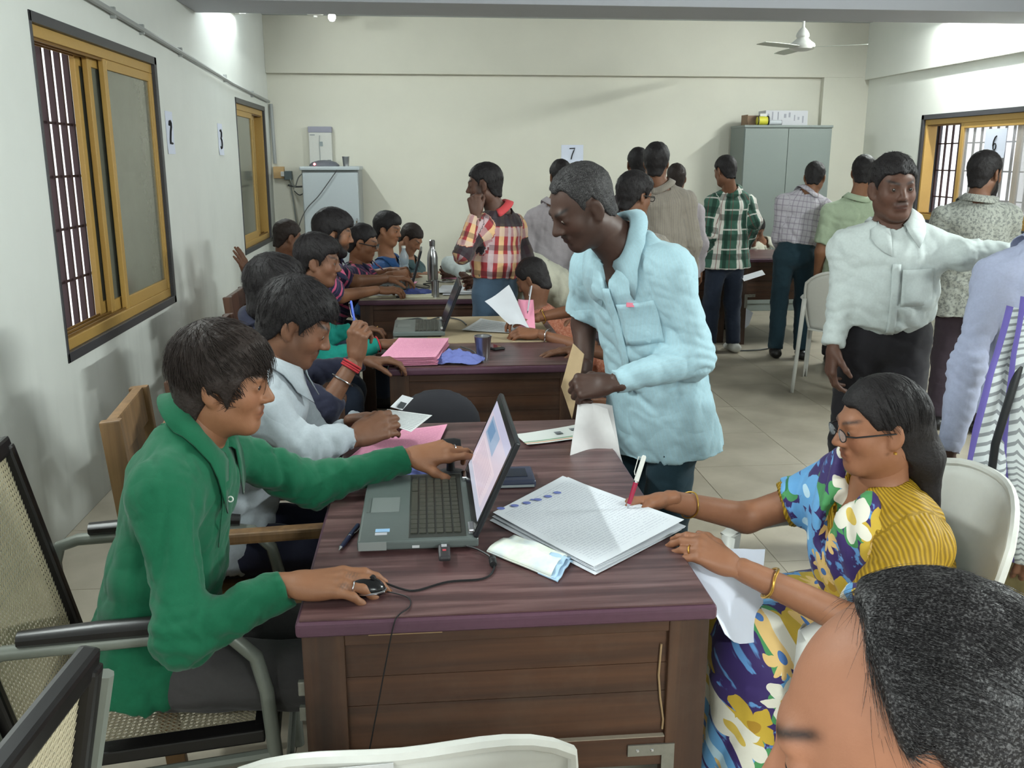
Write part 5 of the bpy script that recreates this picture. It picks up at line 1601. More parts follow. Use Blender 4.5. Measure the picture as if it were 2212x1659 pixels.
BLUEC = plain('blue_cotton_cloth', srgb(112, 122, 186), 0.9, var=0.12, scale=30)
DBLUE = plain('dark_blue_cloth', srgb(62, 74, 130), 0.9, var=0.15, scale=30)
crumple('duster_cloth', 'crumpled blue cloth behind the near laptop', (-0.085, 2.415, TZ), 0.17, 0.12, 0.06, BLUEC, 0.2, 1)
crumple('duster_cloth', 'crumpled blue cloth beside the pink paper stack', (0.125, 3.85, TZ), 0.22, 0.15, 0.055, BLUEC, -0.2, 4)
crumple('duster_cloth', 'dark blue cloth lying on the pale desk', (-0.06, 5.96, TZ), 0.24, 0.20, 0.035, DBLUE, 0.1, 6)

# folded white handkerchief with pale blue border
HK = NT('white_green_kerchief'); _p = HK.obj()
HKM = HK.out(HK.ramp(HK.noise(_p, 14, 4, 0.6), [(0.3, srgb(206, 222, 200)), (0.5, srgb(226, 230, 220)), (0.7, srgb(206, 218, 222))]), 0.9)
r = thing('handkerchief', 'folded white handkerchief with pale blue edge beside the A3 papers', 'handkerchief', (0.205, 1.815, TZ))
def kerchief(u0, u1, hz, sc_, mat, name, seed):
    n = 14; P = np.zeros((n, n, 3)); a, b, c_, d = V3(-0.085, 0.055, 0), V3(-0.005, 0.115, 0), V3(0.085, 0.01, 0), V3(0.035, -0.085, 0)
    for i in range(n):
        for j in range(n):
            u = u0 + (u1 - u0) * i / (n - 1); v = j / (n - 1)
            p = (a * (1 - u) * (1 - v) + d * u * (1 - v) + c_ * u * v + b * (1 - u) * v) * sc_
            ed = min(v, 1 - v, 0.25) * 4
            p[2] = hz * (0.35 + 0.65 * ed) + 0.0035 * math.sin(u * 9 + seed) * math.cos(v * 5) * ed + 0.002 * math.sin(v * 17 + seed)
            P[i, j] = p
    return MB().sheet(P, 0.004).build(name, mat, r, 'all')
kerchief(0.0, 1.0, 0.022, 1.0, HKM, 'top_fold', 0.4)
kerchief(0.0, 1.0, 0.012, 1.02, HKM, 'lower_fold', 1.9)
PB = plain('pale_blue_edge', srgb(176, 206, 232), 0.85)
kerchief(0.78, 1.06, 0.016, 1.0, PB, 'blue_edge', 2.6)
kerchief(0.80, 1.09, 0.007, 1.03, PB, 'blue_edge', 0.6)

# mouse, dongle, pens, cables on the near desk
def mouse(label, loc, rotz, sc_=1.0):
    r = thing('computer_mouse', label, 'mouse', loc, rotz)
    F = SF(); F.ell((0, 0, 0.012), V3(0.030, 0.055, 0.026) * sc_, k=0); F.plane((0, 0, 0.002), (0, 0, -1))
    V, Q = F.mesh(0.004); me = np_mesh('shell', V, [Q], True); me.materials.append(plain('black_gloss_plastic', srgb(16, 16, 18), 0.2)); link('shell', me, r)
    MB().tube([(0.0305 * sc_ * math.sin(a), 0.0555 * sc_ * math.cos(a), 0.011) for a in np.linspace(0, 6.283, 28, endpoint=False)], 0.0022, 6, True).build('silver_band', CHROME, r, True)
    MB().tube([(-0.004, 0.030, 0.034 * sc_), (0.004, 0.030, 0.034 * sc_)], 0.006, 8).build('wheel', BLACKP, r, True)
    return r
mouse('black mouse under the hand of the green shirted man', (-0.147, 1.708, TZ), -R90 - 0.25)
mouse('black mouse on a white notepad at the pale desk', (-0.275, 5.965, TZ + 0.012), -R90 + 0.2)
cord('black mouse cable curving to the laptop port', [(-0.094, 1.718, TZ + 0.014), (-0.06, 1.708, TZ + 0.004), (-0.03, 1.703, TZ + 0.003), (0.03, 1.735, TZ + 0.003), (0.10, 1.742, TZ + 0.003), (0.125, 1.775, TZ + 0.004), (0.128, 1.83, TZ + 0.006), (0.10, 1.868, TZ + 0.012), (0.075, 1.885, TZ + 0.014)], 0.0024, BLACKP)
cord('thin black cable hanging over the front edge of the near desk', [(-0.09, 1.70, TZ + 0.004), (-0.05, 1.675, TZ + 0.003), (-0.045, 1.635, TZ + 0.003), (-0.065, 1.60, TZ + 0.004), (-0.075, 1.590, TZ - 0.012), (-0.095, 1.588, 0.66), (-0.115, 1.592, 0.56), (-0.135, 1.61, 0.46), (-0.155, 1.614, 0.40)], 0.0014, BLACKP)
r = thing('ferrite_bead', 'small black ferrite cylinder on the mouse cable', 'ferrite', (0.1275, 1.815, TZ + 0.008))
MB().lathe([(0.007, -0.017), (0.008, -0.014), (0.008, 0.014), (0.007, 0.017)], 14, M=Matrix.Rotation(R90, 4, 'X')).build('bead', BLACKP, r, True)
MB().lathe([(0.0083, -0.002), (0.0083, 0.002)], 14, M=Matrix.Rotation(R90, 4, 'X')).build('seam', plain('seam_grey', srgb(50, 50, 52), 0.6), r)
r = thing('usb_dongle', 'dark usb dongle sticking out of the near laptop', 'usb dongle', (0.026, 1.862, TZ + 0.016))
MB().box((-0.013, -0.046, -0.006), (0.013, 0.022, 0.006)).build('case', plain('dark_dongle', srgb(46, 44, 46), 0.35), r, bevel=0.005)
MB().box((-0.006, 0.02, -0.003), (0.006, 0.036, 0.003)).build('plug', CHROME, r)
MB().cbox((0, -0.012, 0.0063), (0.008, 0.008, 0.0008)).build('red_mark', plain('red_logo', srgb(170, 60, 70), 0.5), r)
MB().cbox((0, 0.012, 0.0063), (0.012, 0.014, 0.0008)).build('label', plain('grey_label', srgb(150, 150, 154), 0.5), r)


def pen(name, label, a, b, cols, rad=0.0048, clip=True):
    """ballpoint from tip a to end b"""
    a = V3(a); b = V3(b); d = unit(b - a); L = np.linalg.norm(b - a)
    r = thing(name, label, 'pen', tuple(a))
    P = lambda t: d * L * t
    MB().tube([P(0.0), P(0.03), P(0.10)], [0.0006, 0.0016, rad * 0.85], 10).build('tip', cols[0], r, True)
    MB().tube([P(0.10), P(0.5)], [rad * 0.85, rad], 12).build('barrel', cols[1], r, True)
    MB().tube([P(0.5), P(0.53)], [rad * 1.06, rad * 1.06], 12).build('ring', CHROME, r, True)
    MB().tube([P(0.53), P(0.97), P(1.0)], [rad, rad * 0.95, rad * 0.6], 12).build('cap', cols[2], r, True)
    if clip:
        s = unit(np.cross(d, V3(0.2, 1, 0.1))); MB().tube([P(0.95) + s * rad, P(0.95) + s * rad * 2.0, P(0.68) + s * rad * 1.8, P(0.62) + s * rad * 1.2], 0.0011, 6).build('clip', CHROME if cols[2] is not PLASTICW else PLASTICW, r, True)
    return r
BLUEP = plain('dark_blue_plastic', srgb(36, 40, 66), 0.3)
pen('ballpoint_pen', 'dark blue pen lying beside the near laptop', (-0.203, 1.905, TZ + 0.006), (-0.170, 2.050, TZ + 0.006), (CHROME, BLUEP, BLUEP), 0.0058)

# black webcam-like scanner held at the laptop, device behind the screen, tricolour card, pink sheets
r = thing('scanner_puck', 'dark fingerprint scanner behind the laptop screen', 'scanner', (0.225, 2.335, TZ))
MB().box((-0.05, -0.06, 0), (0.05, 0.06, 0.022)).build('case', plain('blue_grey_device', srgb(52, 58, 78), 0.35), r, bevel=0.008, seg=3)
MB().box((-0.045, -0.0615, 0.004), (0.045, -0.0595, 0.010)).build('light_edge', plain('pale_edge', srgb(150, 158, 160), 0.4), r)
MB().box((-0.03, -0.03, 0.022), (0.03, 0.035, 0.0235)).build('glass_plate', plain('scanner_glass', srgb(30, 36, 52), 0.1), r)
r = thing('web_camera', 'black camera on a stalk beside the laptop hinge', 'camera', (0.055, 2.40, TZ))
MB().lathe([(0.038, 0), (0.038, 0.008), (0.012, 0.014), (0.010, 0.05)], 20).build('stand', BLACKP, r, True)
MB().lathe([(0.016, -0.025), (0.024, -0.02), (0.026, 0.01), (0.022, 0.028), (0.004, 0.03)], 18, (0, 0, 0.078), Matrix.Rotation(R90, 4, 'Y')).build('head', BLACKP, r, True)
MB().lathe([(0.012, 0.030), (0.012, 0.034), (0.002, 0.035)], 16, (0, 0, 0.078), Matrix.Rotation(-R90, 4, 'Y')).build('lens', CHROME, r, True)
cord('black cable arching under the outstretched green sleeve', [(0.05, 2.44, TZ + 0.02), (-0.02, 2.50, TZ + 0.018), (-0.10, 2.46, TZ + 0.05), (-0.16, 2.40, TZ + 0.03), (-0.225, 2.36, TZ + 0.004), (-0.262, 2.30, TZ - 0.03), (-0.275, 2.22, 0.62), (-0.28, 2.1, 0.45)], 0.0026, BLACKP)

TRI = NT('tricolour_card_paper'); _x = TRI.xyz(TRI.attr('puv').outputs['Vector'])
def _band(c, ax, a, b, col): return TRI.mix(TRI.math('MULTIPLY', TRI.math('GREATER_THAN', _x[ax], a), TRI.math('LESS_THAN', _x[ax], b)), c, col)
_c = _band(srgb(226, 228, 224), 1, 0.10, 0.17, srgb(214, 150, 96)); _c = _band(_c, 1, 0.22, 0.29, srgb(120, 160, 120))
TRIM = TRI.out(_c, 0.6)
tc = sheet_paper('identity_letter', 'white letter with orange and green stripes near the desk far edge', [(0.29, 2.63, TZ + 0.004), (0.50, 2.70, TZ + 0.004), (0.47, 2.83, TZ + 0.004), (0.265, 2.74, TZ + 0.004)], TRIM, curl=0.004)
for (x, y, s_) in ((0.40, 2.745, 0.022), (0.45, 2.78, 0.018)):
    ob = MB().cbox((0, 0, 0.001), (s_, s_, 0.0006), Matrix.Rotation(0.3, 4, 'Z')).build('print_block', plain('grey_block_print', srgb(120, 124, 128), 0.7), tc); ob.location = V3(x, y, TZ + 0.007) - np.array(tc.location)
for k, lab in enumerate(('lowest pink form under the grey shirted man', 'middle pink form under the grey shirted man', 'top pink form under the grey shirted man')):
    sheet_paper('pink_form', lab, [(x, y, TZ + 0.003 + 0.002 * k) for x, y in rotq([(-0.235, 2.55), (0.02, 2.68), (0.055, 2.86), (-0.16, 2.80)], 0.02 * k, 0.004 * k, 0)], PINKF, group='pink forms on the near desk', curl=0.003, seed=k)

# middle desk
for k in range(9):
    sheet_paper('pink_form', ('lowest', 'second lowest', 'third lowest', 'fourth lowest', 'middle', 'fourth from top', 'third from top', 'second from top', 'topmost')[k] + ' pink form of the thick stack on the middle desk',
                [(x, y, TZ + 0.003 + 0.0042 * k) for x, y in rotq([(-0.195, 3.785), (0.035, 3.775), (0.095, 4.19), (-0.135, 4.215)], random.Random(k).uniform(-0.03, 0.03), random.Random(k + 9).uniform(-0.006, 0.006), 0)], PINKF, group='thick pink stack', curl=0.003, seed=k)
r = thing('cardboard_sheet', 'beige board under the laptop on the middle desk', 'board', (-0.02, 4.62, TZ))
MB().box((-0.14, -0.36, 0), (0.62, 0.38, 0.003)).build('sheet', plain('beige_board', srgb(176, 158, 128), 0.8, var=0.06), r)
MB().box((-0.14, -0.36, 0.003), (0.02, 0.38, 0.0034)).build('margin', plain('beige_board_edge', srgb(150, 150, 134), 0.8), r)
for o_ in bpy.data.objects:
    if o_.get('label', '').startswith('open laptop on the middle'): o_.location.z = TZ + 0.004
sheet_paper('paper_sheet', 'white sheet lying under the raised papers on the middle desk', [(0.17, 4.55, TZ + 0.006), (0.52, 4.42, TZ + 0.006), (0.50, 4.68, TZ + 0.006), (0.28, 4.80, TZ + 0.02)], LETTER, curl=0.006)
sheet_paper('paper_sheet', 'grey white sheet held up over the middle desk', [(0.40, 4.42, TZ + 0.06), (0.50, 4.44, TZ + 0.04), (0.40, 4.50, TZ + 0.235), (0.28, 4.48, TZ + 0.16)], plain('grey_white_sheet', srgb(206, 208, 214), 0.7), curl=0.0, bump=0.01)  # one even tone, greyer than the other white paper
sheet_paper('pink_form', 'pink sheet held upright beside the raised white sheet', [(0.44, 4.46, TZ + 0.04), (0.53, 4.46, TZ + 0.03), (0.525, 4.52, TZ + 0.16), (0.45, 4.52, TZ + 0.165)], PINKP, bump=0.006)
r = thing('mobile_phone', 'black mobile phone on the middle desk', 'phone', (0.30, 4.12, TZ), 0.5)
MB().box((-0.03, -0.05, 0), (0.03, 0.05, 0.011)).build('case', BLACKP, r, bevel=0.006)
MB().box((-0.024, -0.03, 0.011), (0.024, 0.04, 0.0115)).build('display', plain('phone_glass', srgb(30, 34, 40), 0.08), r)
pen('ballpoint_pen', 'clear pen standing up among the held papers', (0.49, 4.47, TZ + 0.10), (0.515, 4.50, TZ + 0.235), (CHROME, plain('clear_pen', srgb(190, 192, 200), 0.2), plain('clear_pen', srgb(190, 192, 200), 0.2)), 0.004)
cord('dark cable tangled behind the middle laptop', [(-0.15, 4.86, TZ + 0.008), (-0.05, 4.92, TZ + 0.01), (0.0, 4.84, TZ + 0.012), (0.08, 4.95, TZ + 0.01), (0.17, 4.86, TZ + 0.01), (0.2, 4.7, TZ + 0.01)], 0.004, DKC)
cord('grey cable coiled near the steel tumbler', [(0.19, 4.02, TZ + 0.004), (0.16, 3.95, TZ + 0.004), (0.18, 3.92, TZ + 0.006), (0.21, 3.95, TZ + 0.006), (0.20, 4.05, TZ + 0.006), (0.15, 4.15, TZ + 0.006)], 0.003, DKC)

# pale desk
r = thing('steel_bottle', 'tall brushed steel water bottle on the pale desk', 'bottle', (0.047, 6.57, TZ))
MB().lathe([(0.030, 0), (0.036, 0.004), (0.037, 0.02), (0.037, 0.165), (0.033, 0.195), (0.022, 0.222), (0.0185, 0.232), (0.0185, 0.250)], 32).build('body', STEEL, r, True)
MB().lathe([(0.0195, 0.250), (0.0205, 0.252), (0.0205, 0.283), (0.015, 0.289), (0.002, 0.290)], 28).build('cap', STEEL, r, True)
MB().lathe([(0.0195, 0.246), (0.0195, 0.249)], 24).build('neck_ring', plain('dark_ring', srgb(70, 70, 72), 0.4, 0.6), r)
r = thing('steel_saucer', 'flat steel saucer lying beside the water bottle', 'saucer', (0.145, 6.52, TZ))
MB().lathe([(0.055, 0), (0.056, 0.006), (0.052, 0.008), (0.002, 0.007)], 28).build('plate', STEEL, r, True)
MB().lathe([(0.008, 0.007), (0.010, 0.012), (0.002, 0.014)], 14).build('knob', STEEL, r, True)
r = thing('plastic_bottle', 'clear plastic water bottle behind the far laptop', 'bottle', (-0.155, 6.66, TZ))
CLR = glass_mat('clear_bottle', srgb(180, 196, 206), 0.45, 0.08)
MB().lathe([(0.030, 0), (0.034, 0.01), (0.034, 0.10), (0.030, 0.11), (0.034, 0.12), (0.034, 0.17), (0.014, 0.21), (0.014, 0.225)], 20).build('body', CLR, r, True)
MB().lathe([(0.0155, 0.225), (0.0155, 0.24), (0.002, 0.241)], 16).build('cap', PLASTICW, r, True)
r = thing('notepad', 'white notepad under the mouse on the pale desk', 'notepad', (-0.27, 5.88, TZ), 0.06)
MB().box((-0.11, -0.08, 0), (0.11, 0.13, 0.010)).build('pages', PAPER, r, bevel=0.002)
MB().box((-0.11, -0.081, 0.0), (0.11, -0.079, 0.010)).build('spine', plain('cream_spine', srgb(206, 200, 176), 0.7), r)
r = thing('notepad', 'thin cream notepad at the front edge of the pale desk', 'notepad', (-0.07, 5.835, TZ), -0.05)
MB().box((-0.115, -0.075, 0), (0.115, 0.07, 0.007)).build('pages', plain('cream_pages', srgb(208, 204, 178), 0.75), r, bevel=0.002)
MB().box((-0.115, -0.076, -0.0), (-0.095, 0.071, 0.0075)).build('binding', BLACKP, r)
sheet_paper('pink_form', 'pink form under the folded hands on the pale desk', [(-0.30, 6.30, TZ + 0.004), (-0.09, 6.30, TZ + 0.004), (-0.06, 6.52, TZ + 0.004), (-0.28, 6.52, TZ + 0.004)], PINKF)
sheet_paper('pink_form', 'pink form on the far right of the pale desk', [(0.10, 6.68, TZ + 0.004), (0.36, 6.60, TZ + 0.004), (0.40, 6.80, TZ + 0.004), (0.14, 6.88, TZ + 0.004)], PINKF)
for k, (dx, dy, ang) in enumerate(((0, 0, 0), (0.02, 0.03, 0.2), (-0.03, 0.05, -0.1))):
    sheet_paper('paper_sheet', ('lowest', 'middle', 'top')[k] + ' loose white sheet at the right of the pale desk', [(x, y, TZ + 0.003 + 0.003 * k) for x, y in rotq([(0.10, 5.82), (0.36, 5.86), (0.38, 6.22), (0.12, 6.18)], ang, dx, dy)], PAPER, group='white sheets on the pale desk', curl=0.004, seed=k)
cord('dark cables trailing over the pale desk', [(-0.07, 6.2, TZ + 0.01), (0.0, 6.14, TZ + 0.008), (0.02, 6.24, TZ + 0.008), (-0.02, 6.34, TZ + 0.01), (0.06, 6.40, TZ + 0.008), (0.0, 6.5, TZ + 0.008)], 0.004, DKC)

# right desks
sheet_paper('paper_sheet', 'white papers at the left end of the far right desk', [(2.15, 8.0, TZ + 0.004), (2.36, 8.0, TZ + 0.004), (2.38, 8.2, TZ + 0.004), (2.17, 8.2, TZ + 0.004)], PAPER)
sheet_paper('paper_sheet', 'white sheet with a pen held low between the plaid and checked men', at(1626, 598, 7.55) + V3([(-0.09, -0.05, -0.03), (0.10, -0.02, 0.02), (0.10, 0.06, 0.05), (-0.09, 0.04, 0.0)]), PAPER)
sheet_paper('paper_sheet', 'white sheet near the edge of the checked man desk', [(3.10, 7.9, TZ + 0.004), (3.30, 7.9, TZ + 0.004), (3.30, 8.1, TZ + 0.004), (3.10, 8.1, TZ + 0.004)], PAPER)
sheet_paper('paper_sheet', 'white sheet hanging below the far right desk', at(1614, 690, 7.9) + V3([(-0.07, 0, 0.13), (0.05, 0, 0.06), (0.02, 0, -0.05), (-0.07, 0, -0.13)]), PAPERB)

# dark padded chair standing between the first two desks
r = thing('padded_chair', 'dark padded chair back between the near and middle desks', 'chair', (0.03, 3.30, 0))
PADC = plain('black_upholstery', srgb(32, 32, 38), 0.8, var=0.1)
_f = SF(); _f.ell((0, -0.10, 0.68), (0.155, 0.045, 0.13), k=0); _f.ell((0, -0.095, 0.60), (0.15, 0.04, 0.10), k=0.04)
_v, _q = _f.mesh(0.014); _m = np_mesh('backrest', _v, [_q], True); _m.materials.append(PADC); link('backrest', _m, r)
_f = SF(); _f.ell((0, 0.12, 0.42), (0.21, 0.20, 0.045), k=0)
_v, _q = _f.mesh(0.014); _m = np_mesh('seat', _v, [_q], True); _m.materials.append(PADC); link('seat', _m, r)
MB().tube([(0, -0.10, 0.60), (0, -0.09, 0.44), (0, 0.05, 0.40)], 0.018, 8).build('back_bar', BLACKP, r, True)
for _x in (-1, 1):
    for _y in (-0.05, 0.27): MB().tube([(_x * 0.16, _y, 0.41), (_x * 0.19, _y + (0.03 if _y > 0 else -0.03), 0)], 0.013, 8).build('leg', BLACKP, r, True)
# ------------------------------------------------------------------ cloth colours
SK_M = srgb(136, 94, 68); SK_L = srgb(156, 112, 86); SK_D = srgb(92, 64, 52); SK_DD = srgb(72, 51, 43); SK_B = srgb(116, 80, 60)
GREEN = cloth('emerald_shirt_cloth', srgb(12, 86, 58))
GREY = cloth('pale_grey_shirt_cloth', srgb(160, 168, 174))
BLUE = cloth('pale_aqua_striped_cloth', srgb(160, 190, 200), [(0, 0.0125, 0, 0.002, srgb(160, 198, 212), 0.45)])
NAVY = cloth('navy_cloth', srgb(34, 36, 54))
WHITE = cloth('white_shirt_cloth', srgb(190, 198, 196))
LILAC = cloth('lilac_shirt_cloth', srgb(172, 178, 204))
CREAM = cloth('cream_shirt_cloth', srgb(190, 188, 172))
LGREEN = cloth('pale_green_shirt_cloth', srgb(164, 178, 152))
GREYB = cloth('grey_brown_shirt_cloth', srgb(138, 130, 120), [(0, 0.02, 0, 0.006, srgb(120, 114, 108), 0.5)])
LILGREY = cloth('lilac_grey_shirt_cloth', srgb(164, 156, 160))
BLUESH = cloth('blue_shirt_cloth', srgb(36, 74, 122))
PINKS = cloth('dull_pink_shirt_cloth', srgb(176, 128, 120))
TEALG = cloth('grey_teal_cloth', srgb(70, 90, 92))
CHECK = cloth('white_checked_cloth', srgb(180, 175, 182), [(0, 0.045, 0, 0.007, srgb(130, 120, 134), 0.65), (1, 0.045, 0, 0.007, srgb(130, 120, 134), 0.65)])
GPLAID = cloth('green_plaid_cloth', srgb(62, 98, 84), [(0, 0.20, 0.03, 0.055, srgb(214, 212, 204), 0.92), (0, 0.20, 0.10, 0.03, srgb(30, 54, 44), 0.8), (1, 0.16, 0.02, 0.05, srgb(28, 48, 40), 0.6), (1, 0.16, 0.10, 0.012, srgb(210, 206, 198), 0.75), (0, 0.10, 0.055, 0.006, srgb(120, 60, 60), 0.7)])
RPLAID = cloth('red_plaid_cloth', srgb(158, 58, 62), [(0, 0.13, 0.0, 0.04, srgb(226, 190, 140), 0.85), (0, 0.13, 0.075, 0.03, srgb(196, 180, 184), 0.75), (1, 0.15, 0.02, 0.05, srgb(196, 184, 186), 0.45), (1, 0.15, 0.09, 0.03, srgb(48, 40, 44), 0.5), (1, 40.0, 0.375, 0.17, srgb(46, 42, 48), 0.95)])
POLO = cloth('navy_polo_with_pink_stripes', srgb(40, 40, 66), [(1, 0.06, 0.0, 0.016, srgb(206, 92, 128), 0.9), (1, 0.06, 0.03, 0.006, srgb(90, 60, 100), 0.8)])
PRINTG = cloth('grey_printed_cloth', srgb(150, 152, 144), mottled=60, mcol=srgb(104, 106, 104))
ORANGE = cloth('brown_orange_shawl_cloth', srgb(150, 88, 66), mottled=70, mcol=srgb(176, 122, 100))
DOTTED = cloth('dark_teal_dotted_cloth', srgb(26, 66, 62), mottled=75, mcol=srgb(126, 164, 158))
KHAKI = cloth('khaki_dress_cloth', srgb(122, 110, 74))
DARKW = cloth('dark_kurta_cloth', srgb(52, 44, 48))
MAROON = cloth('maroon_cloth', srgb(88, 44, 48))
def two_tone(name, a, b):
    t = NT(name); x = t.xyz(t.attr('pc').outputs['Vector']); p = t.obj()
    f = t.math('GREATER_THAN', x[2], 0.5)
    c = t.mix(t.noise(p, 130, 3), t.mix(f, mul(a, 0.9), mul(b, 0.9)), t.mix(f, mul(a, 1.1), mul(b, 1.1)))
    t.bump(t.noise(p, 24, 4), 0.25, 0.006); return t.out(c, 0.85, 0, 0.25)
TEAL = two_tone('black_waistcoat_teal_sleeves', srgb(30, 28, 32), srgb(22, 124, 112))
PLAID2 = RPLAID
DENIM = cloth('dark_denim', srgb(38, 46, 62)); JEANS = cloth('blue_jeans', srgb(72, 92, 112)); BLACKT = cloth('black_trouser_cloth', srgb(34, 32, 36))
GREYT = cloth('charcoal_trouser_cloth', srgb(58, 56, 56)); TEALT = cloth('dark_teal_trouser_cloth', srgb(28, 50, 60)); PURPT = cloth('dark_plum_trouser_cloth', srgb(50, 40, 48))
LEATHER = plain('black_leather', srgb(24, 22, 22), 0.4); WSHOE = plain('white_shoe', srgb(190, 190, 184), 0.6); BSHOE = plain('brown_sandal', srgb(70, 48, 36), 0.6)


def ring_on(root, base, p, d, r, rad, mat, name, wob=0.0):
    """a bangle, ring or thread around a limb at p with axis d"""
    d = unit(d); a = unit(np.cross(d, V3(0.3, 0.2, 1))); b = np.cross(d, a)
    pts = [p + (a * math.cos(t) + b * math.sin(t)) * r + d * wob * math.sin(3 * t) for t in np.linspace(0, 2 * math.pi, 24, endpoint=False)]
    return MB().tube(pts, rad, 8, True).build(name, mat, root, True, off=base)


# ------------------------------------------------------------------ 1: the man in green at the near laptop
G = person('young man in an emerald green shirt working at the near laptop', (-0.63, 1.96, 0.545), at(408, 992, 1.955), at(484, 826, 1.955), 92, s=1.04, hrot=(92, 8, 0), cyaw=92,
           arm_r=dict(e=at(398, 1376, 1.655), w=(-0.272, 1.690, 0.800), f=(1, 0.02, -0.03), n=(0.1, -0.15, 1), p='mouse'),
           arm_l=dict(w=at(888, 986, 2.33), f=(1, 0.12, 0.10), n=(0.05, -0.45, 1), p='reach', pole=(0, 0.2, -1)),
           skin=SK_M, hair=('mop', HAIRB), shirt=GREEN, pants=GREYT, shoes=BSHOE, q=0.7, strands=2600, hem=0.05,
           face=dict(marks=((760, 1242, 16, 7), (742, 1266, 13, 8)), hsc=0.93, gaze=(10, -5), brow=1.0, mous=0.25, sl=0.075, slift=0.05, sf=0.6, eyes=1), bulk=0.98)
R_, B_ = G['root'], G['base']
pp, dd, rr = G['hands'][1]['ring']; ring_on(R_, B_, pp, dd, rr + 0.0012, 0.0016, CHROME, 'finger_ring')
pp, dd, rr = G['hands'][-1]['ring']; ring_on(R_, B_, pp, dd, rr + 0.0012, 0.0016, CHROME, 'finger_ring')
BUT = plain('white_button', srgb(220, 222, 216), 0.3)
def button(fig, p, n, r=0.0062, name='button'):
    n = unit(n); a = unit(np.cross(n, V3(0.2, 0.3, 1))); b = np.cross(n, a)
    return MB().tube([p + (a * math.cos(t) + b * math.sin(t)) * r for t in np.linspace(0, 6.283, 16, endpoint=False)], 0.0016, 6, True).build(name, BUT, fig['root'], True, off=fig['base'])
def on_surface(fig, p, n):
    P = np.array([V3(p) + unit(n) * 0.1])
    for _ in range(60): P = P - unit(n) * np.clip(fig['shirt'].at(P) - 0.004, -0.02, 0.03)[0] * 0.8
    return P[0]
_v = -cF
_p = at(575, 1352, 1.66); button(G, on_surface(G, _p, _v), _v)
_p = at(486, 1083, 1.85); button(G, on_surface(G, _p, _v), _v, 0.0055)
m = patch(G['shirt'], at(478, 1110, 1.87), (0, 0, 1), (0.55, -0.85, 0), (0.6, -0.8, 0.1), 0.16, 0.030, 12, 4, 0.002, 0.002)
pk = m.build('placket', GREEN, R_, 'all', off=B_); attr_vec(pk.data, 'pc', np.zeros((len(m.v), 3)))

# ------------------------------------------------------------------ 2: the man in pale grey reading cards
H2 = person('man in a pale grey shirt reading a card behind the green shirted man', (-0.60, 2.60, 0.55), at(588, 838, 2.60), at(640, 702, 2.60), 92, s=1.0, hrot=(90, 26, 0),
            arm_r=dict(e=at(650, 965, 2.42), w=at(768, 944, 2.50), f=(0.8, 0.35, 0.24), n=(0.2, -0.8, 0.6), p='pinch'),
            arm_l=dict(w=at(778, 905, 2.70), f=(1, -0.12, 0.12), n=(0, 0.2, 1), p='point', pole=(0, 0.6, -1)),
            skin=SK_B, hair=('thick', HAIR), shirt=GREY, pants=NAVY, shoes=LEATHER, q=0.85, strands=1500, hem=0.05, face=dict(mous=0.75, stub=0.25, gaze=(0, 25), eyes=1, sl=0.04, sf=0.5))
ic = sheet_paper('identity_card', 'small identity card with a dark photo held by the grey shirted man', [at(869, 853, 2.66), at(893, 860, 2.68), at(869, 886, 2.62), at(843, 879, 2.60)], PAPER, cat='card', n=3)
_q = [at(866, 868, 2.63), at(879, 872, 2.635), at(871, 884, 2.615), at(858, 880, 2.61)]
_ph = MB().sheet([[_q[0], _q[1]], [_q[3], _q[2]]], 0.0006).build('portrait_photo', plain('dark_portrait', srgb(60, 64, 68), 0.6), ic, off=tuple(ic.location)); _ph.location = (0, -0.004, 0.002)
sheet_paper('identity_letter', 'white printed letter held over the pink forms', [at(836, 884, 2.62), at(934, 897, 2.66), at(888, 933, 2.56), at(838, 916, 2.55)], LETTER, n=5)

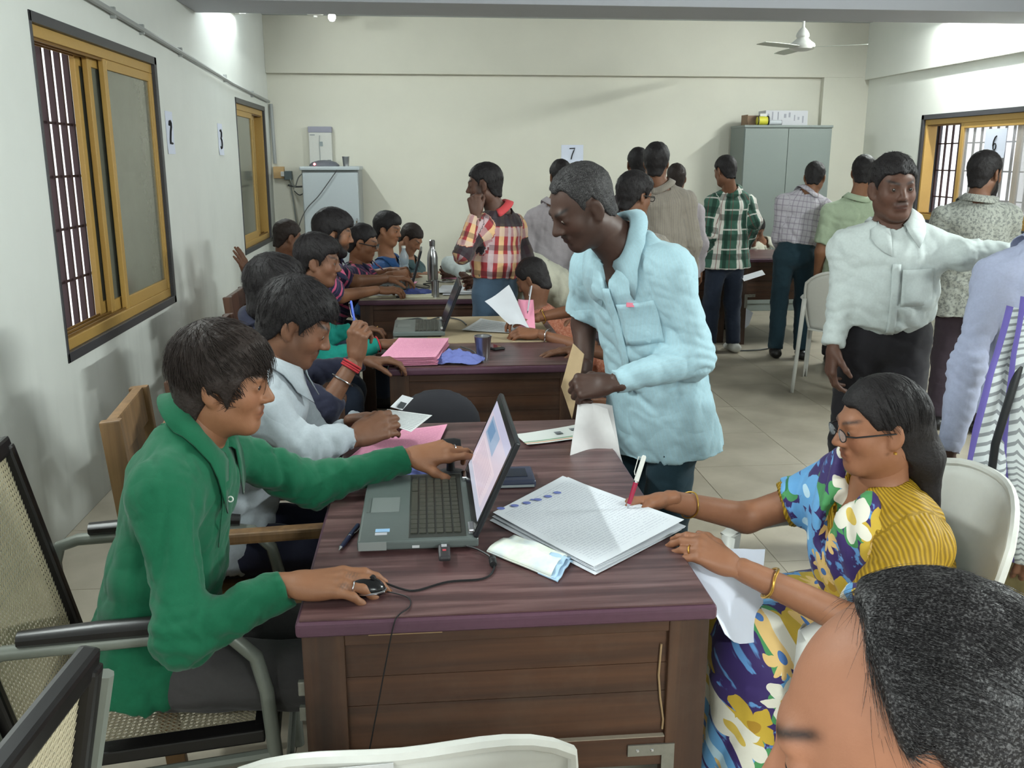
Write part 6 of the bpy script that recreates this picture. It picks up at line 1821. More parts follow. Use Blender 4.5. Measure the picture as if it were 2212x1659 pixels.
# ------------------------------------------------------------------ 3: the woman in the floral sari
def floral(name):
    """deep purple cloth with large blossoms of mustard, blue and white and green leaves"""
    t = NT(name); pc = t.attr('pc').outputs['Vector']; col = srgb(62, 44, 106)
    base = t.mix(t.step(t.noise(pc, 26, 3), 0.56, 0.04), srgb(56, 40, 98), srgb(98, 150, 206))
    c = base
    def blossoms(c, sc, seed, rmax, petals, pcol, ccol, thr=0.45):
        v = t.n('ShaderNodeTexVoronoi', voronoi_dimensions='2D', feature='F1'); w = t.map(pc, (1, 1, 1), (seed * 0.37, seed * 0.71, 0))
        wn = t.n('ShaderNodeTexNoise'); t.put(wn.inputs['Vector'], w); wn.inputs['Scale'].default_value = 18
        add = t.n('ShaderNodeVectorMath', operation='MULTIPLY_ADD'); t.put(add.inputs[0], wn.outputs['Color']); add.inputs[1].default_value = (0.028, 0.028, 0.0); t.put(add.inputs[2], w)
        t.put(v.inputs['Vector'], add.outputs[0]); v.inputs['Scale'].default_value = sc
        sub = t.n('ShaderNodeVectorMath', operation='SUBTRACT'); t.put(sub.inputs[0], add.outputs[0]); t.put(sub.inputs[1], v.outputs['Position'])
        # Position is in texture space divided by scale
        x = t.xyz(sub.outputs[0]); ang = t.math('ARCTAN2', x[1], x[0])
        rnd = t.xyz(v.outputs['Color'])
        pet = t.math('ABSOLUTE', t.math('COSINE', t.math('ADD', t.math('MULTIPLY', ang, petals / 2), t.math('MULTIPLY', rnd[0], 6.0))))
        rr = t.math('MULTIPLY', t.math('ADD', 0.45, t.math('MULTIPLY', pet, 0.55)), rmax)
        d = v.outputs['Distance']
        f = t.math('LESS_THAN', d, rr)
        sel = t.math('GREATER_THAN', rnd[1], thr)
        c = t.mix(t.math('MULTIPLY', f, sel), c, pcol)
        return t.mix(t.math('MULTIPLY', t.math('LESS_THAN', d, rmax * 0.22), sel), c, ccol)
    c = blossoms(c, 9.0, 1, 0.44, 4, srgb(70, 140, 84), srgb(40, 110, 70))
    c = blossoms(c, 10.0, 2, 0.55, 5, srgb(104, 164, 214), srgb(190, 220, 236))
    c = blossoms(c, 9.5, 5, 0.56, 5, srgb(196, 164, 56), srgb(170, 130, 40))
    c = blossoms(c, 8.0, 9, 0.46, 6, srgb(222, 218, 204), srgb(206, 176, 80), 0.5)
    c = blossoms(c, 13.0, 13, 0.46, 9, srgb(222, 186, 120), srgb(70, 110, 170), 0.72)
    t.bump(t.noise(t.obj(), 30, 4), 0.25, 0.006)
    return t.out(c, 0.62, 0, 0.3, Sheen_Weight=0.15)
FLORAL = floral('purple_floral_sari_cloth')
YB = NT('mustard_ribbed_blouse_cloth'); _a = YB.attr('pc').outputs['Vector']
_w = YB.n('ShaderNodeTexWave'); YB.put(_w.inputs['Vector'], _a); _w.inputs['Scale'].default_value = 42; _w.inputs['Distortion'].default_value = 6.0; _w.inputs['Detail'].default_value = 2; _w.inputs['Detail Scale'].default_value = 0.25; _w.bands_direction = 'DIAGONAL'
YBM = YB.out(YB.mix(_w.outputs[0], srgb(128, 98, 16), srgb(176, 140, 32)), 0.6, 0, 0.3); YB.bump(_w.outputs[0], 0.5, 0.004)

wh = at(1896, 922, 1.95); wc = at(1896, 1092, 1.985)
wbun = lambda F, P, A, hs: (F.cone(P(0, -0.085, 0.02), P(0, -0.115, -0.10), 0.050 * hs, 0.046 * hs, 0.04), F.cone(P(0, -0.115, -0.10), P(0.0, -0.13, -0.26), 0.044 * hs, 0.022 * hs, 0.03))
W3 = person('woman in a purple floral sari and mustard blouse signing papers', (1.16, 2.02, 0.475), wc, wh, -90, s=0.96, cyaw=-92, hrot=(-87, 8, 0), fem=True, bulk=1.16,
            arm_r=dict(e=at(1612, 1118, 2.24), w=at(1432, 1078, 2.12), f=(-1, -0.10, -0.10), n=(0.1, 0.55, 0.8), p='pen', sc=1.02),
            arm_l=dict(e=at(1868, 1356, 1.72), w=at(1585, 1222, 1.80), f=(-0.85, 0.28, 0.42), n=(0.25, -0.55, 0.75), p=([(34, 22, 10), (36, 24, 12), (38, 26, 14), (36, 24, 12)], 3, (46, 10))),
            skin=srgb(146, 100, 74), hair=('woman', HAIR), shirt=YBM, q=0.72, collar=False, sleeves=('cap', 'short'), hem=0.0, wide=1.0, neckw=0.052, strands=900, hand_q=0.003,
            face=dict(hairfn=wbun, gaze=(-4, 12), eyes=1, sl=0.09, sr=0.0007, slift=0.01, brow=0.9, vneck=0.10, part=0.0, fuzz=0.5))
R_, B_ = W3['root'], W3['base']; up3, wR3, fw3 = W3['up'], W3['wR'], W3['fw']
# pallu over the chest and right shoulder
PF = SF(); hp, cs = W3['hips'], W3['chest']; sh = cs + wR3 * 0.155 - up3 * 0.02
PF.cone(hp + up3 * 0.0, hp + (cs - hp) * 0.45, 0.158, 0.150, 0.05, w=wR3, sc=1.34)
PF.cone(hp + (cs - hp) * 0.45, cs - up3 * 0.05, 0.148, 0.148, 0.05, w=wR3, sc=1.36)
PF.ell(cs - up3 * 0.12 + fw3 * 0.075, (0.135, 0.085, 0.09), np.stack([wR3, fw3, up3], 1), 0.05)
PF.cone(W3['nb'] + up3 * 0.03 + wR3 * 0.06, sh + up3 * 0.012, 0.062, 0.070, 0.05)
PF.plane(cs + fw3 * 0.035 - wR3 * 0.10, -wR3 * 0.36 - fw3 * 0.92 + up3 * 0.08, 0.02)
PF.cone(sh, sh + (W3['J'][1][1] - sh) * 0.55, 0.068, 0.066, 0.04, fb=True)
PF.cone(W3['nb'] + up3 * 0.0, W3['nb'] + up3 * 0.2 + fw3 * 0.03, 0.066, 0.082, 0.015, op='s')
PF.cone(W3['nb'] + fw3 * 0.05 + up3 * 0.05, W3['nb'] + fw3 * 0.15 - up3 * 0.10, 0.05, 0.02, 0.015, op='s')
fpc = lambda o, u, v: (lambda V: np.stack([(V - o) @ u + 0.35 * ((V - o) @ np.cross(u, v)), (V - o) @ v, np.zeros(len(V))], 1))
def pleats(V, N):
    u = (V - cs) @ unit(wR3 * 0.75 - up3 * 0.55 + fw3 * 0.2)
    return np.abs(np.sin(u * 62 + 1.2 * np.sin((V - cs) @ up3 * 9))) * 0.010 - 0.004
sdf_obj('sari_pallu', PF, 0.0075, FLORAL, R_, B_, pc=lambda V: np.stack([(V - cs) @ (fw3 + 0.6 * wR3), (V - cs) @ up3, np.zeros(len(V))], 1), disp=pleats)
# skirt of the sari over the knees to the floor
KF = SF(); kn = hp + V3(-0.40, -0.03, 0.0); an = V3(kn[0] - 0.02, kn[1], 0.10)
for s_ in (-1, 1):
    o_ = V3(0, 0.085 * s_, 0)
    KF.cone(hp + o_, kn + o_, 0.115, 0.095, 0.10); KF.cone(kn + o_, an + o_ * 1.35, 0.098, 0.125, 0.10)
KF.cone(hp - V3(0, 0, 0.01), hp + up3 * 0.12, 0.150, 0.148, 0.05, w=V3(0, 1, 0), sc=1.25)
KF.plane((0, 0, 0.02), (0, 0, -1))
spc = lambda V: np.stack([V[:, 0] + 0.45 * V[:, 1], V[:, 2] - 0.9 * V[:, 1], np.zeros(len(V))], 1)
sk = sdf_obj('sari_skirt', KF, 0.010, FLORAL, R_, B_, pc=spc, disp=lambda V, N: np.where(V[:, 2] < 0.45, np.abs(np.sin(V[:, 1] * 48 + V[:, 0] * 20)) * 0.012, 0.004 * snoise(V, 6, 2)))
BF = SF()
for s_ in (-1, 1): BF.cone(kn + V3(0, 0.085 * s_, -0.055), kn + V3(0, 0.085 * s_, -0.075), 0.114, 0.116, 0.10, fa=True, fb=True)
sdf_obj('mustard_border', BF, 0.009, plain('mustard_border_cloth', srgb(186, 142, 40), 0.7), R_, B_)
# floral edge on the blouse sleeve
shL, elL, wrL = W3['J'][-1][:3]; dL = unit(elL - shL); q0 = shL + (elL - shL) * 0.74
SFb = SF(); SFb.cone(q0, q0 + dL * 0.028, 0.076, 0.077, 0.0, fa=True, fb=True)
sdf_obj('sleeve_edge', SFb, 0.006, FLORAL, R_, B_, pc=lambda V: V * 1.2)
# gold: bangles, ring, ear stud
shR_, elR, wrR = W3['J'][1][:3]
ring_on(R_, B_, wrR + (elR - wrR) * 0.30, elR - wrR, 0.0335, 0.0022, GOLD, 'gold_bangle', 0.003)
ring_on(R_, B_, wrL + (elL - wrL) * 0.28, elL - wrL, 0.0345, 0.0032, GOLD, 'gold_bangle', 0.003)
pp, dd, rr = W3['hands'][-1]['ring']; ring_on(R_, B_, pp, dd, rr + 0.0012, 0.0018, GOLD, 'finger_ring')
Ah, hd = W3['Ah'], W3['head']
MB().lathe([(0.0005, -0.004), (0.0042, -0.002), (0.0042, 0.002), (0.0005, 0.004)], 10, hd + Ah @ V3(-0.088, 0.0, -0.036)).build('ear_stud', GOLD, R_, True, off=B_)
# spectacles
def spectacles(fig, lens=None, r=0.0215, frame=BLACKP, half=True, drop=0.0, fine=0.0013):
    A, c, s_ = fig['Ah'], fig['head'], fig['hs']; P = lambda x, y, z: c + A @ (V3(x, y, z) * s_)
    root = MB()
    for sd in (-1, 1):
        pts = [P(sd * 0.033 + r * 1.08 * math.cos(t), 0.107 - 0.010 * abs(math.cos(t) * sd + 0.0) * 0.4, 0.002 - drop + r * 0.72 * math.sin(t)) for t in np.linspace(0, 6.283, 22, endpoint=False)]
        root.tube(pts, fine, 6, True)
        root.tube([P(sd * 0.056, 0.103, 0.006 - drop), P(sd * 0.073, 0.085, 0.006 - drop), P(sd * 0.083, 0.02, 0.006), P(sd * 0.084, -0.012, 0.004)], fine * 1.5, 6)
    root.tube([P(-0.010, 0.108, 0.006 - drop), P(0, 0.111, 0.009 - drop), P(0.010, 0.108, 0.006 - drop)], fine, 6)
    fr = root.build('spectacles', frame, fig['root'], True, off=fig['base'])
    for sd in (-1, 1):
        n = 14; vs = [P(sd * 0.033, 0.1065, 0.002 - drop)] + [P(sd * 0.033 + r * 1.05 * math.cos(t), 0.1055, 0.002 - drop + r * 0.70 * math.sin(t)) for t in np.linspace(0, 6.283, n, endpoint=False)]
        vs2 = [v - A[:, 1] * 0.001 for v in vs]; m = MB().add(vs + vs2, [(0, i + 1, (i + 1) % n + 1) for i in range(n)] + [(n + 1, n + 1 + (i + 1) % n + 1, n + 1 + i + 1) for i in range(n)] + [(i + 1, n + 2 + i, n + 2 + (i + 1) % n, (i + 1) % n + 1) for i in range(n)])
        m.build('lens', LENS, fr, off=fig['base'])
LENS = glass_mat('spectacle_lens', srgb(226, 230, 234), 0.16, 0.03)
spectacles(W3)
# her pen, held between thumb and fingers
tip = atz(1355, 1100, TZ + 0.018)
pen('ballpoint_pen', 'red and white pen in the hand of the woman in the sari', tip, at(1392, 984, tip[1] + 0.02), (CHROME, plain('red_pen_barrel', srgb(150, 40, 66), 0.25), PLASTICW), 0.0062)

# ------------------------------------------------------------------ 4: the older man leaning over the desk
B4 = person('older man in a pale aqua striped shirt leaning over the near desk', at(1432, 806, 2.86), at(1356, 566, 2.80), at(1256, 448, 2.74), -118, s=1.03, cyaw=-126, hrot=(-106, 30, -4), neckw=0.060,
            legs='stand', arm_l=dict(e=at(1505, 775, 2.66), w=at(1318, 828, 2.60), f=(-0.95, 0.25, -0.15), n=(0.2, -0.6, 0.6), p='grip'),
            arm_r=dict(e=at(1262, 700, 3.02), w=at(1262, 806, 2.93), f=(-0.15, -0.25, -1), n=(-0.5, 0.6, 0.2), p='pinch'),
            skin=SK_DD, hair=('old', HAIRG), shirt=BLUE, pants=TEALT, shoes=LEATHER, q=0.75, strands=1800, sleeves=('short', 'long'), hem=0.235, bulk=1.02,
            face=dict(stub=0.18, mous=0.35, gaze=(0, 25), eyes=1, sl=0.016, sr=0.0006, slift=0.02, sf=0.0, nose=1.15, vneck=0.10, back=True))
R_, B_ = B4['root'], B4['base']; u4, w4, f4 = B4['up'], B4['wR'], B4['fw']
pk = patch(B4['shirt'], B4['chest'] - u4 * 0.15 - w4 * 0.085, w4, u4, f4, 0.12, 0.135, 9, 9, 0.003, 0.003).build('chest_pocket', BLUE, R_, 'all', off=B_)
attr_vec(pk.data, 'pc', np.array([(v[0] * 1.2, v[2], 0) for v in [x.co for x in pk.data.vertices]]))
MB().cbox(on_surface(B4, B4['chest'] - u4 * 0.085 - w4 * 0.075, f4) - u4 * 0.0, (0.022, 0.012, 0.012)).build('pocket_slip', plain('pink_slip', srgb(230, 130, 150), 0.7), R_, off=B_)
pl = patch(B4['shirt'], B4['chest'] - u4 * 0.20, w4, u4, f4, 0.032, 0.34, 4, 22, 0.0015, 0.002).build('placket', BLUE, R_, 'all', off=B_)
attr_vec(pl.data, 'pc', np.array([(v[0] * 1.2, v[2], 0) for v in [x.co for x in pl.data.vertices]]))
sheet_paper('brown_envelope', 'folded brown envelope in the hand of the leaning older man', [at(1212, 835, 2.88), at(1238, 742, 2.90), at(1262, 765, 2.86), at(1236, 905, 2.86)], plain('buff_envelope', srgb(176, 152, 118), 0.8, var=0.08), cat='envelope', bump=0.006, t=0.003)
sheet_paper('paper_sheet', 'crumpled white papers hanging from the hand of the leaning older man', [at(1248, 872, 2.62), at(1312, 880, 2.60), at(1352, 1030, 2.60), at(1232, 985, 2.55)], plain('white_loose_paper', srgb(206, 204, 204), 0.75, var=0.05), bump=0.022, t=0.002)
sheet_paper('paper_sheet', 'second crumpled sheet behind the hanging papers', [at(1262, 868, 2.66), at(1322, 876, 2.64), at(1340, 985, 2.66), at(1265, 960, 2.64)], plain('white_loose_paper', srgb(206, 204, 204), 0.75, var=0.05), bump=0.018, t=0.002, seed=5)

# ------------------------------------------------------------------ 5: the head close to the camera
hf = at(1972, 1622, 0.575)
F5 = person('man with greying receding hair whose head fills the lower right corner', (hf[0] + 0.14, hf[1] - 0.02, hf[2] - 0.66), (hf[0] + 0.10, hf[1] - 0.02, hf[2] - 0.215), hf, -70, s=1.06, hrot=(-66, 14, 6), cyaw=-70,
            skin=srgb(164, 114, 88), hair=('recede', HAIRS), shirt=GREYB, pants=GREYT, q=0.55, strands=9000, legs='sit', feet=((hf[0] - 0.05, hf[1] - 0.1, 0.09), (hf[0] - 0.05, hf[1] + 0.1, 0.09)),
            face=dict(sl=0.05, sr=0.00042, slift=0.03, sf=0.0, eyes=1, fuzz=0.5, stub=0.1, back=True), hand_q=0.004,
            arm_r=dict(w=(hf[0] - 0.05, hf[1] + 0.16, hf[2] - 0.58)), arm_l=dict(w=(hf[0] - 0.05, hf[1] - 0.2, hf[2] - 0.58)))

bearded = lambda k: (lambda F, P, A, hs: (F.ell(P(0, 0.058, -0.098 - 0.02 * k), V3(0.046, 0.034, 0.030 + 0.022 * k) * hs, A, 0.02), [F.cone(P(s_ * 0.066, 0.012, -0.03), P(s_ * 0.035, 0.055, -0.09), 0.014 * hs, 0.020 * hs, 0.02) for s_ in (-1, 1)]))
# ------------------------------------------------------------------ 6-12: people along the left side
N6 = person('person in navy clothes with black hair holding a blue pen upright', (-0.78, 3.42, 0.545), at(560, 735, 3.42), at(598, 628, 3.40), 80, hrot=(68, 5, 0), s=1.0,
            arm_r=dict(e=at(700, 885, 3.22), w=at(768, 775, 3.27), f=(0.12, 0.05, 1), n=(-0.5, -0.8, 0.1), p='pen'), arm_l=dict(w=(-0.25, 3.75, 0.80), f=(1, 0, 0), n=(0, 0, 1)),
            skin=SK_B, hair=('mop', HAIR), shirt=NAVY, pants=DENIM, sleeves=('roll', 'long'), q=1.0, strands=700, face=dict(sl=0.07), shoes=LEATHER)
sh_, el_, wr_ = N6['J'][1][:3]
ring_on(N6['root'], N6['base'], wr_ + (el_ - wr_) * 0.42, el_ - wr_, 0.040, 0.0032, CHROME, 'silver_bracelet')
REDT = plain('red_thread', srgb(170, 44, 52), 0.8)
for k in (0.10, 0.145, 0.18): ring_on(N6['root'], N6['base'], wr_ + (el_ - wr_) * k, el_ - wr_, 0.033, 0.004, REDT, 'red_thread')
tt = N6['hands'][1]['t']
pen('ballpoint_pen', 'blue pen held upright above the pink stack', tt + V3(0.01, -0.01, -0.06), tt + V3(-0.012, 0.0, 0.10), (CHROME, plain('blue_pen', srgb(70, 96, 190), 0.3), plain('blue_pen', srgb(70, 96, 190), 0.3)), 0.0045)

T7 = person('person in a black waistcoat with teal sleeves typing at the middle desk', (-0.80, 4.40, 0.545), at(668, 668, 4.40), at(688, 566, 4.40), 90, hrot=(96, 8, 0), s=1.0,
            arm_r=dict(e=at(705, 778, 4.22), w=at(822, 742, 4.30), f=(1, 0.15, -0.05), n=(0, -0.2, 1), p='type'), arm_l=dict(e=at(700, 730, 4.6), w=at(765, 712, 4.62), f=(1, -0.1, 0.05), n=(0, 0, 1), p='type'),
            skin=SK_B, hair=('thick', HAIR), shirt=TEAL, pants=DENIM, q=1.05, strands=500, face=dict(eyes=1, sl=0.04), shoes=LEATHER, collar=False)
sh_, el_, wr_ = T7['J'][1][:3]
for k in (0.05, 0.10): ring_on(T7['root'], T7['base'], wr_ + (el_ - wr_) * k, el_ - wr_, 0.036, 0.004, REDT, 'red_bangle')
pp, dd, rr = T7['hands'][1]['ring']; ring_on(T7['root'], T7['base'], pp, dd, rr + 0.002, 0.0035, GOLD, 'finger_ring')
pp, dd, rr = T7['hands'][-1]['ring']; ring_on(T7['root'], T7['base'], pp, dd, rr + 0.002, 0.0035, GOLD, 'finger_ring')

C8 = person('bearded man in a navy polo with pink stripes at the pale desk', (-0.92, 5.50, 0.55), at(700, 590, 5.48), at(722, 506, 5.45), 88, hrot=(84, 10, 0), s=1.04,
            arm_r=dict(e=at(735, 640, 5.45), w=at(818, 626, 5.70), f=(1, 0.2, -0.05), n=(0, -0.2, 1), p='type'), arm_l=dict(e=at(765, 608, 5.75), w=at(838, 602, 5.95), f=(1, 0.1, 0), n=(0, 0, 1), p='relax'),
            skin=SK_M, hair=('thick', HAIR, 0.030), shirt=POLO, pants=DENIM, sleeves=('short', 'short'), q=1.15, strands=300, face=dict(beard=0.85, mous=0.85, eyes=1, sl=0.04, hairfn=bearded(0.15)), shoes=LEATHER)
S9 = person('man in glasses and a striped polo with folded hands at the pale desk', (-0.72, 6.08, 0.53), at(772, 592, 6.08), at(784, 525, 6.05), 92, hrot=(98, 14, 0), s=0.98,
            arm_r=dict(e=at(798, 615, 6.0), w=at(848, 592, 6.12), f=(1, 0.1, 0.05), n=(0, -0.4, 1), p='grip'), arm_l=dict(e=at(805, 595, 6.35), w=at(850, 583, 6.28), f=(1, -0.2, 0.05), n=(0, 0.3, 1), p='grip'),
            skin=SK_M, hair=('short', HAIR), shirt=POLO, pants=DENIM, sleeves=('short', 'short'), q=1.2, face=dict(eyes=1), shoes=LEATHER)
spectacles(S9, fine=0.002)
BL10 = person('man in a blue shirt sitting at the far side of the pale desk', (-0.42, 7.02, 0.52), at(836, 580, 6.98), at(838, 496, 6.95), 115, hrot=(112, 12, 0), s=1.0,
              arm_r=dict(w=at(872, 598, 6.80), f=(1, -0.2, 0), n=(0, 0, 1)), arm_l=dict(w=at(900, 594, 6.98), f=(1, 0, 0), n=(0, 0, 1)),
              skin=SK_M, hair=('thick', HAIR), shirt=BLUESH, pants=DENIM, q=1.25, face=dict(eyes=1), shoes=LEATHER)
K11 = person('person with bowed head in a grey teal top at the far corner desk', (-0.22, 7.50, 0.50), at(880, 580, 7.45), at(888, 516, 7.40), 120, hrot=(118, 36, 0), s=0.96,
             arm_r=dict(w=at(925, 592, 7.15), f=(1, -0.2, 0), n=(0, 0, 1)), arm_l=dict(w=at(935, 590, 7.3), f=(1, 0, 0), n=(0, 0, 1)),
             skin=SK_L, hair=('short', HAIRB), shirt=TEALG, pants=DENIM, q=1.3, shoes=LEATHER)
P12 = person('person in a dull pink shirt by the far window with hand on wall', (-1.08, 6.62, 0.50), at(614, 592, 6.6), at(622, 514, 6.58), 70, hrot=(62, 14, 0), s=1.0,
             arm_l=dict(w=at(540, 596, 6.30), f=(-0.35, -0.2, 0.9), n=(1, -0.4, 0.2), p='flat', sc=1.1, pole=(-1, 0, -1)), arm_r=dict(w=(-0.75, 6.35, 0.62)),
             skin=SK_B, hair=('short', HAIRB), shirt=PINKS, pants=DENIM, q=1.3, shoes=LEATHER, collar=True)

# ------------------------------------------------------------------ 13-22: people in the middle
P13 = person('standing man in a red plaid shirt and jeans with hand at his chin', at(1068, 625, 5.42), at(1078, 482, 5.42), at(1046, 400, 5.40), -60, hrot=(-78, 8, 0), cyaw=-46, s=1.0, legs='stand',
             arm_l=dict(e=at(1000, 548, 5.19), w=at(1028, 462, 5.23), f=(-0.1, 0.15, 1), n=(-0.3, -0.9, 0), p='fist'), arm_r=dict(w=at(1058, 600, 5.58)),
             skin=SK_D, hair=('short', HAIR), shirt=RPLAID, pants=JEANS, belt=LEATHER, tucked=True, q=1.0, strands=300, face=dict(beard=0.55, eyes=1, sl=0.02), shoes=LEATHER, collar=plain('red_collar', srgb(196, 70, 74), 0.8))
MB().cbox(P13['hips'] + P13['up'] * 0.10 - P13['wR'] * 0.15 - P13['fw'] * 0.02, (0.035, 0.02, 0.03)).build('belt_buckle', CHROME, P13['root'], bevel=0.004, off=P13['base'])

person('person in a lilac grey shirt standing with back turned beside the number 7', at(1205, 600, 6.9), at(1196, 462, 6.9), at(1210, 382, 6.9), 5, s=1.0, legs='stand', hrot=(-10, 5, 0), skin=SK_B, hair=('short', HAIR), shirt=LILGREY, pants=DENIM, shoes=LEATHER, q=1.3, collar=True)
person('person in a cream shirt bending over the right side of the pale desk', at(1232, 640, 6.05), at(1135, 580, 5.95), at(1065, 590, 5.92), -90, s=1.02, legs='stand', hrot=(-90, 50, 0), skin=SK_B, hair=('short', HAIR), shirt=CREAM, pants=BLACKT, shoes=LEATHER, q=1.2, bulk=1.1,
       arm_l=dict(w=at(1075, 640, 5.75)), arm_r=dict(w=at(1040, 630, 6.1)))
lhair = lambda F, P, A, hs: F.cone(P(0, -0.08, 0.0), P(0, -0.12, -0.20), 0.055 * hs, 0.04 * hs, 0.04)
O16 = person('seated woman with long black hair in a brown orange shawl', (0.96, 5.14, 0.50), at(1152, 692, 5.16), at(1150, 604, 5.18), -92, hrot=(-60, 30, 0), cyaw=-70, s=0.97, fem=True, skin=SK_B, hair=('woman', HAIR), shirt=ORANGE, pants=ORANGE, shoes=BSHOE, q=1.1, bulk=1.1, collar=False,
             arm_l=dict(w=(0.72, 5.02, 0.66)), arm_r=dict(w=(0.70, 5.2, 0.66)))
stool('white plastic stool under the woman in the brown orange shawl', (0.96, 5.14, 0))
A17 = person('seated woman holding up white and pink papers at the middle desk', (1.04, 4.36, 0.50), (0.99, 4.36, 0.90), (0.96, 4.36, 1.085), -90, hrot=(-90, 25, 0), s=0.95, fem=True, skin=srgb(136, 92, 68), hair=('woman', HAIR), shirt=DARKW, pants=DARKW, shoes=BSHOE, q=1.1, collar=False, sleeves=('short', 'short'),
             arm_l=dict(e=at(1262, 752, 4.18), w=at(1160, 720, 4.30), f=(-1, 0.1, 0.05), n=(0, -0.4, 1), p='pinch', sc=1.05), arm_r=dict(e=at(1252, 668, 4.55), w=at(1150, 688, 4.52), f=(-1, -0.1, 0.05), n=(0, 0.2, 1), p='pinch', sc=1.05), face=dict(hairfn=lhair))
for sd, k in ((-1, 0.22), (1, 0.22)):
    sh_, el_, wr_ = A17['J'][sd][:3]; ring_on(A17['root'], A17['base'], wr_ + (el_ - wr_) * k, el_ - wr_, 0.036, 0.003, GOLD if sd == 1 else CHROME, 'bangle', 0.004)
stool('white plastic stool under the woman holding up papers', (1.04, 4.36, 0))
A18 = person('person hidden behind the leaning man with one hand flat on the middle desk', (1.00, 3.80, 0.50), (0.96, 3.80, 0.90), (0.92, 3.80, 1.09), -90, s=0.95, skin=SK_B, hair=('short', HAIR), shirt=MAROON, pants=DENIM, shoes=LEATHER, q=1.2, sleeves=('short', 'short'),
             arm_l=dict(w=(0.80, 3.62, 0.62)), arm_r=dict(e=(0.88, 3.98, 0.74), w=(0.665, 3.955, 0.795), f=(-1, -0.05, -0.12), n=(0, 0, 1), p='flat'))
stool('white plastic stool behind the leaning older man', (0.98, 3.80, 0))
person('seated person in white writing at the right side of the pale desk', (0.82, 6.62, 0.50), (0.60, 6.62, 0.90), (0.44, 6.60, 1.0), -92, s=1.0, hrot=(-90, 35, 0), skin=SK_D, hair=('short', HAIR), shirt=WHITE, pants=BLACKT, shoes=LEATHER, q=1.2,
       arm_l=dict(e=at(972, 572, 6.38), w=at(1004, 596, 6.30), f=(0.6, 0.1, -0.5), n=(0, -0.4, 1), p='pen'), arm_r=dict(w=at(985, 598, 6.75)))
plastic_chair('white plastic chair under the writing person in white', (0.86, 6.62, 0), R90)
E19 = person('man in glasses with an exposed ear looking right behind the leaning man', at(1372, 690, 5.05), at(1362, 528, 5.05), at(1372, 424, 5.05), 40, hrot=(62, 10, 0), s=1.0, legs='stand', skin=SK_B, hair=('thick', HAIR), shirt=GREYB, pants=DENIM, shoes=LEATHER, q=1.0, strands=400, face=dict(eyes=1, sl=0.035))
spectacles(E19, fine=0.002)
person('tall man in a grey brown shirt standing with back turned', at(1430, 570, 6.4), at(1432, 428, 6.4), at(1418, 352, 6.4), 8, s=1.03, legs='stand', hrot=(20, 0, 0), skin=SK_B, hair=('thick', HAIR), shirt=GREYB, pants=DENIM, shoes=LEATHER, q=1.25)
person('man whose dark hair shows left of the tall grey brown shirted man', at(1385, 560, 7.1), at(1385, 430, 7.1), at(1377, 355, 7.1), 0, s=1.0, legs='stand', skin=SK_B, hair=('short', HAIR), shirt=DARKW, pants=DENIM, shoes=LEATHER, q=1.4)
person('short haired person between the tall man and the green plaid man', at(1462, 570, 7.3), at(1463, 450, 7.3), at(1460, 386, 7.3), 5, s=0.94, legs='stand', skin=SK_B, hair=('short', HAIRB), shirt=LILGREY, pants=DENIM, shoes=LEATHER, q=1.35)
person('seated person with bowed brown hair behind the far right desk', (2.22, 9.10, 0.50), at(1496, 528, 9.05), at(1492, 462, 8.98), 180, hrot=(190, 38, 0), s=1.0, skin=SK_B, hair=('short', hair_mat('brown_hair', srgb(82, 58, 42))), shirt=DARKW, pants=DENIM, shoes=LEATHER, q=1.4)

# ------------------------------------------------------------------ 23-32: people on the right
GP = person('standing man in a green and white plaid shirt with back turned', at(1568, 562, 7.58), at(1578, 432, 7.56), at(1566, 370, 7.52), -8, s=1.0, legs='stand', hrot=(-24, 14, 0), skin=SK_B, hair=('short', HAIR), shirt=GPLAID, pants=DENIM, shoes=WSHOE, q=1.1, hem=0.06, bulk=1.05,
            arm_l=dict(e=at(1528, 500, 7.5), w=at(1545, 560, 7.72), f=(0.3, 0.6, -0.5)), arm_r=dict(e=at(1632, 480, 7.5), w=at(1610, 540, 7.72), f=(-0.2, 0.6, -0.4)), strands=200, face=dict(sl=0.02))
person('standing man in a white checked shirt leaning towards the desk', at(1718, 548, 7.28), at(1738, 436, 7.32), at(1760, 384, 7.35), 12, s=1.0, legs='stand', hrot=(30, 18, 0), skin=SK_M, hair=('short', HAIR), shirt=CHECK, pants=TEALT, shoes=LEATHER, q=1.1, tucked=True, strands=200, face=dict(sl=0.02),
       arm_r=dict(e=at(1782, 500, 7.35), w=at(1772, 552, 7.55)), arm_l=dict(w=at(1690, 560, 7.5)))
person('standing man in a pale green shirt partly hidden by the white shirted man', at(1840, 590, 6.95), at(1848, 452, 6.95), at(1866, 374, 6.95), 20, s=1.08, legs='stand', hrot=(35, 8, 0), skin=SK_M, hair=('short', HAIR), shirt=LGREEN, pants=BLACKT, shoes=LEATHER, q=1.15, sleeves=('short', 'short'), bulk=1.08, hem=0.10)
WM = person('man in a white shirt and black trousers walking with one arm stretched out', at(1908, 715, 3.42), at(1930, 524, 3.38), at(1930, 408, 3.35), 198, s=1.03, legs='stand', hrot=(186, 4, 3), skin=SK_D, hair=('short', HAIR), shirt=WHITE, pants=BLACKT, belt=LEATHER, shoes=LEATHER, tucked=True, q=0.9, strands=500, bulk=1.03, belly=0.62,
            arm_r=dict(e=at(1822, 640, 3.42), w=at(1798, 752, 3.36), f=(-0.05, -0.1, -1), n=(-1, 0, 0), p='relax'), arm_l=dict(e=at(2085, 548, 3.26), w=at(2215, 545, 3.20), f=(1, -0.1, -0.05), n=(0, -0.3, 1), p='relax'),
            face=dict(mous=0.5, eyes=1, sl=0.02, gaze=(5, 0)))
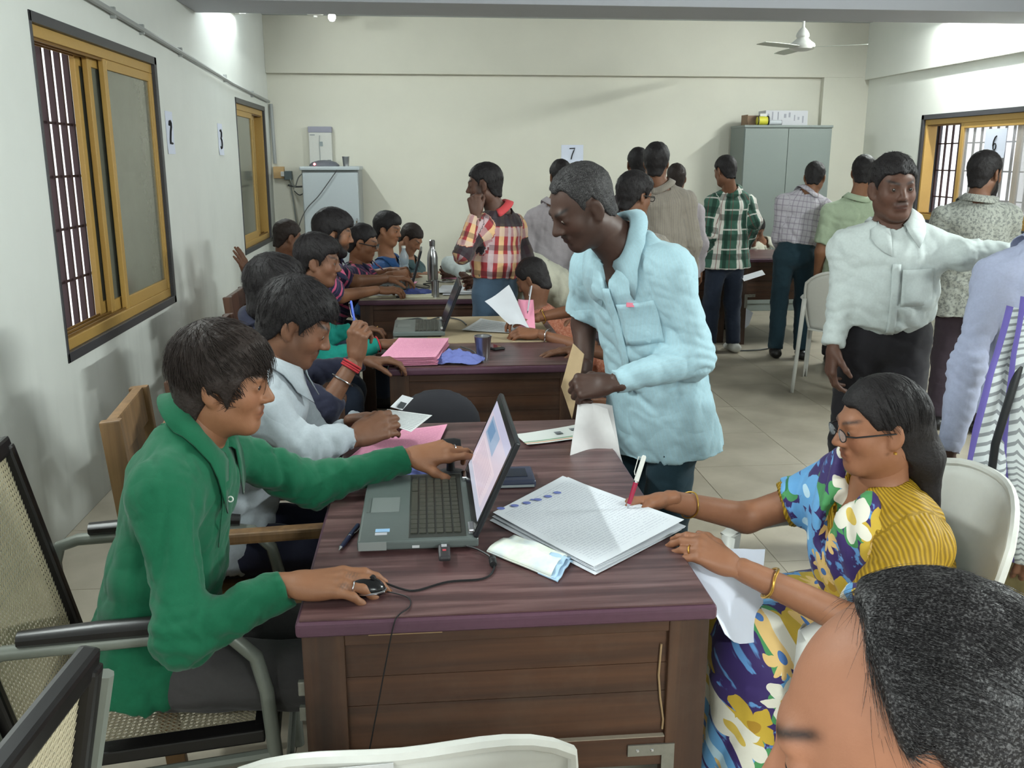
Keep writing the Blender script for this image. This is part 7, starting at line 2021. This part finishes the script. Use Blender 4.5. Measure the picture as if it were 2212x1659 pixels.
pk = patch(WM['shirt'], WM['chest'] - WM['up'] * 0.14 - WM['wR'] * 0.08, WM['wR'], WM['up'], WM['fw'], 0.115, 0.13, 8, 8, 0.003, 0.003).build('chest_pocket', WHITE, WM['root'], 'all', off=WM['base'])
attr_vec(pk.data, 'pc', np.zeros((len(pk.data.vertices), 3)))
pl = patch(WM['shirt'], WM['chest'] - WM['up'] * 0.19, WM['wR'], WM['up'], WM['fw'], 0.03, 0.27, 4, 16, 0.0015, 0.002).build('placket', WHITE, WM['root'], 'all', off=WM['base'])
attr_vec(pl.data, 'pc', np.zeros((len(pl.data.vertices), 3)))
person('bearded man in a grey printed shirt standing at the barred window', at(2096, 640, 5.15), at(2108, 462, 5.15), at(2128, 376, 5.15), 22, s=1.05, legs='stand', hrot=(66, 4, 0), skin=SK_B, hair=('short', HAIR), shirt=PRINTG, pants=PURPT, shoes=LEATHER, q=1.0, strands=300, face=dict(beard=0.95, mous=0.9, sl=0.02, hairfn=bearded(1.2)), hem=0.10, bulk=1.08,
       arm_r=dict(w=at(2170, 600, 5.4)))
LI = person('person in a lilac shirt standing at the right edge of the picture', at(2250, 800, 2.95), at(2262, 575, 2.92), at(2315, 410, 2.90), 15, s=1.03, legs='stand', skin=SK_DD, hair=('short', HAIR), shirt=LILAC, pants=DENIM, shoes=LEATHER, q=0.95, hem=0.14,
            arm_l=dict(e=at(2092, 790, 2.86), w=at(2046, 985, 2.80), f=(-0.05, 0.0, -1), n=(-1, -0.2, 0), p='relax'))
SW = person('woman in a khaki dress with a white zigzag scarf at the right edge', at(2245, 1110, 2.34), at(2272, 770, 2.34), at(2352, 570, 2.34), -70, s=1.0, fem=True, legs='stand', skin=SK_B, hair=('woman', HAIR), shirt=KHAKI, pants=KHAKI, shoes=BSHOE, q=1.0, hem=0.3, collar=False,
            arm_l=dict(w=at(2250, 1150, 2.15), e=at(2300, 1000, 2.16)), face=dict(hairfn=lhair))
# her scarf: a long pleated strip with purple edges
ZZ = NT('white_zigzag_scarf_cloth'); _x = ZZ.xyz(ZZ.attr('puv').outputs['Vector'])
_wv = ZZ.math('FRACT', ZZ.math('ADD', ZZ.math('MULTIPLY', _x[1], 38.0), ZZ.math('MULTIPLY', ZZ.math('PINGPONG', ZZ.math('MULTIPLY', _x[0], 5.0), 1.0), 0.9)))
_c = ZZ.mix(ZZ.math('GREATER_THAN', _wv, 0.62), srgb(206, 212, 214), srgb(140, 144, 148))
_c = ZZ.mix(ZZ.math('LESS_THAN', _x[0], 0.06), _c, srgb(116, 104, 180)); ZZM = ZZ.out(_c, 0.85, 0, 0.2)
def strip_scarf(L, R, name, y0, nu=14, mat=ZZM, pts=None):
    """a hanging strip between a left and a right edge given as (px, py, depth) lists"""
    nv = 40; P = np.zeros((nu, nv, 3)); uv = []
    Lp = np.array([at(*p) for p in L]); Rp = np.array([at(*p) for p in R]); tt = np.linspace(0, len(L) - 1, nv)
    li = np.stack([np.interp(tt, range(len(L)), Lp[:, k]) for k in range(3)], 1); ri = np.stack([np.interp(tt, range(len(R)), Rp[:, k]) for k in range(3)], 1)
    for i in range(nu):
        u = i / (nu - 1)
        for j in range(nv):
            P[i, j] = li[j] * (1 - u) + ri[j] * u + V3(0, -1, 0) * (0.016 * abs(math.sin(u * 11 + 0.6 * math.sin(j * 0.2))) + 0.05 * math.sin(u * math.pi)); uv.append((u, j / nv, 0))
    m = MB().sheet(P, 0.003); o = m.build(name, mat, SW['root'], 'all', off=SW['base']); attr_vec(o.data, 'puv', uv + uv); return o
strip_scarf([(2175, 660, 2.20), (2130, 800, 2.17), (2085, 1000, 2.14), (2062, 1110, 2.12), (2030, 1245, 2.1)], [(2260, 680, 2.22), (2235, 800, 2.18), (2190, 1000, 2.15), (2170, 1110, 2.13), (2130, 1250, 2.11)], 'scarf', 0)
strip_scarf([(2205, 640, 2.14), (2180, 760, 2.12), (2160, 980, 2.10), (2172, 1100, 2.1), (2180, 1210, 2.1)], [(2290, 640, 2.16), (2270, 760, 2.14), (2230, 980, 2.12), (2215, 1090, 2.12), (2212, 1190, 2.12)], 'scarf_end', 0, 8)
MB().tube([at(2230, 700, 2.12), at(2150, 960, 2.06), at(2120, 1180, 2.06), at(2090, 1290, 2.06)], 0.016, 8, flat=0.4).build('bag_strap', BLACKP, SW['root'], True, off=SW['base'])

person('seated person in a pale shirt behind the far right desk', (2.98, 9.16, 0.50), at(1640, 535, 9.12), at(1634, 494, 9.02), 182, hrot=(190, 42, 0), s=1.0, skin=SK_B, hair=('short', HAIR), shirt=CREAM, pants=DENIM, shoes=LEATHER, q=1.4, arm_r=dict(w=(2.80, 8.75, 0.80)), arm_l=dict(w=(3.15, 8.75, 0.80)))
GD = person('seated woman in a dark teal dotted dress on a white plastic chair', (3.00, 6.22, 0.50), (3.06, 6.26, 0.90), (3.12, 6.30, 1.06), 32, s=0.95, fem=True, skin=SK_B, hair=('woman', HAIR), shirt=DOTTED, pants=DOTTED, shoes=BSHOE, q=1.2, collar=False, hem=0.05, bulk=1.12, face=dict(hairfn=lhair))
